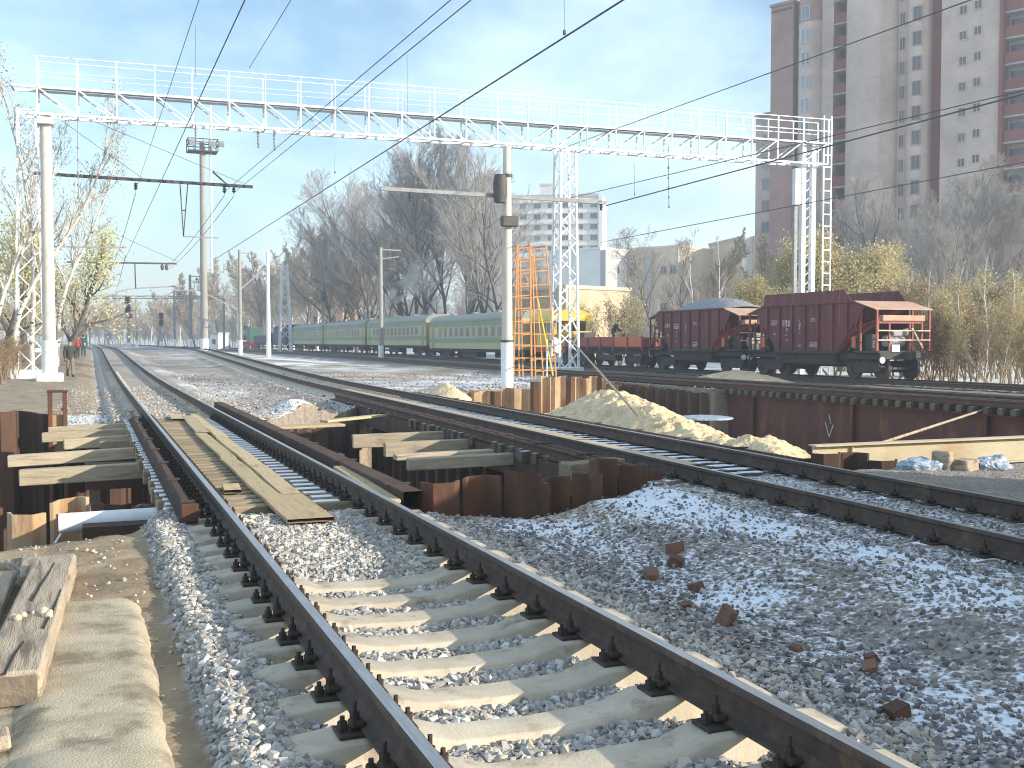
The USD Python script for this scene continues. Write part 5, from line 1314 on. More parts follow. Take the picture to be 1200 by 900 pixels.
    for (yy, zz, n_, h) in ((2.75, 2.55, 3, 0.3), (1.65, 2.5, 3, 0.34), (1.6, 2.2, 1, 0.2), (0.5, 2.35, 1, 0.34), (0.55, 2.6, 1, 0.14), (-0.6, 2.62, 3, 0.2), (2.7, 2.0, 3, 0.12), (1.65, 1.95, 2, 0.12), (1.6, 1.7, 3, 0.1), (0.5, 1.45, 3, 0.1), (-0.65, 1.5, 3, 0.3), (0.5, 2.05, 2, 0.08)):
        for k in range(n_):
            for j in range(3):
                m.box((-W - 0.026, yy + (k - (n_ - 1) / 2) * h * 0.7 + rg.uniform(-0.06, 0.06) * h, zz + (j - 1) * h * 0.3 + rg.uniform(-0.04, 0.04) * h), (0.006, h * rg.uniform(0.25, 0.55), h * rg.uniform(0.12, 0.26)))
    tag(part(t, 'stencil_marks', m, K['stencil']), kind='stuff')
    if load:
        n = 46
        a, b = np.meshgrid(np.linspace(-1, 1, n), np.linspace(-1, 1, n))
        X, Y = 1.48 * a, 3.7 * b
        Z = 3.3 + 0.72 * np.clip(1 - np.abs(a) ** 2.2, 0, 1) * np.clip(1 - np.abs(b + 0.1) ** 2.6, 0, 1) + 0.1 * (fbm(X, Y, 2.0, 61) - 0.4)
        i, j = np.meshgrid(np.arange(n - 1), np.arange(n - 1), indexing='ij')
        q = np.stack([i * n + j, i * n + j + 1, (i + 1) * n + j + 1, (i + 1) * n + j], -1).reshape(-1, 4)
        part(t, 'gravel_load', (np.stack([X, Y, Z], -1).reshape(-1, 3), q), K['gravel_pile'], smooth=True)
    YS = 1.0
    return t


hopper('empty dark red hopper wagon with raised side boards at the right end of the train', (X4, 40.75, RT_Z), True, False, seed=2)
hopper('dark red hopper wagon heaped with grey gravel, second from the right end of the train', (X4, 50.95, RT_Z), False, True, posts='maroon', seed=8)

# low sided wagon
yc = 62.1
t = thing('flat_wagon', 'low red sided flat wagon with a worker on it, left of the gravel wagon', 'flat wagon', (X4, yc, RT_Z + 0.02)); LOCAL.add(t)
part(t, 'floor', MB().cbox((0, 0, 1.25), (2.8, 11.4, 0.14), 0.02), K['under'])
part(t, 'frame', MB().cbox((-1.05, 0, 1.02), (0.2, 11.2, 0.36), 0.02).cbox((1.05, 0, 1.02), (0.2, 11.2, 0.36), 0.02), K['under'])
for s in (-1, 1):
    for k in range(6):
        part(t, 'side_board', MB().cbox((s * 1.42, -4.7 + 1.88 * k, 1.62), (0.06, 1.82, 0.62), 0.015), K['wagon_orange' if k < 2 else 'wagon_red'])
        part(t, 'stake', MB().cbox((s * 1.47, -5.6 + 1.88 * k, 1.5), (0.08, 0.12, 0.9), 0.015), K['wagon_red'])
    part(t, 'end_board', MB().cbox((0, s * 5.66, 1.55), (2.8, 0.06, 0.5), 0.015), K['wagon_red'])
    bogie(t, s * 3.7); coupler(t, s * 5.7, s)
part(t, 'tool_box', MB().cbox((-1.1, -0.6, 0.62), (0.5, 2.6, 0.4), 0.03), K['under'])
part(t, 'cargo', MB().cbox((0.2, 3.2, 1.5), (1.4, 3.0, 0.5), 0.05).cbox((0.3, -1, 1.55), (1.2, 2.4, 0.6), 0.1), K['dark_steel'])
p = at_x(688.5, 393, X4)
t = thing('crate', 'small dark crate standing on the low red wagon', 'crate', (p[0], p[1], 1.5))
part(t, 'crate_body', MB().cbox((p[0], p[1], 2.25), (0.9, 0.75, 0.5), 0.03), K['dark_steel'])
part(t, 'crate_feet', MB().bx(p[0] - 0.4, p[0] - 0.3, p[1] - 0.3, p[1] + 0.3, 1.5, 2.02).bx(p[0] + 0.3, p[0] + 0.4, p[1] - 0.3, p[1] + 0.3, 1.5, 2.02), K['dark_steel'])

# yellow motor railcar
yc = 70.6
t = thing('railcar', 'yellow motor railcar with a rounded roof between the coaches and the low red wagon', 'railcar', (X4, yc, RT_Z + 0.05)); LOCAL.add(t)
part(t, 'frame', MB().cbox((0, 0, 1.0), (2.7, 5.6, 0.35), 0.03), K['loco_red'])
part(t, 'cab_body', MB().cbox((0, 0.9, 2.1), (2.7, 3.2, 1.95), 0.08), K['yellow'])
part(t, 'hood', MB().cbox((0, -1.7, 1.75), (1.5, 1.9, 1.2), 0.1), K['yellow'])
arc = [(1.62 * math.cos(a), 0.85 * math.sin(a)) for a in np.linspace(0.0, PI, 15)]
part(t, 'roof', MB().prism(arc, (0, -1.15, 3.1), (1, 0, 0), (0, 0, 1), (0, 4.2, 0)), K['yellow'], smooth=30)
for x_ in (-0.75, 0.1, 0.9):
    part(t, 'window', MB().cbox((x_, -0.71, 2.6), (0.62, 0.03, 0.75), 0.01), K['glass'])
for y_ in (0.0, 1.0, 1.9):
    for s in (-1, 1):
        part(t, 'window', MB().cbox((s * 1.355, y_, 2.6), (0.03, 0.7, 0.75), 0.01), K['glass'])
for s in (-1, 1):
    for a in (-1.7, 1.7):
        part(t, 'wheel', MB().lathe([(0.0, -0.07), (0.5, -0.07), (0.53, 0.07), (0.0, 0.07)], (s * 0.79, a, 0.5), 20, 'x'), K['wheel'])
part(t, 'deck', MB().cbox((0, -1.9, 1.2), (2.7, 1.7, 0.08), 0.02).bx(-1.3, -1.24, -2.7, -2.64, 1.2, 2.1).bx(1.24, 1.3, -2.7, -2.64, 1.2, 2.1).bx(-1.3, 1.3, -2.7, -2.64, 2.05, 2.1), K['dark_steel'])

# coaches
def coach(label, yc, first=None):
    if first:
        return thing('coach', label, 'railway coach', (X4, yc, RT_Z + float(rise(X4, yc))), group='coaches of the train', parts_of=first)
    t = thing('coach', label, 'railway coach', (X4, yc, RT_Z), group='coaches of the train'); LOCAL.add(t)
    Lh, W = 11.9, 1.55
    part(t, 'body', MB().bx(-W, W, -Lh, Lh, 1.05, 3.45), K['coach_yellow'])
    ra = [(W * 1.0 * math.cos(a), 0.72 * math.sin(a) ** 0.8) for a in np.linspace(0, PI, 17)]
    part(t, 'roof', MB().prism(ra, (0, -Lh, 3.45), (1, 0, 0), (0, 0, 1), (0, 2 * Lh, 0)), K['coach_roof'], smooth=40)
    for s in (-1, 1):
        part(t, 'green_band', MB().bx(s * W, s * (W + 0.012), -Lh, Lh, 3.02, 3.46), K['coach_green'])
        part(t, 'green_band', MB().bx(s * W, s * (W + 0.012), -Lh, Lh, 1.6, 2.0), K['coach_green'])
        part(t, 'gutter', MB().bx(s * W, s * (W + 0.04), -Lh, Lh, 3.46, 3.53), K['coach_roof'])
        for k in range(12):
            yy = -8.6 + 1.56 * k
            w = part(t, 'window', MB().bx(s * W, s * (W + 0.02), yy - 0.42, yy + 0.42, 2.12, 2.92), K['coach_roof'])
            part(w, 'pane', MB().bx(s * (W + 0.021), s * (W + 0.026), yy - 0.35, yy + 0.35, 2.18, 2.86), K['glass'])
        for e in (-1, 1):
            part(t, 'door', MB().bx(s * W, s * (W + 0.018), e * 10.4, e * 11.2, 1.1, 2.95), K['coach_green'])
            part(t, 'gangway', MB().cbox((0, e * (Lh + 0.2), 2.2), (1.3, 0.42, 2.3), 0.05), K['coach_yellow'] if e < 0 else K['under'])
    for y_ in (-9, -3, 3, 9):
        part(t, 'roof_vent', MB().cbox((0, y_, 4.2), (0.5, 0.7, 0.22), 0.05), K['coach_roof'])
    part(t, 'underframe', MB().cbox((0, 0, 0.92), (2.7, 23.6, 0.3), 0.03).cbox((-0.7, 1.5, 0.55), (0.9, 4.0, 0.55), 0.05).cbox((0.6, -3, 0.55), (0.9, 3, 0.5), 0.05), K['under'])
    for e in (-1, 1):
        bogie(t, e * 8.5, 2.4)
        coupler(t, e * 12.0, e)
    return t


c0 = coach('nearest yellow and green passenger coach, partly behind the white concrete pole', 87.2)
for k in range(3):
    coach(('second yellow and green coach, behind the grey pole with the smoke over it', 'third yellow and green coach from the right', 'farthest yellow and green coach, next to the dark boxcar')[k], 87.2 + 25.0 * (k + 1), c0)
t = thing('chimney_pipe', 'small stove pipe on the roof of the second coach, under the smoke', 'stove pipe', (X4 - 0.7, 122, 4.3)); t_ = part(t, 'pipe', MB().tube([(X4 - 0.7, 122, 4.25), (X4 - 0.7, 122, 4.9)], 0.12, 10), K['under'])
yc = 187.5
t = thing('boxcar', 'dark blue boxcar in front of the farthest coach', 'boxcar', (X4, yc, RT_Z + float(rise(X4, yc)))); LOCAL.add(t)
part(t, 'body', MB().cbox((0, 0, 2.5), (3.0, 12.6, 2.7), 0.05), K['blue_box'])
part(t, 'roof', MB().prism([(1.55 * math.cos(a), 0.5 * math.sin(a)) for a in np.linspace(0, PI, 11)], (0, -6.35, 3.85), (1, 0, 0), (0, 0, 1), (0, 12.7, 0)), K['under'])
part(t, 'door', MB().bx(-1.53, -1.5, -1.3, 1.3, 1.3, 3.6), K['under'])
part(t, 'underframe', MB().cbox((0, 0, 1.0), (2.6, 12.4, 0.3), 0.03), K['under'])
for e in (-1, 1):
    bogie(t, e * 4.4)
yc = 208
t = thing('flat_wagon', 'dark low tender wagon between the locomotive and the boxcar', 'flat wagon', (X4, yc, RT_Z + float(rise(X4, yc)))); LOCAL.add(t)
part(t, 'body', MB().cbox((0, 0, 1.9), (2.9, 22, 1.5), 0.05).cbox((0, -6, 2.8), (2.2, 6, 0.8), 0.2), K['blue_box'])
part(t, 'underframe', MB().cbox((0, 0, 1.0), (2.6, 22, 0.3), 0.03), K['under'])
for e in (-1, 1):
    bogie(t, e * 8)
yc = 234
t = thing('steam_locomotive', 'dark green steam locomotive with red wheels at the far head of the train', 'locomotive', (X4, yc, RT_Z + float(rise(X4, yc)))); LOCAL.add(t)
part(t, 'boiler', MB().tube([(0, -5, 3.0), (0, 7.5, 3.0), (0, 8.6, 3.0)], [1.15, 1.15, 1.0], 24), K['loco_green'], smooth=40)
part(t, 'cab', MB().cbox((0, -7.2, 2.9), (3.0, 4.0, 3.1), 0.1), K['loco_green'])
part(t, 'chimney', MB().lathe([(0.45, 0), (0.38, 0.3), (0.42, 0.9), (0.5, 1.0), (0.3, 1.0)], (0, 7, 4.0), 14), K['under'])
part(t, 'steam_dome', MB().lathe([(0.7, 0), (0.7, 0.4), (0.45, 0.75), (0, 0.85)], (0, 1.5, 3.95), 16).lathe([(0.6, 0), (0.6, 0.4), (0.4, 0.7), (0, 0.8)], (0, 4.2, 3.95), 16), K['loco_green'], smooth=40)
part(t, 'running_board', MB().cbox((0, 0.5, 1.95), (2.9, 17, 0.14), 0.03), K['loco_green'])
for s in (-1, 1):
    for k in range(5):
        part(t, 'driving_wheel', MB().lathe([(0, -0.08), (0.68, -0.08), (0.7, 0.08), (0, 0.08)], (s * 0.8, -3.4 + 1.75 * k, 0.72), 20, 'x'), K['loco_red'])
    part(t, 'connecting_rod', MB().bx(s * 1.0, s * 1.08, -3.6, 6.2, 0.55, 0.72), K['grey_steel'])
    part(t, 'smoke_deflector', MB().bx(s * 1.4, s * 1.46, 6.2, 8.6, 2.2, 3.9), K['loco_green'])
    part(t, 'cylinder', MB().tube([(s * 1.1, 5.8, 0.85), (s * 1.1, 7.6, 0.85)], 0.42, 14), K['loco_red'])
part(t, 'buffer_beam', MB().cbox((0, 9.2, 1.2), (2.9, 0.3, 0.55), 0.03), K['loco_red'])


# ---------------------------------------------------------------- buildings
class Facade:
    """A wall face: s metres along it from its left end as seen from the tracks, t metres out of it."""

    def __init__(self, p0, p1):
        self.o = np.array(p0[:2], float); d = np.array(p1[:2], float) - self.o
        self.d = d / np.linalg.norm(d); self.n = np.array([self.d[1], -self.d[0]])
        if self.n @ (-self.o) < 0:
            self.n = -self.n

    def p(self, s, t, z):
        q = self.o + self.d * s + self.n * t
        return np.array([q[0], q[1], z])

    def block(self, m, s0, s1, t0, t1, z0, z1):
        v = [self.p(s, t, z) for z in (z0, z1) for s, t in ((s0, t0), (s1, t0), (s1, t1), (s0, t1))]
        A = np.cross(v[1] - v[0], v[3] - v[0])[2]
        f = np.array(MB.BOXF)
        return m.add(v, f if A > 0 else f[:, ::-1])

    def bay(self, m, pts, z0, z1):
        """A prism over the plan polygon pts of (s, t)."""
        return m.prism(pts if sg.Polygon(pts).exterior.is_ccw else pts[::-1], (*self.o, z0), (*self.d, 0), (*self.n, 0), (0, 0, z1 - z0))

    def window(self, t, s, z, w, h, out, frame='frame_pale', glass='glass'):
        m = MB()
        for a, b, c, d in ((s - w / 2 - 0.09, s - w / 2, z, z + h), (s + w / 2, s + w / 2 + 0.09, z, z + h), (s - w / 2 - 0.09, s + w / 2 + 0.09, z + h, z + h + 0.09), (s - w / 2 - 0.12, s + w / 2 + 0.12, z - 0.1, z), (s - 0.03, s + 0.03, z, z + h)):
            self.block(m, a, b, out, out + 0.07, c, d)
        f = part(t, 'window', m, K[frame])
        part(f, 'pane', self.block(MB(), s - w / 2, s + w / 2, out, out + 0.03, z, z + h), K[glass])


def cam_pt(X, Z):
    """Ground point X metres right of the view axis at depth Z."""
    return np.array([X * math.cos(YAW) + Z * math.sin(YAW), Z * math.cos(YAW) - X * math.sin(YAW), 0])


# the brick tower
A0, A1 = cam_pt(32.9, 137.0), cam_pt(51.4, 119.0)
fc = Facade(A0, A1)
tw = thing('apartment_tower', 'tall pale and pink brick apartment tower with red balconies at the right', 'apartment building', (A0[0], A0[1], 0))
FL, H0 = 2.8, 44.2
def s_of(u):
    X0, Z0, dX, dZ = 32.9, 137.0, 18.5 / 25.81, -18.0 / 25.81
    k = (u - 600) / 1250
    return (k * Z0 - X0) / (dX - k * dZ)


S_ = {u: s_of(u) for u in (879, 900, 926, 934, 957, 974, 991, 1043, 1060, 1085, 1100, 1168, 1172, 1200)}
HT = 53.0
def levels(first=1, last=17):
    return [0.6 + FL * k for k in range(first, last)]


def wallp(s0, s1, t, z1, mat, z0=-1.0, depth=12.0, name='wall'):
    return part(tw, name, fc.block(MB(), s0, s1, t - depth, t, z0, z1), K[mat])


wallp(S_[900], S_[926], 0.0, H0 + 0.0, 'brick_pink')
wallp(S_[926], S_[934], -1.2, H0 + 0.4, 'brick_pink')
def cyl(s0, s1, bulge, n=14, t0=0.0):
    c = (s0 + s1) / 2; w = (s1 - s0) / 2
    return [(c + w * math.cos(a), t0 + bulge * math.sin(a)) for a in np.linspace(PI, 0, n)] + [(s1, t0 - 6), (s0, t0 - 6)]


part(tw, 'round_bay', fc.bay(MB(), cyl(S_[934], S_[957] + 0.4, 1.5, 16), -1, H0 - 3.2), K['brick_pale'], smooth=25)
part(tw, 'round_bay_top', fc.bay(MB(), cyl(S_[934] + 0.05, S_[957] + 0.35, 1.45, 16), H0 - 3.2, H0 + 0.8), K['brick_pink'], smooth=25)
wallp(S_[957] + 0.4, S_[974], 0.3, HT - 3, 'brick_pale')
wallp(S_[974], S_[991], -1.5, HT - 2, 'brick_red', name='loggia_back')
part(tw, 'round_bay', fc.bay(MB(), cyl(S_[991], S_[1043] + 0.6, 2.2, 22, 0.4), -1, 42.3), K['brick_pale'], smooth=25)
part(tw, 'round_bay_top', fc.bay(MB(), cyl(S_[991] + 0.05, S_[1043] + 0.55, 2.15, 22, 0.4), 42.3, HT), K['brick_pink'], smooth=25)
wallp(S_[1043] + 0.6, S_[1060], 0.3, HT, 'brick_pale')
part(tw, 'round_bay', fc.bay(MB(), cyl(S_[1060], S_[1085], 1.0, 12, 0.3), -1, HT), K['brick_pale'], smooth=25)
wallp(S_[1085], S_[1100], -0.5, HT, 'brick_red')
wallp(S_[1100], S_[1168], 0.6, HT, 'brick_pale')
wallp(S_[1168], S_[1172], 0.9, HT, 'brick_red')
wallp(S_[1172], S_[1200] + 2.2, -1.0, HT, 'panel_grey', name='loggia_back')
wallp(S_[1200] + 2.2, S_[1200] + 16, 0.6, HT, 'brick_pale')
# lower wing at the left, set back
part(tw, 'wing', fc.block(MB(), S_[879] - 0.3, S_[900], -12, -1.4, -1, 31.0), K['brick_pale'])
part(tw, 'parapet', fc.block(MB(), S_[900] - 0.15, S_[926] + 0.1, -11.8, 0.15, H0 + 0.01, H0 + 0.35), K['brick_pink'])
part(tw, 'parapet', fc.block(MB(), S_[879] - 0.45, S_[900] - 0.2, -12.1, -1.25, 31.01, 31.3), K['brick_pink'])
for k in range(9):
    part(tw, 'cornice_block', fc.block(MB(), S_[900] + 0.15 + 0.33 * k, S_[900] + 0.3 + 0.33 * k, 0.0, 0.1, H0 - 0.75, H0 - 0.45), K['brick_red'])
zs17 = [2.0 + FL * k for k in range(1, 17)]
for z in zs17:
    if z < 43:
        fc.window(tw, (S_[926] + S_[934]) / 2, z, 0.75, 1.5, -1.2, glass='glass_pale')
        c = (S_[934] + S_[957] + 0.4) / 2
        fc.window(tw, c, z + 0.15, 0.95, 1.5, 1.46, glass='glass_pale')
        fc.window(tw, s_of(958.5), z, 0.5, 1.4, 0.3)
    fc.window(tw, s_of(1054), z, 0.55, 1.4, 0.3, frame='brick_pale')
    fc.window(tw, (S_[1060] + S_[1085]) / 2 + 0.25, z, 0.9, 1.45, 1.27, frame='brick_pink')
    fc.window(tw, s_of(1125), z - 0.25, 0.72, 0.85, 0.6, frame='brick_pale')
    fc.window(tw, s_of(1142), z + 0.0, 0.72, 0.85, 0.6, frame='brick_pale')
    for (sa, sb, tb) in ((S_[974], S_[991], -1.5), (S_[1172], S_[1200] + 2.2, -1.0)):
        b = part(tw, 'balcony', fc.block(MB(), sa + 0.05, sb - 0.05, tb + 0.01, 0.35, z - 1.05, z - 0.9), K['panel_grey'])
        part(b, 'parapet', fc.block(MB(), sa + 0.06, sb - 0.06, 0.22, 0.36, z - 0.88, z + 0.3), K['brick_red'])
        part(b, 'door_glass', fc.block(MB(), sa + 0.25, sa + 0.25 + (sb - sa) * 0.45, tb + 0.02, tb + 0.06, z - 0.85, z + 1.3), K['glass'])
    if z < 31:
        fc.window(tw, (S_[879] + S_[900]) / 2, z, 1.2, 1.4, -1.4, frame='brick_pale', glass='glass_pale')

# the white panel block
B0, B1 = cam_pt((567 - 600) / 1250 * 300, 300.0), cam_pt((703 - 600) / 1250 * 300, 294.0)
fb = Facade(B0, B1); LB = np.linalg.norm(B1 - B0)
pb_ = thing('panel_block', 'white and grey panel apartment block behind the bare trees', 'apartment building', (B0[0], B0[1], 0))
HB = at_d(680, 233, 296)[2]
part(pb_, 'wall', fb.block(MB(), 0, LB, -13, 0, -1, HB), K['block_grey'])
part(pb_, 'edge_wall', fb.block(MB(), LB - 0.9, LB + 0.1, -13.1, 0.9, -1, HB + 0.3), K['panel_white'])
part(pb_, 'left_wall', fb.block(MB(), -0.2, 8.0, -12, 0.5, -1, HB + 0.2), K['panel_grey'])
nf = 14; fh = HB / nf
for k in range(nf):
    z = k * fh
    part(pb_, 'white_band', fb.block(MB(), 8.1, LB - 1.0, 0.01, 0.45, z + fh - 1.25, z + fh - 0.2), K['panel_white'])
    for j in range(6):
        s = 11.2 + j * (LB - 13.5) / 5
        fb.window(pb_, s, z + 0.25, 1.9, 1.35, 0.0, frame='panel_white')
    if k > 3:
        part(pb_, 'balcony', fb.block(MB(), 17.0, 22.0, 0.46, 1.2, z + fh - 1.15, z + fh - 0.5), K['panel_white'])
part(pb_, 'roof_hut', fb.block(MB(), 15.5, 19.5, -8, -3, HB, HB + 4.2).add(*fb.block(MB(), 15.2, 19.8, -8.3, -2.7, HB + 4.2, HB + 4.6).arrays()), K['panel_white'])
part(pb_, 'parapet', fb.block(MB(), -0.1, LB - 1.0, -0.4, 0.2, HB + 0.01, HB + 1.0), K['panel_grey'])

def house(name, label, u0, u1, vtop, Z0, Z1, side, mats, wins=(), depth=12, extra=None):
    """A block whose front runs from pixel column u0 at depth Z0 to u1 at depth Z1."""
    a, b = cam_pt((u0 - 600) / 1250 * Z0, Z0), cam_pt((u1 - 600) / 1250 * Z1, Z1)
    f = Facade(a, b); L_ = np.linalg.norm(b - a); H_ = at_d((u0 + u1) / 2, vtop, (Z0 + Z1) / 2)[2]
    t = thing(name, label, 'building', (a[0], a[1], 0))
    part(t, 'wall', f.block(MB(), 0, L_, -depth, 0, -1, H_), K[mats[0]])
    part(t, 'parapet', f.block(MB(), -0.15, L_ + 0.15, -depth - 0.15, 0.15, H_ + 0.01, H_ + 0.4), K[mats[1]])
    for (s, z, w, h) in wins:
        f.window(t, s * L_, z * H_, w, h, 0.0)
    return t, f, L_, H_


t, f, L_, H_ = house('white_block', 'white building, shaded side toned grey, left of the cream one, right of the panel block', 703, 735, 294, 190, 196, 0, ('panel_white', 'panel_white'), ((0.62, 0.42, 2.6, 1.5), (0.62, 0.78, 0.8, 1.2), (0.9, 0.42, 1.2, 1.5), (0.62, 0.1, 2.6, 1.5)))
part(t, 'grey_wing', f.block(MB(), 0.01, L_ * 0.42, 0.01, 1.2, -1, H_ - 0.2), K['panel_grey'])  # grey colour stands for the unlit left face of the white building
part(t, 'seam', f.block(MB(), L_ * 0.98, L_ * 0.995, 0.01, 0.15, -1, H_), K['grey_steel'])
t, f, L_, H_ = house('cream_block', 'cream sunlit building with a dark stair strip behind the bare tree', 735.5, 794, 292, 197, 190, 0, ('cream', 'cream'), ((0.1, 0.75, 1.0, 1.4), (0.1, 0.4, 1.0, 1.4), (0.72, 0.75, 1.2, 1.4), (0.72, 0.4, 1.2, 1.4), (0.9, 0.75, 1.2, 1.4)))
part(t, 'stair_strip', f.block(MB(), L_ * 0.38, L_ * 0.52, 0.01, 0.9, -1, H_ - 0.4), K['panel_grey'])
t, f, L_, H_ = house('grey_block', 'plain grey tan building with sunlight painted on its edge left of the brick tower', 830, 870, 284, 205, 190, 0, ('tan', 'panel_grey'), ())
part(t, 'bright_corner', f.block(MB(), L_ + 0.01, L_ + 1.6, -11, 0.3, -1, H_ + 0.1), K['panel_white'])  # white block puts the sunlit strip of the wall into its colour
part(t, 'side_wing', f.block(MB(), L_ + 1.7, L_ + 6, -12, -1, -1, H_ + 0.2), K['tan'])
t, f, L_, H_ = house('low_building', 'low tan flat roofed building behind the red flat wagon', 663, 738, 340, 112, 118, 0, ('tan', 'cream'), ((0.2, 0.55, 1.4, 0.6), (0.28, 0.55, 1.4, 0.6)), depth=9)
part(t, 'brick_porch', f.block(MB(), 0.2, 1.6, 0.01, 1.0, -1, H_ * 0.62), K['wagon_pale'])
t, f, L_, H_ = house('orange_house', 'orange sunlit house glimpsed between the trees over the coaches', 362, 402, 352, 262, 258, 0, ('wagon_pale', 'tan'), ((0.25, 0.55, 2, 1.6), (0.7, 0.55, 2, 1.6)), depth=9)
rf = MB().hull([f.p(s, tt, z) for s, tt, z in ((-0.5, 0.5, H_ + 0.4), (L_ + 0.5, 0.5, H_ + 0.4), (-0.5, -9.5, H_ + 0.4), (L_ + 0.5, -9.5, H_ + 0.4), (0.5, -4.5, H_ + 4), (L_ - 0.5, -4.5, H_ + 4))])
part(t, 'roof', rf, K['orange'])
t, f, L_, H_ = house('kiosk', 'small pale lineside hut far off beside the far tracks', 246, 256, 392, 215, 214, 0, ('panel_white', 'panel_grey'), ((0.5, 0.45, 0.8, 0.9),), depth=3)


# ---------------------------------------------------------------- trees
def grow(seed, height, trunk_r, levels, spread=0.5, lift=0.35, first=0.25, nb=(12, 7, 5, 4), ratio=0.5, multi=1, curve=0.12, tip=0.004, len0=0.45, lean=0.0, power=1.0, sides=(8, 5, 4, 3, 3)):
    """(trunk mesh, twig mesh, twig ends): limbs branch level by level from a tapered, slightly bent stem."""
    rg = np.random.default_rng(seed)
    trunk, twigs, ends = MB(), MB(), []

    def limb(p, d, L, r0, r1, lev, n):
        pts = [p]; dd = d.copy()
        for _ in range(n):
            dd = dd + rg.normal(0, curve, 3) + np.array([0, 0, lift * 0.25])
            dd /= np.linalg.norm(dd); pts.append(pts[-1] + dd * L / n)
        pts = np.array(pts)
        (trunk if lev < 2 else twigs).tube(pts, np.linspace(r0, r1, n + 1), sides[min(lev, 4)], cap=False)
        return pts

    stack = []
    for k in range(multi):
        d = np.array([rg.normal(0, 0.06 + 0.22 * (multi > 1)) + lean, rg.normal(0, 0.06 + 0.22 * (multi > 1)), 1.0]); d /= np.linalg.norm(d)
        L = height * (rg.uniform(0.8, 1.0) if multi > 1 else 1.0)
        pts = limb(np.array([rg.normal(0, 0.15) * (multi > 1), rg.normal(0, 0.15) * (multi > 1), -0.3]), d, L, trunk_r, tip * 2, 0, 9)
        stack.append((pts, trunk_r, L, 0))
    while stack:
        pts, r, L, lev = stack.pop()
        if lev + 1 >= levels:
            ends.append(pts[-1]); ends.append(pts[len(pts) // 2]); continue
        n = nb[min(lev, len(nb) - 1)]
        f0 = first if lev == 0 else 0.15
        for k in range(n):
            s = f0 + (0.98 - f0) * (k + rg.uniform(0, 1)) / n
            i = min(int(s * (len(pts) - 1)), len(pts) - 2); w = s * (len(pts) - 1) - i
            p = pts[i] * (1 - w) + pts[i + 1] * w
            t = pts[i + 1] - pts[i]; t /= np.linalg.norm(t)
            a = rg.normal(size=3); a -= t * (a @ t); a /= np.linalg.norm(a)
            ang = spread * rg.uniform(0.7, 1.3)
            d = t * math.cos(ang) + a * math.sin(ang) + np.array([0, 0, lift * (0.5 if lev else 0.3)])
            d /= np.linalg.norm(d)
            LL = (len0 * height * (1.04 - s) ** power * rg.uniform(0.75, 1.15) + 0.03 * height) if lev == 0 else L * ratio * (1.15 - 0.6 * s) * rg.uniform(0.7, 1.2)
            rr = max(tip, r * (1 - 0.85 * s) * (0.62 if lev == 0 else 0.6))
            q = limb(p, d, LL, rr, max(tip * 0.5, rr * 0.25), lev + 1, 5 if lev == 0 else (4 if lev == 1 else 2))
            stack.append((q, rr, LL, lev + 1))
    return trunk, twigs, np.array(ends)


def leaves(ends, seed, per=4, size=0.16, spread=0.5):
    rg = np.random.default_rng(seed)
    n = len(ends) * per
    c = np.repeat(ends, per, 0) + rg.normal(0, spread, (n, 3))
    a = rg.normal(size=(n, 3)); a /= np.linalg.norm(a, axis=1, keepdims=True)
    b = np.cross(a, rg.normal(size=(n, 3))); b /= np.linalg.norm(b, axis=1, keepdims=True)
    s = size * rg.uniform(0.6, 1.4, (n, 1))
    v = np.stack([c - a * s, c + b * s * 0.6, c + a * s, c - b * s * 0.6], 1).reshape(-1, 3)
    f = np.arange(n * 4).reshape(n, 4)
    return v, f


FIRST = {}
def tree(kind, label, x, y, sc=1.0, rz=0.0, group=None, cat='tree', name=None):
    spec = TREES[kind]
    z = zb(x, y)
    nm = name or spec['name']
    if kind not in FIRST:
        t = thing(nm, label, cat, (x, y, z), 0, group, sc); LOCAL.add(t)
        tr, tw_, en = grow(**spec['grow'])
        part(t, 'trunk', tr, K[spec['bark']], smooth=60)
        if tw_.n:
            part(t, 'crown', tw_, K[spec['twig']])
        if spec.get('leaf'):
            part(t, 'leaves', leaves(en, 5, **spec['leaves']), K[spec['leaf']])
        FIRST[kind] = t
        x_ = UsdGeom.Xformable(stage.GetPrimAtPath(t)).GetOrderedXformOps()
        x_[1].Set(math.degrees(rz))
        return t
    return thing(nm, label, cat, (x, y, z), rz, group, sc, parts_of=FIRST[kind])


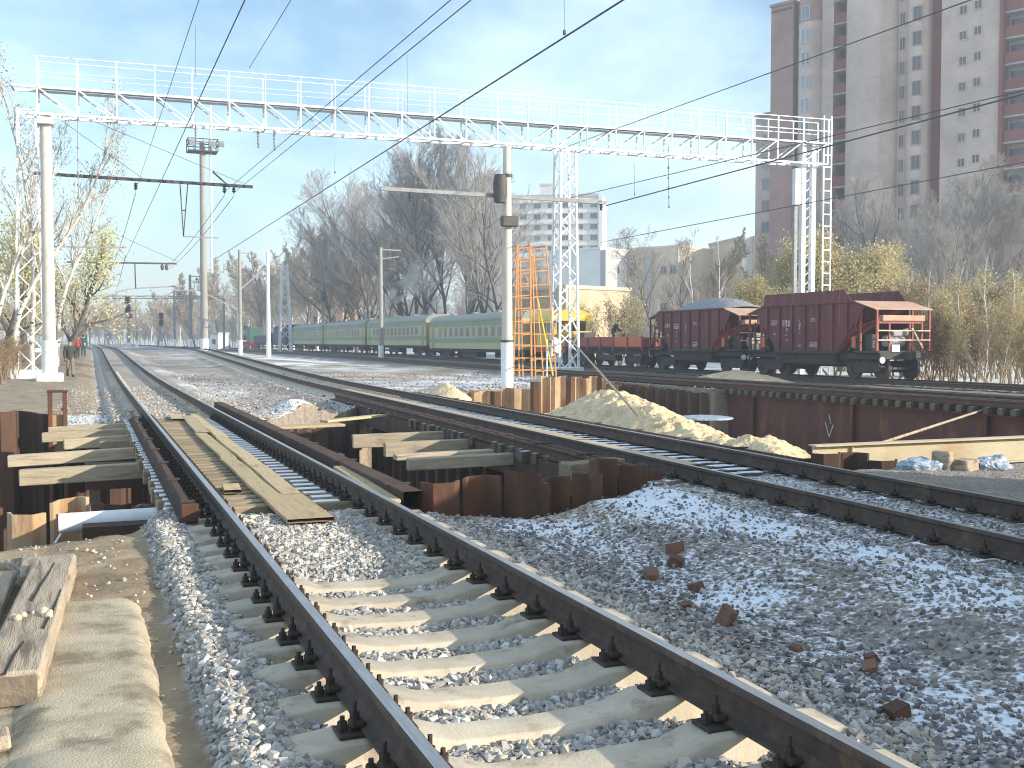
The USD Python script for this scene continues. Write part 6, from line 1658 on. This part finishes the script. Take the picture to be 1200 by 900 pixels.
TREES = {
    'poplar_a': dict(name='bare_tree', bark='bark', twig='twig', grow=dict(seed=11, height=22, trunk_r=0.26, levels=5, spread=0.62, lift=0.3, first=0.16, power=0.6, nb=(22, 10, 7, 5), ratio=0.5, len0=0.5, tip=0.011)),
    'poplar_b': dict(name='bare_tree', bark='bark', twig='twig', grow=dict(seed=12, height=22, trunk_r=0.2, levels=5, spread=0.6, lift=0.28, first=0.14, power=0.6, nb=(18, 10, 6, 5), ratio=0.52, len0=0.52, tip=0.012, multi=2)),
    'poplar_c': dict(name='bare_tree', bark='bark', twig='twig', grow=dict(seed=13, height=22, trunk_r=0.25, levels=5, spread=0.7, lift=0.24, first=0.2, power=0.55, nb=(20, 10, 7, 5), ratio=0.5, len0=0.48, tip=0.012)),
    'pale_a': dict(name='pale_tree', bark='bark_birch', twig='twig_pale', grow=dict(seed=21, height=20, trunk_r=0.22, levels=5, spread=0.5, lift=0.25, first=0.2, nb=(26, 9, 6, 4), ratio=0.55, len0=0.36, tip=0.028)),
    'pale_b': dict(name='pale_tree', bark='bark', twig='twig_pale', grow=dict(seed=22, height=20, trunk_r=0.26, levels=5, spread=0.6, lift=0.2, first=0.18, nb=(22, 9, 6, 4), ratio=0.55, len0=0.42, tip=0.028)),
    'birch': dict(name='birch_tree', bark='bark_birch', twig='twig_pale', leaf='dry_leaf', leaves=dict(per=1, size=0.045, spread=0.2), grow=dict(seed=31, height=17, trunk_r=0.15, levels=4, spread=0.5, lift=0.3, first=0.3, nb=(17, 6, 4), ratio=0.5, len0=0.3, tip=0.008)),
    'leafy': dict(name='yellow_green_tree', bark='bark', twig='twig_pale', leaf='leaf', leaves=dict(per=2, size=0.1, spread=0.5), grow=dict(seed=41, height=10, trunk_r=0.24, levels=4, spread=0.7, lift=0.15, first=0.15, nb=(17, 8, 5), ratio=0.55, len0=0.45, tip=0.01)),
    'olive': dict(name='olive_tree', bark='bark', twig='twig_brown', leaf='leaf_olive', leaves=dict(per=2, size=0.08, spread=0.4), grow=dict(seed=51, height=9, trunk_r=0.2, levels=4, spread=0.6, lift=0.3, first=0.08, nb=(16, 9, 7), ratio=0.55, len0=0.5, tip=0.01, multi=4)),
    'shrub_a': dict(name='brown_shrub', bark='twig_brown', twig='twig_brown', leaf='dry_leaf', leaves=dict(per=1, size=0.06, spread=0.16), grow=dict(seed=61, height=5, trunk_r=0.05, levels=4, spread=0.45, lift=0.35, first=0.1, nb=(10, 6, 4), ratio=0.5, len0=0.42, tip=0.006, multi=5)),
    'shrub_b': dict(name='brown_shrub', bark='twig_pale', twig='twig_brown', leaf='leaf_olive', leaves=dict(per=1, size=0.05, spread=0.16), grow=dict(seed=62, height=5, trunk_r=0.06, levels=4, spread=0.5, lift=0.3, first=0.1, nb=(9, 6, 5), ratio=0.52, len0=0.45, tip=0.006, multi=4)),
    'sapling': dict(name='thin_sapling', bark='bark_birch', twig='twig_pale', grow=dict(seed=71, height=8, trunk_r=0.06, levels=4, spread=0.5, lift=0.4, first=0.2, nb=(12, 5, 3), ratio=0.5, len0=0.3, tip=0.006)),
}
R = random.Random(99)
FW0 = np.array([math.sin(YAW), math.cos(YAW), 0])
def beyond(u, Z, xmin):
    """The ground point in pixel column u at depth Z, or farther if it would stand on or before the train's track."""
    q = cam_pt((u - 600) / 1250 * Z, Z)
    return q * max(1.0, xmin / q[0])


# the big bare group behind the coaches: (pixel column of the trunk, pixel row of the top, depth)
BIG = [(392, 246, 132, 'poplar_c', 'leftmost bare tree of the big grey group behind the coaches'), (418, 220, 126, 'poplar_a', 'bare tree of the big grey group, second from its left end'),
       (447, 205, 130, 'poplar_b', 'bare tree of the big grey group right above the grey pole'), (474, 186, 122, 'poplar_a', 'bare tree of the big grey group just right of the smoke'),
       (505, 172, 126, 'poplar_c', 'tall bare tree of the big grey group above the coach gap'), (536, 166, 120, 'poplar_b', 'tallest bare tree in the middle of the big grey group'),
       (566, 172, 124, 'poplar_a', 'tall bare tree of the big grey group left of the white concrete pole'), (594, 215, 118, 'poplar_c', 'bare tree right behind the white concrete pole')]
BIG += [(432, 210, 150, 'poplar_c', 'bare tree set back left of the grey pole'), (489, 180, 150, 'poplar_b', 'bare tree set back over the end of the second coach'),
        (551, 170, 146, 'poplar_a', 'bare tree set back over the nearest coach middle'), (628, 288, 118, 'poplar_b', 'smaller bare tree behind the orange ladder tower')]
for k, (u, v, Z, kind, lab) in enumerate(BIG):
    q = beyond(u, Z, 38.5 + 2.5 * (k % 3)); Z = q @ FW0; top = at_d(u, v, Z)[2]
    tree(kind, lab, q[0], q[1], (top + 0.2) / 22.0, R.uniform(0, 6), 'big bare trees behind the coaches')
PALE = [(372, 252, 165, 'pale_a', 'pale bare tree just left of the big grey group'), (352, 258, 175, 'pale_b', 'pale bare tree above the orange house'), (330, 272, 185, 'pale_a', 'pale bare tree behind the far lattice mast'),
        (308, 290, 195, 'pale_b', 'pale bare tree right of the slim bright white pole'), (290, 292, 205, 'pale_a', 'pale bare tree behind the grey pole with the bracket'), (270, 300, 212, 'pale_b', 'pale bare tree over the locomotive'),
        (252, 306, 225, 'pale_a', 'pale bare tree right of the lighting mast'), (230, 318, 240, 'pale_b', 'pale bare tree left of the lighting mast'), (212, 330, 255, 'pale_a', 'pale bare tree behind the far concrete pole'),
        (385, 270, 150, 'pale_b', 'short pale bare tree in front of the grey group'), (344, 285, 160, 'pale_a', 'short pale bare tree left of the orange house'),
        (195, 340, 270, 'pale_b', 'small far pale tree above the second signal'), (178, 346, 290, 'pale_a', 'small far pale tree between the two signals'), (160, 350, 300, 'pale_b', 'small far pale tree right of the first signal'),
        (140, 352, 300, 'pale_a', 'small far pale tree left of the first signal'), (122, 352, 290, 'pale_b', 'small far pale tree over the end of the nearest track'), (104, 350, 260, 'pale_a', 'far pale tree right of the yellow green tree')]
EX = [(362, 280, 150, 'left of the orange house gable'), (398, 262, 160, 'behind the leftmost grey tree'), (320, 292, 172, 'beside the slim white pole top'), (300, 300, 180, 'between the white pole and the grey pole'), (280, 312, 188, 'over the tender wagon'), (262, 318, 198, 'behind the chimney of the locomotive'),
      (244, 322, 208, 'right beside the lighting mast'), (222, 336, 222, 'behind the far grey pole'), (412, 258, 170, 'low behind the big grey group left part'), (434, 262, 178, 'low behind the grey pole of the second coach'), (206, 342, 235, 'left of the far grey pole'), (310, 318, 240, 'low and far behind the white pole'), (340, 300, 230, 'low and far above the farthest coach'), (186, 352, 310, 'lowest far one between the signals')]
PALE += [(u, v, Z, ('pale_a', 'pale_b')[k % 2], 'pale bare tree ' + lab) for k, (u, v, Z, lab) in enumerate(EX)]
for k, (u, v, Z, kind, lab) in enumerate(PALE):
    q = beyond(u, Z, 38.0 + 3 * (k % 3)) if u >= 250 else cam_pt((u - 600) / 1250 * Z, Z); Z = q @ FW0; top = at_d(u, v, Z)[2]
    tree(kind, lab, q[0], q[1], (top - zb(q[0], q[1])) / 20.0, R.uniform(0, 6), 'pale bare trees along the line')
for (u, v, Z, kind, h, lab, grp) in ((12, 60, 50, 'birch', 17, 'pale birch tree at the left edge of the picture', 'birches at the left'), (38, 55, 58, 'birch', 17, 'pale birch tree behind the left lattice mast', 'birches at the left'),
                                     (-8, 90, 46, 'birch', 17, 'pale birch tree cut by the left edge', 'birches at the left'), (66, 110, 66, 'birch', 17, 'pale birch tree right behind the concrete gantry pole', 'birches at the left'),
                                     (78, 262, 76, 'leafy', 10, 'yellow green leafy tree right of the concrete gantry pole', 'yellow green trees at the left'), (28, 248, 72, 'leafy', 10, 'yellow green leafy tree behind the left lattice mast', 'yellow green trees at the left'),
                                     (88, 300, 100, 'leafy', 10, 'smaller yellow green tree farther along the path at the left', 'yellow green trees at the left'), (0, 268, 66, 'leafy', 10, 'yellow green leafy tree at the left edge', 'yellow green trees at the left'),
                                     (930, 270, 74, 'olive', 9, 'olive yellow tree left of the gantry leg', 'olive trees before the brick tower'), (988, 262, 72, 'olive', 9, 'olive yellow tree right of the gantry leg', 'olive trees before the brick tower'),
                                     (1020, 278, 80, 'olive', 9, 'olive yellow tree behind the end of the hopper wagon', 'olive trees before the brick tower'), (905, 318, 66, 'olive', 9, 'low olive tree over the end of the gravel wagon', 'olive trees before the brick tower'),
                                     (775, 272, 90, 'poplar_c', 22, 'bare tree in front of the cream building', 'bare trees over the hopper wagons'), (802, 284, 96, 'poplar_a', 22, 'slim bare tree right of the cream building', 'bare trees over the hopper wagons'),
                                     (838, 262, 100, 'pale_a', 20, 'thin pale tree before the grey tan building', 'bare trees over the hopper wagons'), (866, 268, 104, 'pale_b', 20, 'thin pale tree at the left corner of the brick tower', 'bare trees over the hopper wagons'),
                                     (690, 345, 84, 'shrub_b', 5, 'bushy shrub behind the crate on the red wagon', 'shrubs behind the red wagon'), (728, 342, 86, 'shrub_a', 5, 'bushy shrub behind the worker on the red wagon', 'shrubs behind the red wagon'),
                                     (752, 335, 84, 'shrub_b', 5, 'bushy shrub left of the gravel wagon', 'shrubs behind the red wagon'), (672, 352, 88, 'shrub_a', 5, 'bushy shrub right of the yellow railcar', 'shrubs behind the red wagon')):
    q = cam_pt((u - 600) / 1250 * Z, Z); top = at_d(u, v, Z)[2]
    tree(kind, lab, q[0], q[1], (top - zb(q[0], q[1])) / h, R.uniform(0, 6), grp, 'shrub' if 'shrub' in kind else 'tree')
# dark bare trees in front of the tower at the right
for k, (u, v, Z, kind) in enumerate(((1030, 215, 96, 'poplar_a'), (1062, 205, 100, 'poplar_b'), (1096, 220, 92, 'poplar_c'), (1128, 212, 98, 'poplar_a'), (1160, 198, 90, 'poplar_b'), (1188, 195, 94, 'poplar_c'), (1215, 190, 88, 'poplar_a'), (1012, 245, 100, 'poplar_c'), (1145, 240, 84, 'poplar_c'), (1080, 250, 86, 'poplar_b'))):
    q = cam_pt((u - 600) / 1250 * Z, Z); top = at_d(u, v, Z)[2]
    o = ('third', 'fourth', 'sixth', 'seventh', 'ninth', 'second from right', 'rightmost', 'leftmost', 'eighth', 'fifth')[k]
    tree(kind, {0: 'bare tree low on the brick tower above the end roof of the hopper', 1: 'bare tree before the round bay of the brick tower', 2: 'bare tree before the recess of the brick tower', 3: 'bare tree below the small square windows of the tower, left one', 4: 'bare tree below the red balconies at the right edge', 5: 'bare tree on the red balconies close to the right edge',
                6: 'bare tree cut by the right edge of the picture', 7: 'short bare tree above the olive trees', 8: 'shorter bare tree below the small square windows', 9: 'shorter bare tree below the tall windows of the tower'}[k], q[0], q[1], (top + 0.2) / 22.0, R.uniform(0, 6), 'bare trees before the brick tower')
ORD = 'first second third fourth fifth sixth seventh eighth ninth'.split()
for row, (Z0, v0, n, nm) in enumerate(((46, 352, 7, 'front'), (52, 330, 7, 'middle'), (60, 312, 7, 'back'))):
    for k in range(n):
        u, v, Z = 1036 + 27 * k + 9 * row + R.uniform(-6, 6), v0 + R.uniform(-16, 12), Z0 + R.uniform(-2, 2)
        q = cam_pt((u - 600) / 1250 * Z, Z)
        if q[0] < X4 + 3.2:
            q = q * ((X4 + 3.6 + 0.7 * row) / q[0]); Z = q[0] * math.sin(YAW) + q[1] * math.cos(YAW)
        top = at_d(u, v, Z)[2]
        tree(('shrub_a', 'shrub_b')[(k + row) % 2], f'leafless brown shrub of the right thicket, {ORD[k]} from the left in its {nm} row', q[0], q[1], max(2.5, top + 0.2) / 5.0, R.uniform(0, 6), 'thicket right of the hopper wagon', 'shrub')
for k in range(6):
    u, v, Z = 905 + 24 * k, 345 + R.uniform(-12, 8), 62 + R.uniform(-2, 3)
    q = cam_pt((u - 600) / 1250 * Z, Z); top = at_d(u, v, Z)[2]
    tree(('shrub_a', 'shrub_b')[k % 2], f'brown shrub glimpsed behind the empty hopper wagon, {ORD[k]} from the left', q[0], q[1], max(2.5, top + 0.2) / 5.0, R.uniform(0, 6), 'shrubs behind the hopper wagon', 'shrub')
for k, (u, v, Z, lab) in enumerate(((1155, 285, 47, 'thin pale sapling standing highest over the thicket near the right edge'), (1090, 305, 50, 'thin pale sapling just right of the hopper wagon end'), (1122, 300, 48, 'thin pale sapling in the middle of the thicket'), (1185, 300, 46, 'thin pale sapling at the right edge of the picture'), (808, 260, 84, 'thin bare sapling over the gravel load'), (845, 268, 88, 'thin bare sapling right of the gravel load'))):
    q = cam_pt((u - 600) / 1250 * Z, Z); top = at_d(u, v, Z)[2]
    if q[0] < X4 + 3.2:
        q = q * ((X4 + 3.8) / q[0])
    tree('sapling', lab, q[0], q[1], (top + 0.2) / 8.0, R.uniform(0, 6), 'thin saplings', 'tree')
for k, (u, v, Z) in enumerate(((4, 408, 44), (16, 412, 50), (-10, 402, 40))):
    q = cam_pt((u - 600) / 1250 * Z, Z)
    tree('shrub_a', ('low brown shrub left of the lattice mast foot', 'small brown shrub right beside the lattice mast foot', 'low brown shrub cut by the left edge')[k], q[0], q[1], 0.45, R.uniform(0, 6), 'low brown shrubs at the left', 'shrub')
# the wood at the end of the line and behind everything, one mass
path = fresh('/World', 'far_wood')
pi = UsdGeom.PointInstancer.Define(stage, path)
protos = []
for k, kind in enumerate(('pale_a', 'pale_b', 'poplar_c')):
    g_ = dict(TREES[kind]['grow']); g_['levels'] = 4; g_['tip'] = 0.045; g_['seed'] += 50
    tr, tw_, en = grow(**g_)
    v, f = tr.arrays(); v2, f2 = tw_.arrays()
    usdkit.mesh(stage, f'{path}/far_tree_{k}', (np.vstack([v, v2]), np.vstack([f, f2 + len(v)])), K['twig_pale' if k < 2 else 'twig'])
    protos.append(f'{path}/far_tree_{k}')
pi.CreatePrototypesRel().SetTargets([Sdf.Path(p) for p in protos])
rg = np.random.default_rng(8)
P, SC, QU, IX = [], [], [], []
for k in range(560):
    u = rg.uniform(-120, 1330) if k % 3 else rg.uniform(90, 640); Z = rg.uniform(300, 420) if u < 560 else rg.uniform(210, 420)
    q = cam_pt((u - 600) / 1250 * Z, Z)
    if -8 < q[0] < 40 and q[1] < 410:
        Z = rg.uniform(430, 470); q = cam_pt((u - 600) / 1250 * Z, Z)
    if 110 < u and 780 < u < 1010 and Z < 235:
        continue
    P.append((q[0], q[1], float(rise(q[0], q[1])) - 0.4)); s = rg.uniform(0.3, 0.95); SC.append((s, s, s))
    a = rg.uniform(0, 2 * PI); QU.append(Gf.Quath(math.cos(a / 2), 0, 0, math.sin(a / 2))); IX.append(int(rg.integers(0, 3)))
pi.CreatePositionsAttr(Vt.Vec3fArray([Gf.Vec3f(*p) for p in P])); pi.CreateScalesAttr(Vt.Vec3fArray([Gf.Vec3f(*p) for p in SC]))
pi.CreateOrientationsAttr(Vt.QuathArray(QU)); pi.CreateProtoIndicesAttr(Vt.IntArray(IX))
tag(path, 'far leafless wood closing the view beyond the tracks and buildings', 'wood', None, 'stuff')


# ---------------------------------------------------------------- people
def ball(p, r, n=10):
    return manifold3d.Manifold.sphere(r, n).translate([float(q) for q in p])


def chain(pts, rs, n=10):
    return [manifold3d.Manifold.batch_hull([ball(pts[i], rs[i], n), ball(pts[i + 1], rs[i + 1], n)]) for i in range(len(pts) - 1)]


def person(label, base, face, J, mats, H=1.0, hat=None):
    """A figure from joints J (x right, y forward, z up, in metres); face: the heading it looks along, as an angle from +y towards +x."""
    t = thing('person', label, 'person', base)
    c, s = math.cos(-face), math.sin(-face)
    W = lambda p: np.array([p[0] * c - p[1] * s, p[0] * s + p[1] * c, p[2]]) * H + np.asarray(base)
    def mesh(parts, edge=0.04, it=8):
        m = manifold3d.Manifold.batch_boolean(parts, manifold3d.OpType.Add).refine_to_length(edge)
        q = m.to_mesh(); tm = trimesh.Trimesh(q.vert_properties[:, :3], q.tri_verts)
        trimesh.smoothing.filter_taubin(tm, iterations=it)
        return tm
    G = {k: W(p) for k, p in J.items()}
    body = chain([G['pelvis'], G['waist'], G['chest'], G['neck']], [0.15 * H, 0.135 * H, 0.165 * H, 0.07 * H])
    body += [manifold3d.Manifold.batch_hull([ball(G['chest'], 0.14 * H), ball(G['shl'], 0.075 * H), ball(G['shr'], 0.075 * H)]), manifold3d.Manifold.batch_hull([ball(G['pelvis'], 0.13 * H), ball(G['hipl'], 0.095 * H), ball(G['hipr'], 0.095 * H)])]
    arms = []
    for q in 'lr':
        arms += chain([G['sh' + q], G['el' + q], G['wr' + q]], [0.07 * H, 0.055 * H, 0.045 * H])
    legs = chain([G['pelvis'], G['pelvis'] + [0, 0, 0.03]], [0.14 * H, 0.14 * H])
    for q in 'lr':
        legs += chain([G['hip' + q], G['kn' + q], G['an' + q]], [0.095 * H, 0.068 * H, 0.05 * H])
    head = chain([G['neck'], G['head']], [0.06 * H, 0.085 * H])
    fw = np.array([math.sin(face), math.cos(face), 0])
    side = np.array([fw[1], -fw[0], 0])
    hd = manifold3d.Manifold.batch_hull([ball(G['head'] + [0, 0, 0.03 * H], 0.095 * H, 16), ball(G['head'] + fw * 0.03 * H - [0, 0, 0.07 * H], 0.06 * H, 14)])
    head += [hd, ball(G['head'] + fw * 0.105 * H - [0, 0, 0.01 * H], 0.02 * H, 8), ball(G['head'] + side * 0.095 * H, 0.025 * H, 8), ball(G['head'] - side * 0.095 * H, 0.025 * H, 8)]
    hands = []
    for q in 'lr':
        d = G['wr' + q] - G['el' + q]; d /= np.linalg.norm(d)
        pal = G['wr' + q] + d * 0.05 * H
        hands += [manifold3d.Manifold.batch_hull([ball(G['wr' + q], 0.03 * H, 8), ball(pal + fw * 0.025 * H, 0.02 * H, 8), ball(pal - fw * 0.025 * H, 0.02 * H, 8)])]
        for k in range(4):
            o = fw * (0.03 - 0.02 * k) * H
            hands += chain([pal + o, pal + o + d * 0.045 * H, pal + o + d * (0.075 + 0.01 * (k in (1, 2))) * H + side * (-0.012 if q == 'r' else 0.012) * H], [0.011 * H, 0.01 * H, 0.008 * H], 6)
        hands += chain([G['wr' + q] + fw * 0.03 * H, pal + fw * 0.055 * H, pal + fw * 0.06 * H + d * 0.03 * H], [0.014 * H, 0.012 * H, 0.009 * H], 6)
    part(t, 'body', mesh(head + hands + body, 0.03, 4), K['skin'], smooth=True)
    grow_ = lambda parts: mesh(parts)
    big = chain([G['pelvis'], G['waist'], G['chest'], G['neck'] - [0, 0, 0.03]], [0.165 * H, 0.155 * H, 0.185 * H, 0.085 * H]) + [manifold3d.Manifold.batch_hull([ball(G['chest'], 0.16 * H), ball(G['shl'], 0.09 * H), ball(G['shr'], 0.09 * H)])]
    for q in 'lr':
        big += chain([G['sh' + q], G['el' + q], G['wr' + q]], [0.085 * H, 0.07 * H, 0.058 * H])
    part(t, 'jacket', mesh(big), K[mats[0]], smooth=True)
    tr = chain([G['pelvis'], G['pelvis'] + [0, 0, 0.03]], [0.155 * H, 0.155 * H])
    for q in 'lr':
        tr += chain([G['hip' + q], G['kn' + q], G['an' + q]], [0.11 * H, 0.08 * H, 0.07 * H])
    part(t, 'trousers', mesh(tr), K[mats[1]], smooth=True)
    for q in 'lr':
        part(t, 'boot', MB().tm(mesh([manifold3d.Manifold.batch_hull([ball(G['an' + q], 0.055 * H), ball(G['an' + q] - [0, 0, 0.05 * H], 0.05 * H), ball(G['an' + q] + fw * 0.17 * H - [0, 0, 0.055 * H], 0.045 * H)])], 0.03, 3)), K['hair'], smooth=True)
    part(t, 'cap' if hat else 'hair', mesh([manifold3d.Manifold.batch_hull([ball(G['head'] + [0, 0, 0.055 * H] - fw * 0.015 * H, 0.1 * H, 14), ball(G['head'] - fw * 0.05 * H, 0.075 * H, 12)])], 0.03, 3), K[hat or 'hair'], smooth=True)
    for q in (-1, 1):
        part(t, 'eye', MB().tm(trimesh.creation.icosphere(1, 0.012 * H).apply_translation(G['head'] + fw * 0.104 * H + side * q * 0.035 * H + [0, 0, 0.018 * H])), K['hair'])
    part(t, 'mouth', MB().tm(trimesh.creation.icosphere(1, 0.016 * H).apply_transform(np.diag([1, 1, 0.4, 1.0])).apply_translation(G['head'] + fw * 0.088 * H - [0, 0, 0.06 * H])), K['cloth_red'])
    return t


WALK = dict(pelvis=(0, 0, 0.95), waist=(0, 0.01, 1.1), chest=(0, 0.02, 1.3), neck=(0, 0.03, 1.5), head=(0, 0.05, 1.64), shl=(-0.19, 0.02, 1.42), shr=(0.19, 0.02, 1.42), ell=(-0.25, -0.06, 1.14), elr=(0.25, 0.02, 1.14), wrl=(-0.24, 0.02, 0.9), wrr=(0.24, 0.12, 0.92),
            hipl=(-0.09, 0, 0.92), hipr=(0.09, 0, 0.92), knl=(-0.1, 0.1, 0.5), knr=(0.1, -0.02, 0.5), anl=(-0.1, 0.16, 0.1), anr=(0.1, -0.22, 0.14))
STAND = dict(WALK, knl=(-0.1, 0.02, 0.5), knr=(0.11, 0.02, 0.5), anl=(-0.11, 0.0, 0.1), anr=(0.12, 0.0, 0.1), wrl=(-0.22, 0.1, 0.92))
BEND = dict(pelvis=(0, -0.06, 0.94), waist=(0, -0.02, 1.1), chest=(0, 0.08, 1.29), neck=(0, 0.19, 1.46), head=(0, 0.28, 1.58), shl=(-0.19, 0.12, 1.4), shr=(0.19, 0.12, 1.4), ell=(-0.25, 0.2, 1.13), elr=(0.25, 0.24, 1.14), wrl=(-0.15, 0.42, 1.0), wrr=(0.15, 0.46, 1.02),
            hipl=(-0.09, -0.1, 0.9), hipr=(0.09, -0.1, 0.9), knl=(-0.1, 0.02, 0.5), knr=(0.11, 0.02, 0.5), anl=(-0.11, -0.04, 0.1), anr=(0.12, -0.04, 0.1))
q = cam_pt((82 - 600) / 1250 * 52, 52)
person('person in dark jacket and khaki trousers walking on the path by the gantry pole', (q[0], q[1], zb(q[0], q[1])), PI * 0.95, WALK, ('cloth_dark', 'cloth_khaki'))
q = cam_pt((98 - 600) / 1250 * 88, 88)
person('person in teal coat standing farther along the path at the left', (q[0], q[1], zb(q[0], q[1])), 0.2, STAND, ('cloth_teal', 'cloth_teal'))
q = cam_pt((91 - 600) / 1250 * 84, 84)
person('person in red jacket farther along the path behind the walker', (q[0], q[1], zb(q[0], q[1])), 0.1, WALK, ('cloth_red', 'cloth_dark'))
p = at_x(720, 393, X4)
person('worker in dark clothes bending forward on the red flat wagon', (p[0], p[1], 1.56), 2.0, BEND, ('cloth_dark', 'cloth_dark'), hat='cloth_dark')

# added cabin, unseen right of the frame, put there to shade the right-hand gravel
t = thing('site_cabin', 'added grey cabin, unseen beyond the right edge, shading the gravel by the middle track', 'cabin', (13.6, 0.6, -0.2))
part(t, 'wall', MB().cbox((13.6, 2.0, 1.76), (2.7, 15.8, 3.32), 0.03), K['panel_grey'])
part(t, 'roof', MB().cbox((13.6, 2.0, 3.51), (3.0, 16.1, 0.16), 0.03), K['grey_steel'])
for k in range(4):
    part(t, 'window', MB().cbox((12.24, -4 + 3 * k, 1.9), (0.05, 1.2, 1.0), 0.01), K['glass'])
    part(t, 'foot', MB().cbox((13.6, -5 + 3.6 * k, -0.1), (2.4, 0.3, 0.4), 0.02), K['timber'])

# smoke
SA, SB = at_d(440, 362, 122), at_d(497, 323, 122)
sd = (SB - SA) / np.linalg.norm(SB - SA); SL = float(np.linalg.norm(SB - SA))
sm = usdkit.material(stage, '/World/Looks/smoke_look', {
    'g': ('geometry', {}), 'rel': ('vector_math', {'math_type': 'subtract', 'vector2': SA}), 'dot': ('vector_math', {'math_type': 'dot_product', 'vector2': sd}),
    'al': ('vector_math', {'math_type': 'scale', 'vector1': sd}), 'per': ('vector_math', {'math_type': 'subtract'}), 'len': ('vector_math', {'math_type': 'length'}),
    'rad': ('math', {'math_type': 'multiply_add', 'value2': 1.9 / SL, 'value3': 0.3}), 'div': ('math', {'math_type': 'divide'}), 'fall': ('map_range', {'from_min': 1.0, 'from_max': 0.15, 'to_min': 0.0, 'to_max': 1.0, 'clamp': True}),
    'n': ('noise_texture', {'scale': 0.8, 'detail': 5, 'roughness': 0.62, 'distortion': 0.9}), 'm': ('map_range', {'from_min': 0.4, 'from_max': 0.66, 'to_min': 0.0, 'to_max': 1.0, 'clamp': True}),
    'fade': ('map_range', {'from_min': SL * 1.1, 'from_max': SL * 0.3, 'to_min': 0.1, 'to_max': 1.0, 'clamp': True}), 'm1': ('math', {'math_type': 'multiply'}), 'm2': ('math', {'math_type': 'multiply'}), 'm3': ('math', {'math_type': 'multiply', 'value2': 3.0}),
    'v': ('principled_volume', {'color': (0.95, 0.96, 0.98), 'density': 0.3, 'anisotropy': 0.0})},
    [('g.position', 'rel.vector1'), ('rel.vector', 'dot.vector1'), ('dot.value', 'al.scale'), ('rel.vector', 'per.vector1'), ('al.vector', 'per.vector2'), ('per.vector', 'len.vector1'),
     ('dot.value', 'rad.value1'), ('len.value', 'div.value1'), ('rad.value', 'div.value2'), ('div.value', 'fall.value'), ('g.position', 'n.vector'), ('n.fac', 'm.value'), ('dot.value', 'fade.value'),
     ('fall.result', 'm1.value1'), ('m.result', 'm1.value2'), ('m1.value', 'm2.value1'), ('fade.result', 'm2.value2'), ('m2.value', 'm3.value1'), ('m3.value', 'v.density')], volume='v.volume')
m = []
for (u, v, r) in ((441, 361, 0.3), (447, 357, 0.6), (456, 352, 0.95), (466, 347, 1.3), (477, 341, 1.8), (487, 333, 2.4), (494, 324, 2.4)):
    p = at_d(u, v, 122)
    m.append((p, r))
sp = [manifold3d.Manifold.batch_hull([ball(m[i][0], m[i][1], 20), ball(m[i + 1][0], m[i + 1][1], 20)]) for i in range(len(m) - 1)]
q = manifold3d.Manifold.batch_boolean(sp, manifold3d.OpType.Add).to_mesh()
solo('smoke', (q.vert_properties[:, :3], q.tri_verts), sm, 'pale smoke drifting up from the stove pipe of the second coach', 'smoke', kind='stuff')

# haze
hz = usdkit.material(stage, '/World/Looks/haze_look', {'v': ('principled_volume', {'color': (0.82, 0.9, 1.0), 'density': 0.0011, 'anisotropy': 0.25})}, [], volume='v.volume')
solo('haze', MB().bx(-900, 900, -300, 1200, -4.6, 60), hz, None, None, None, 'stuff')
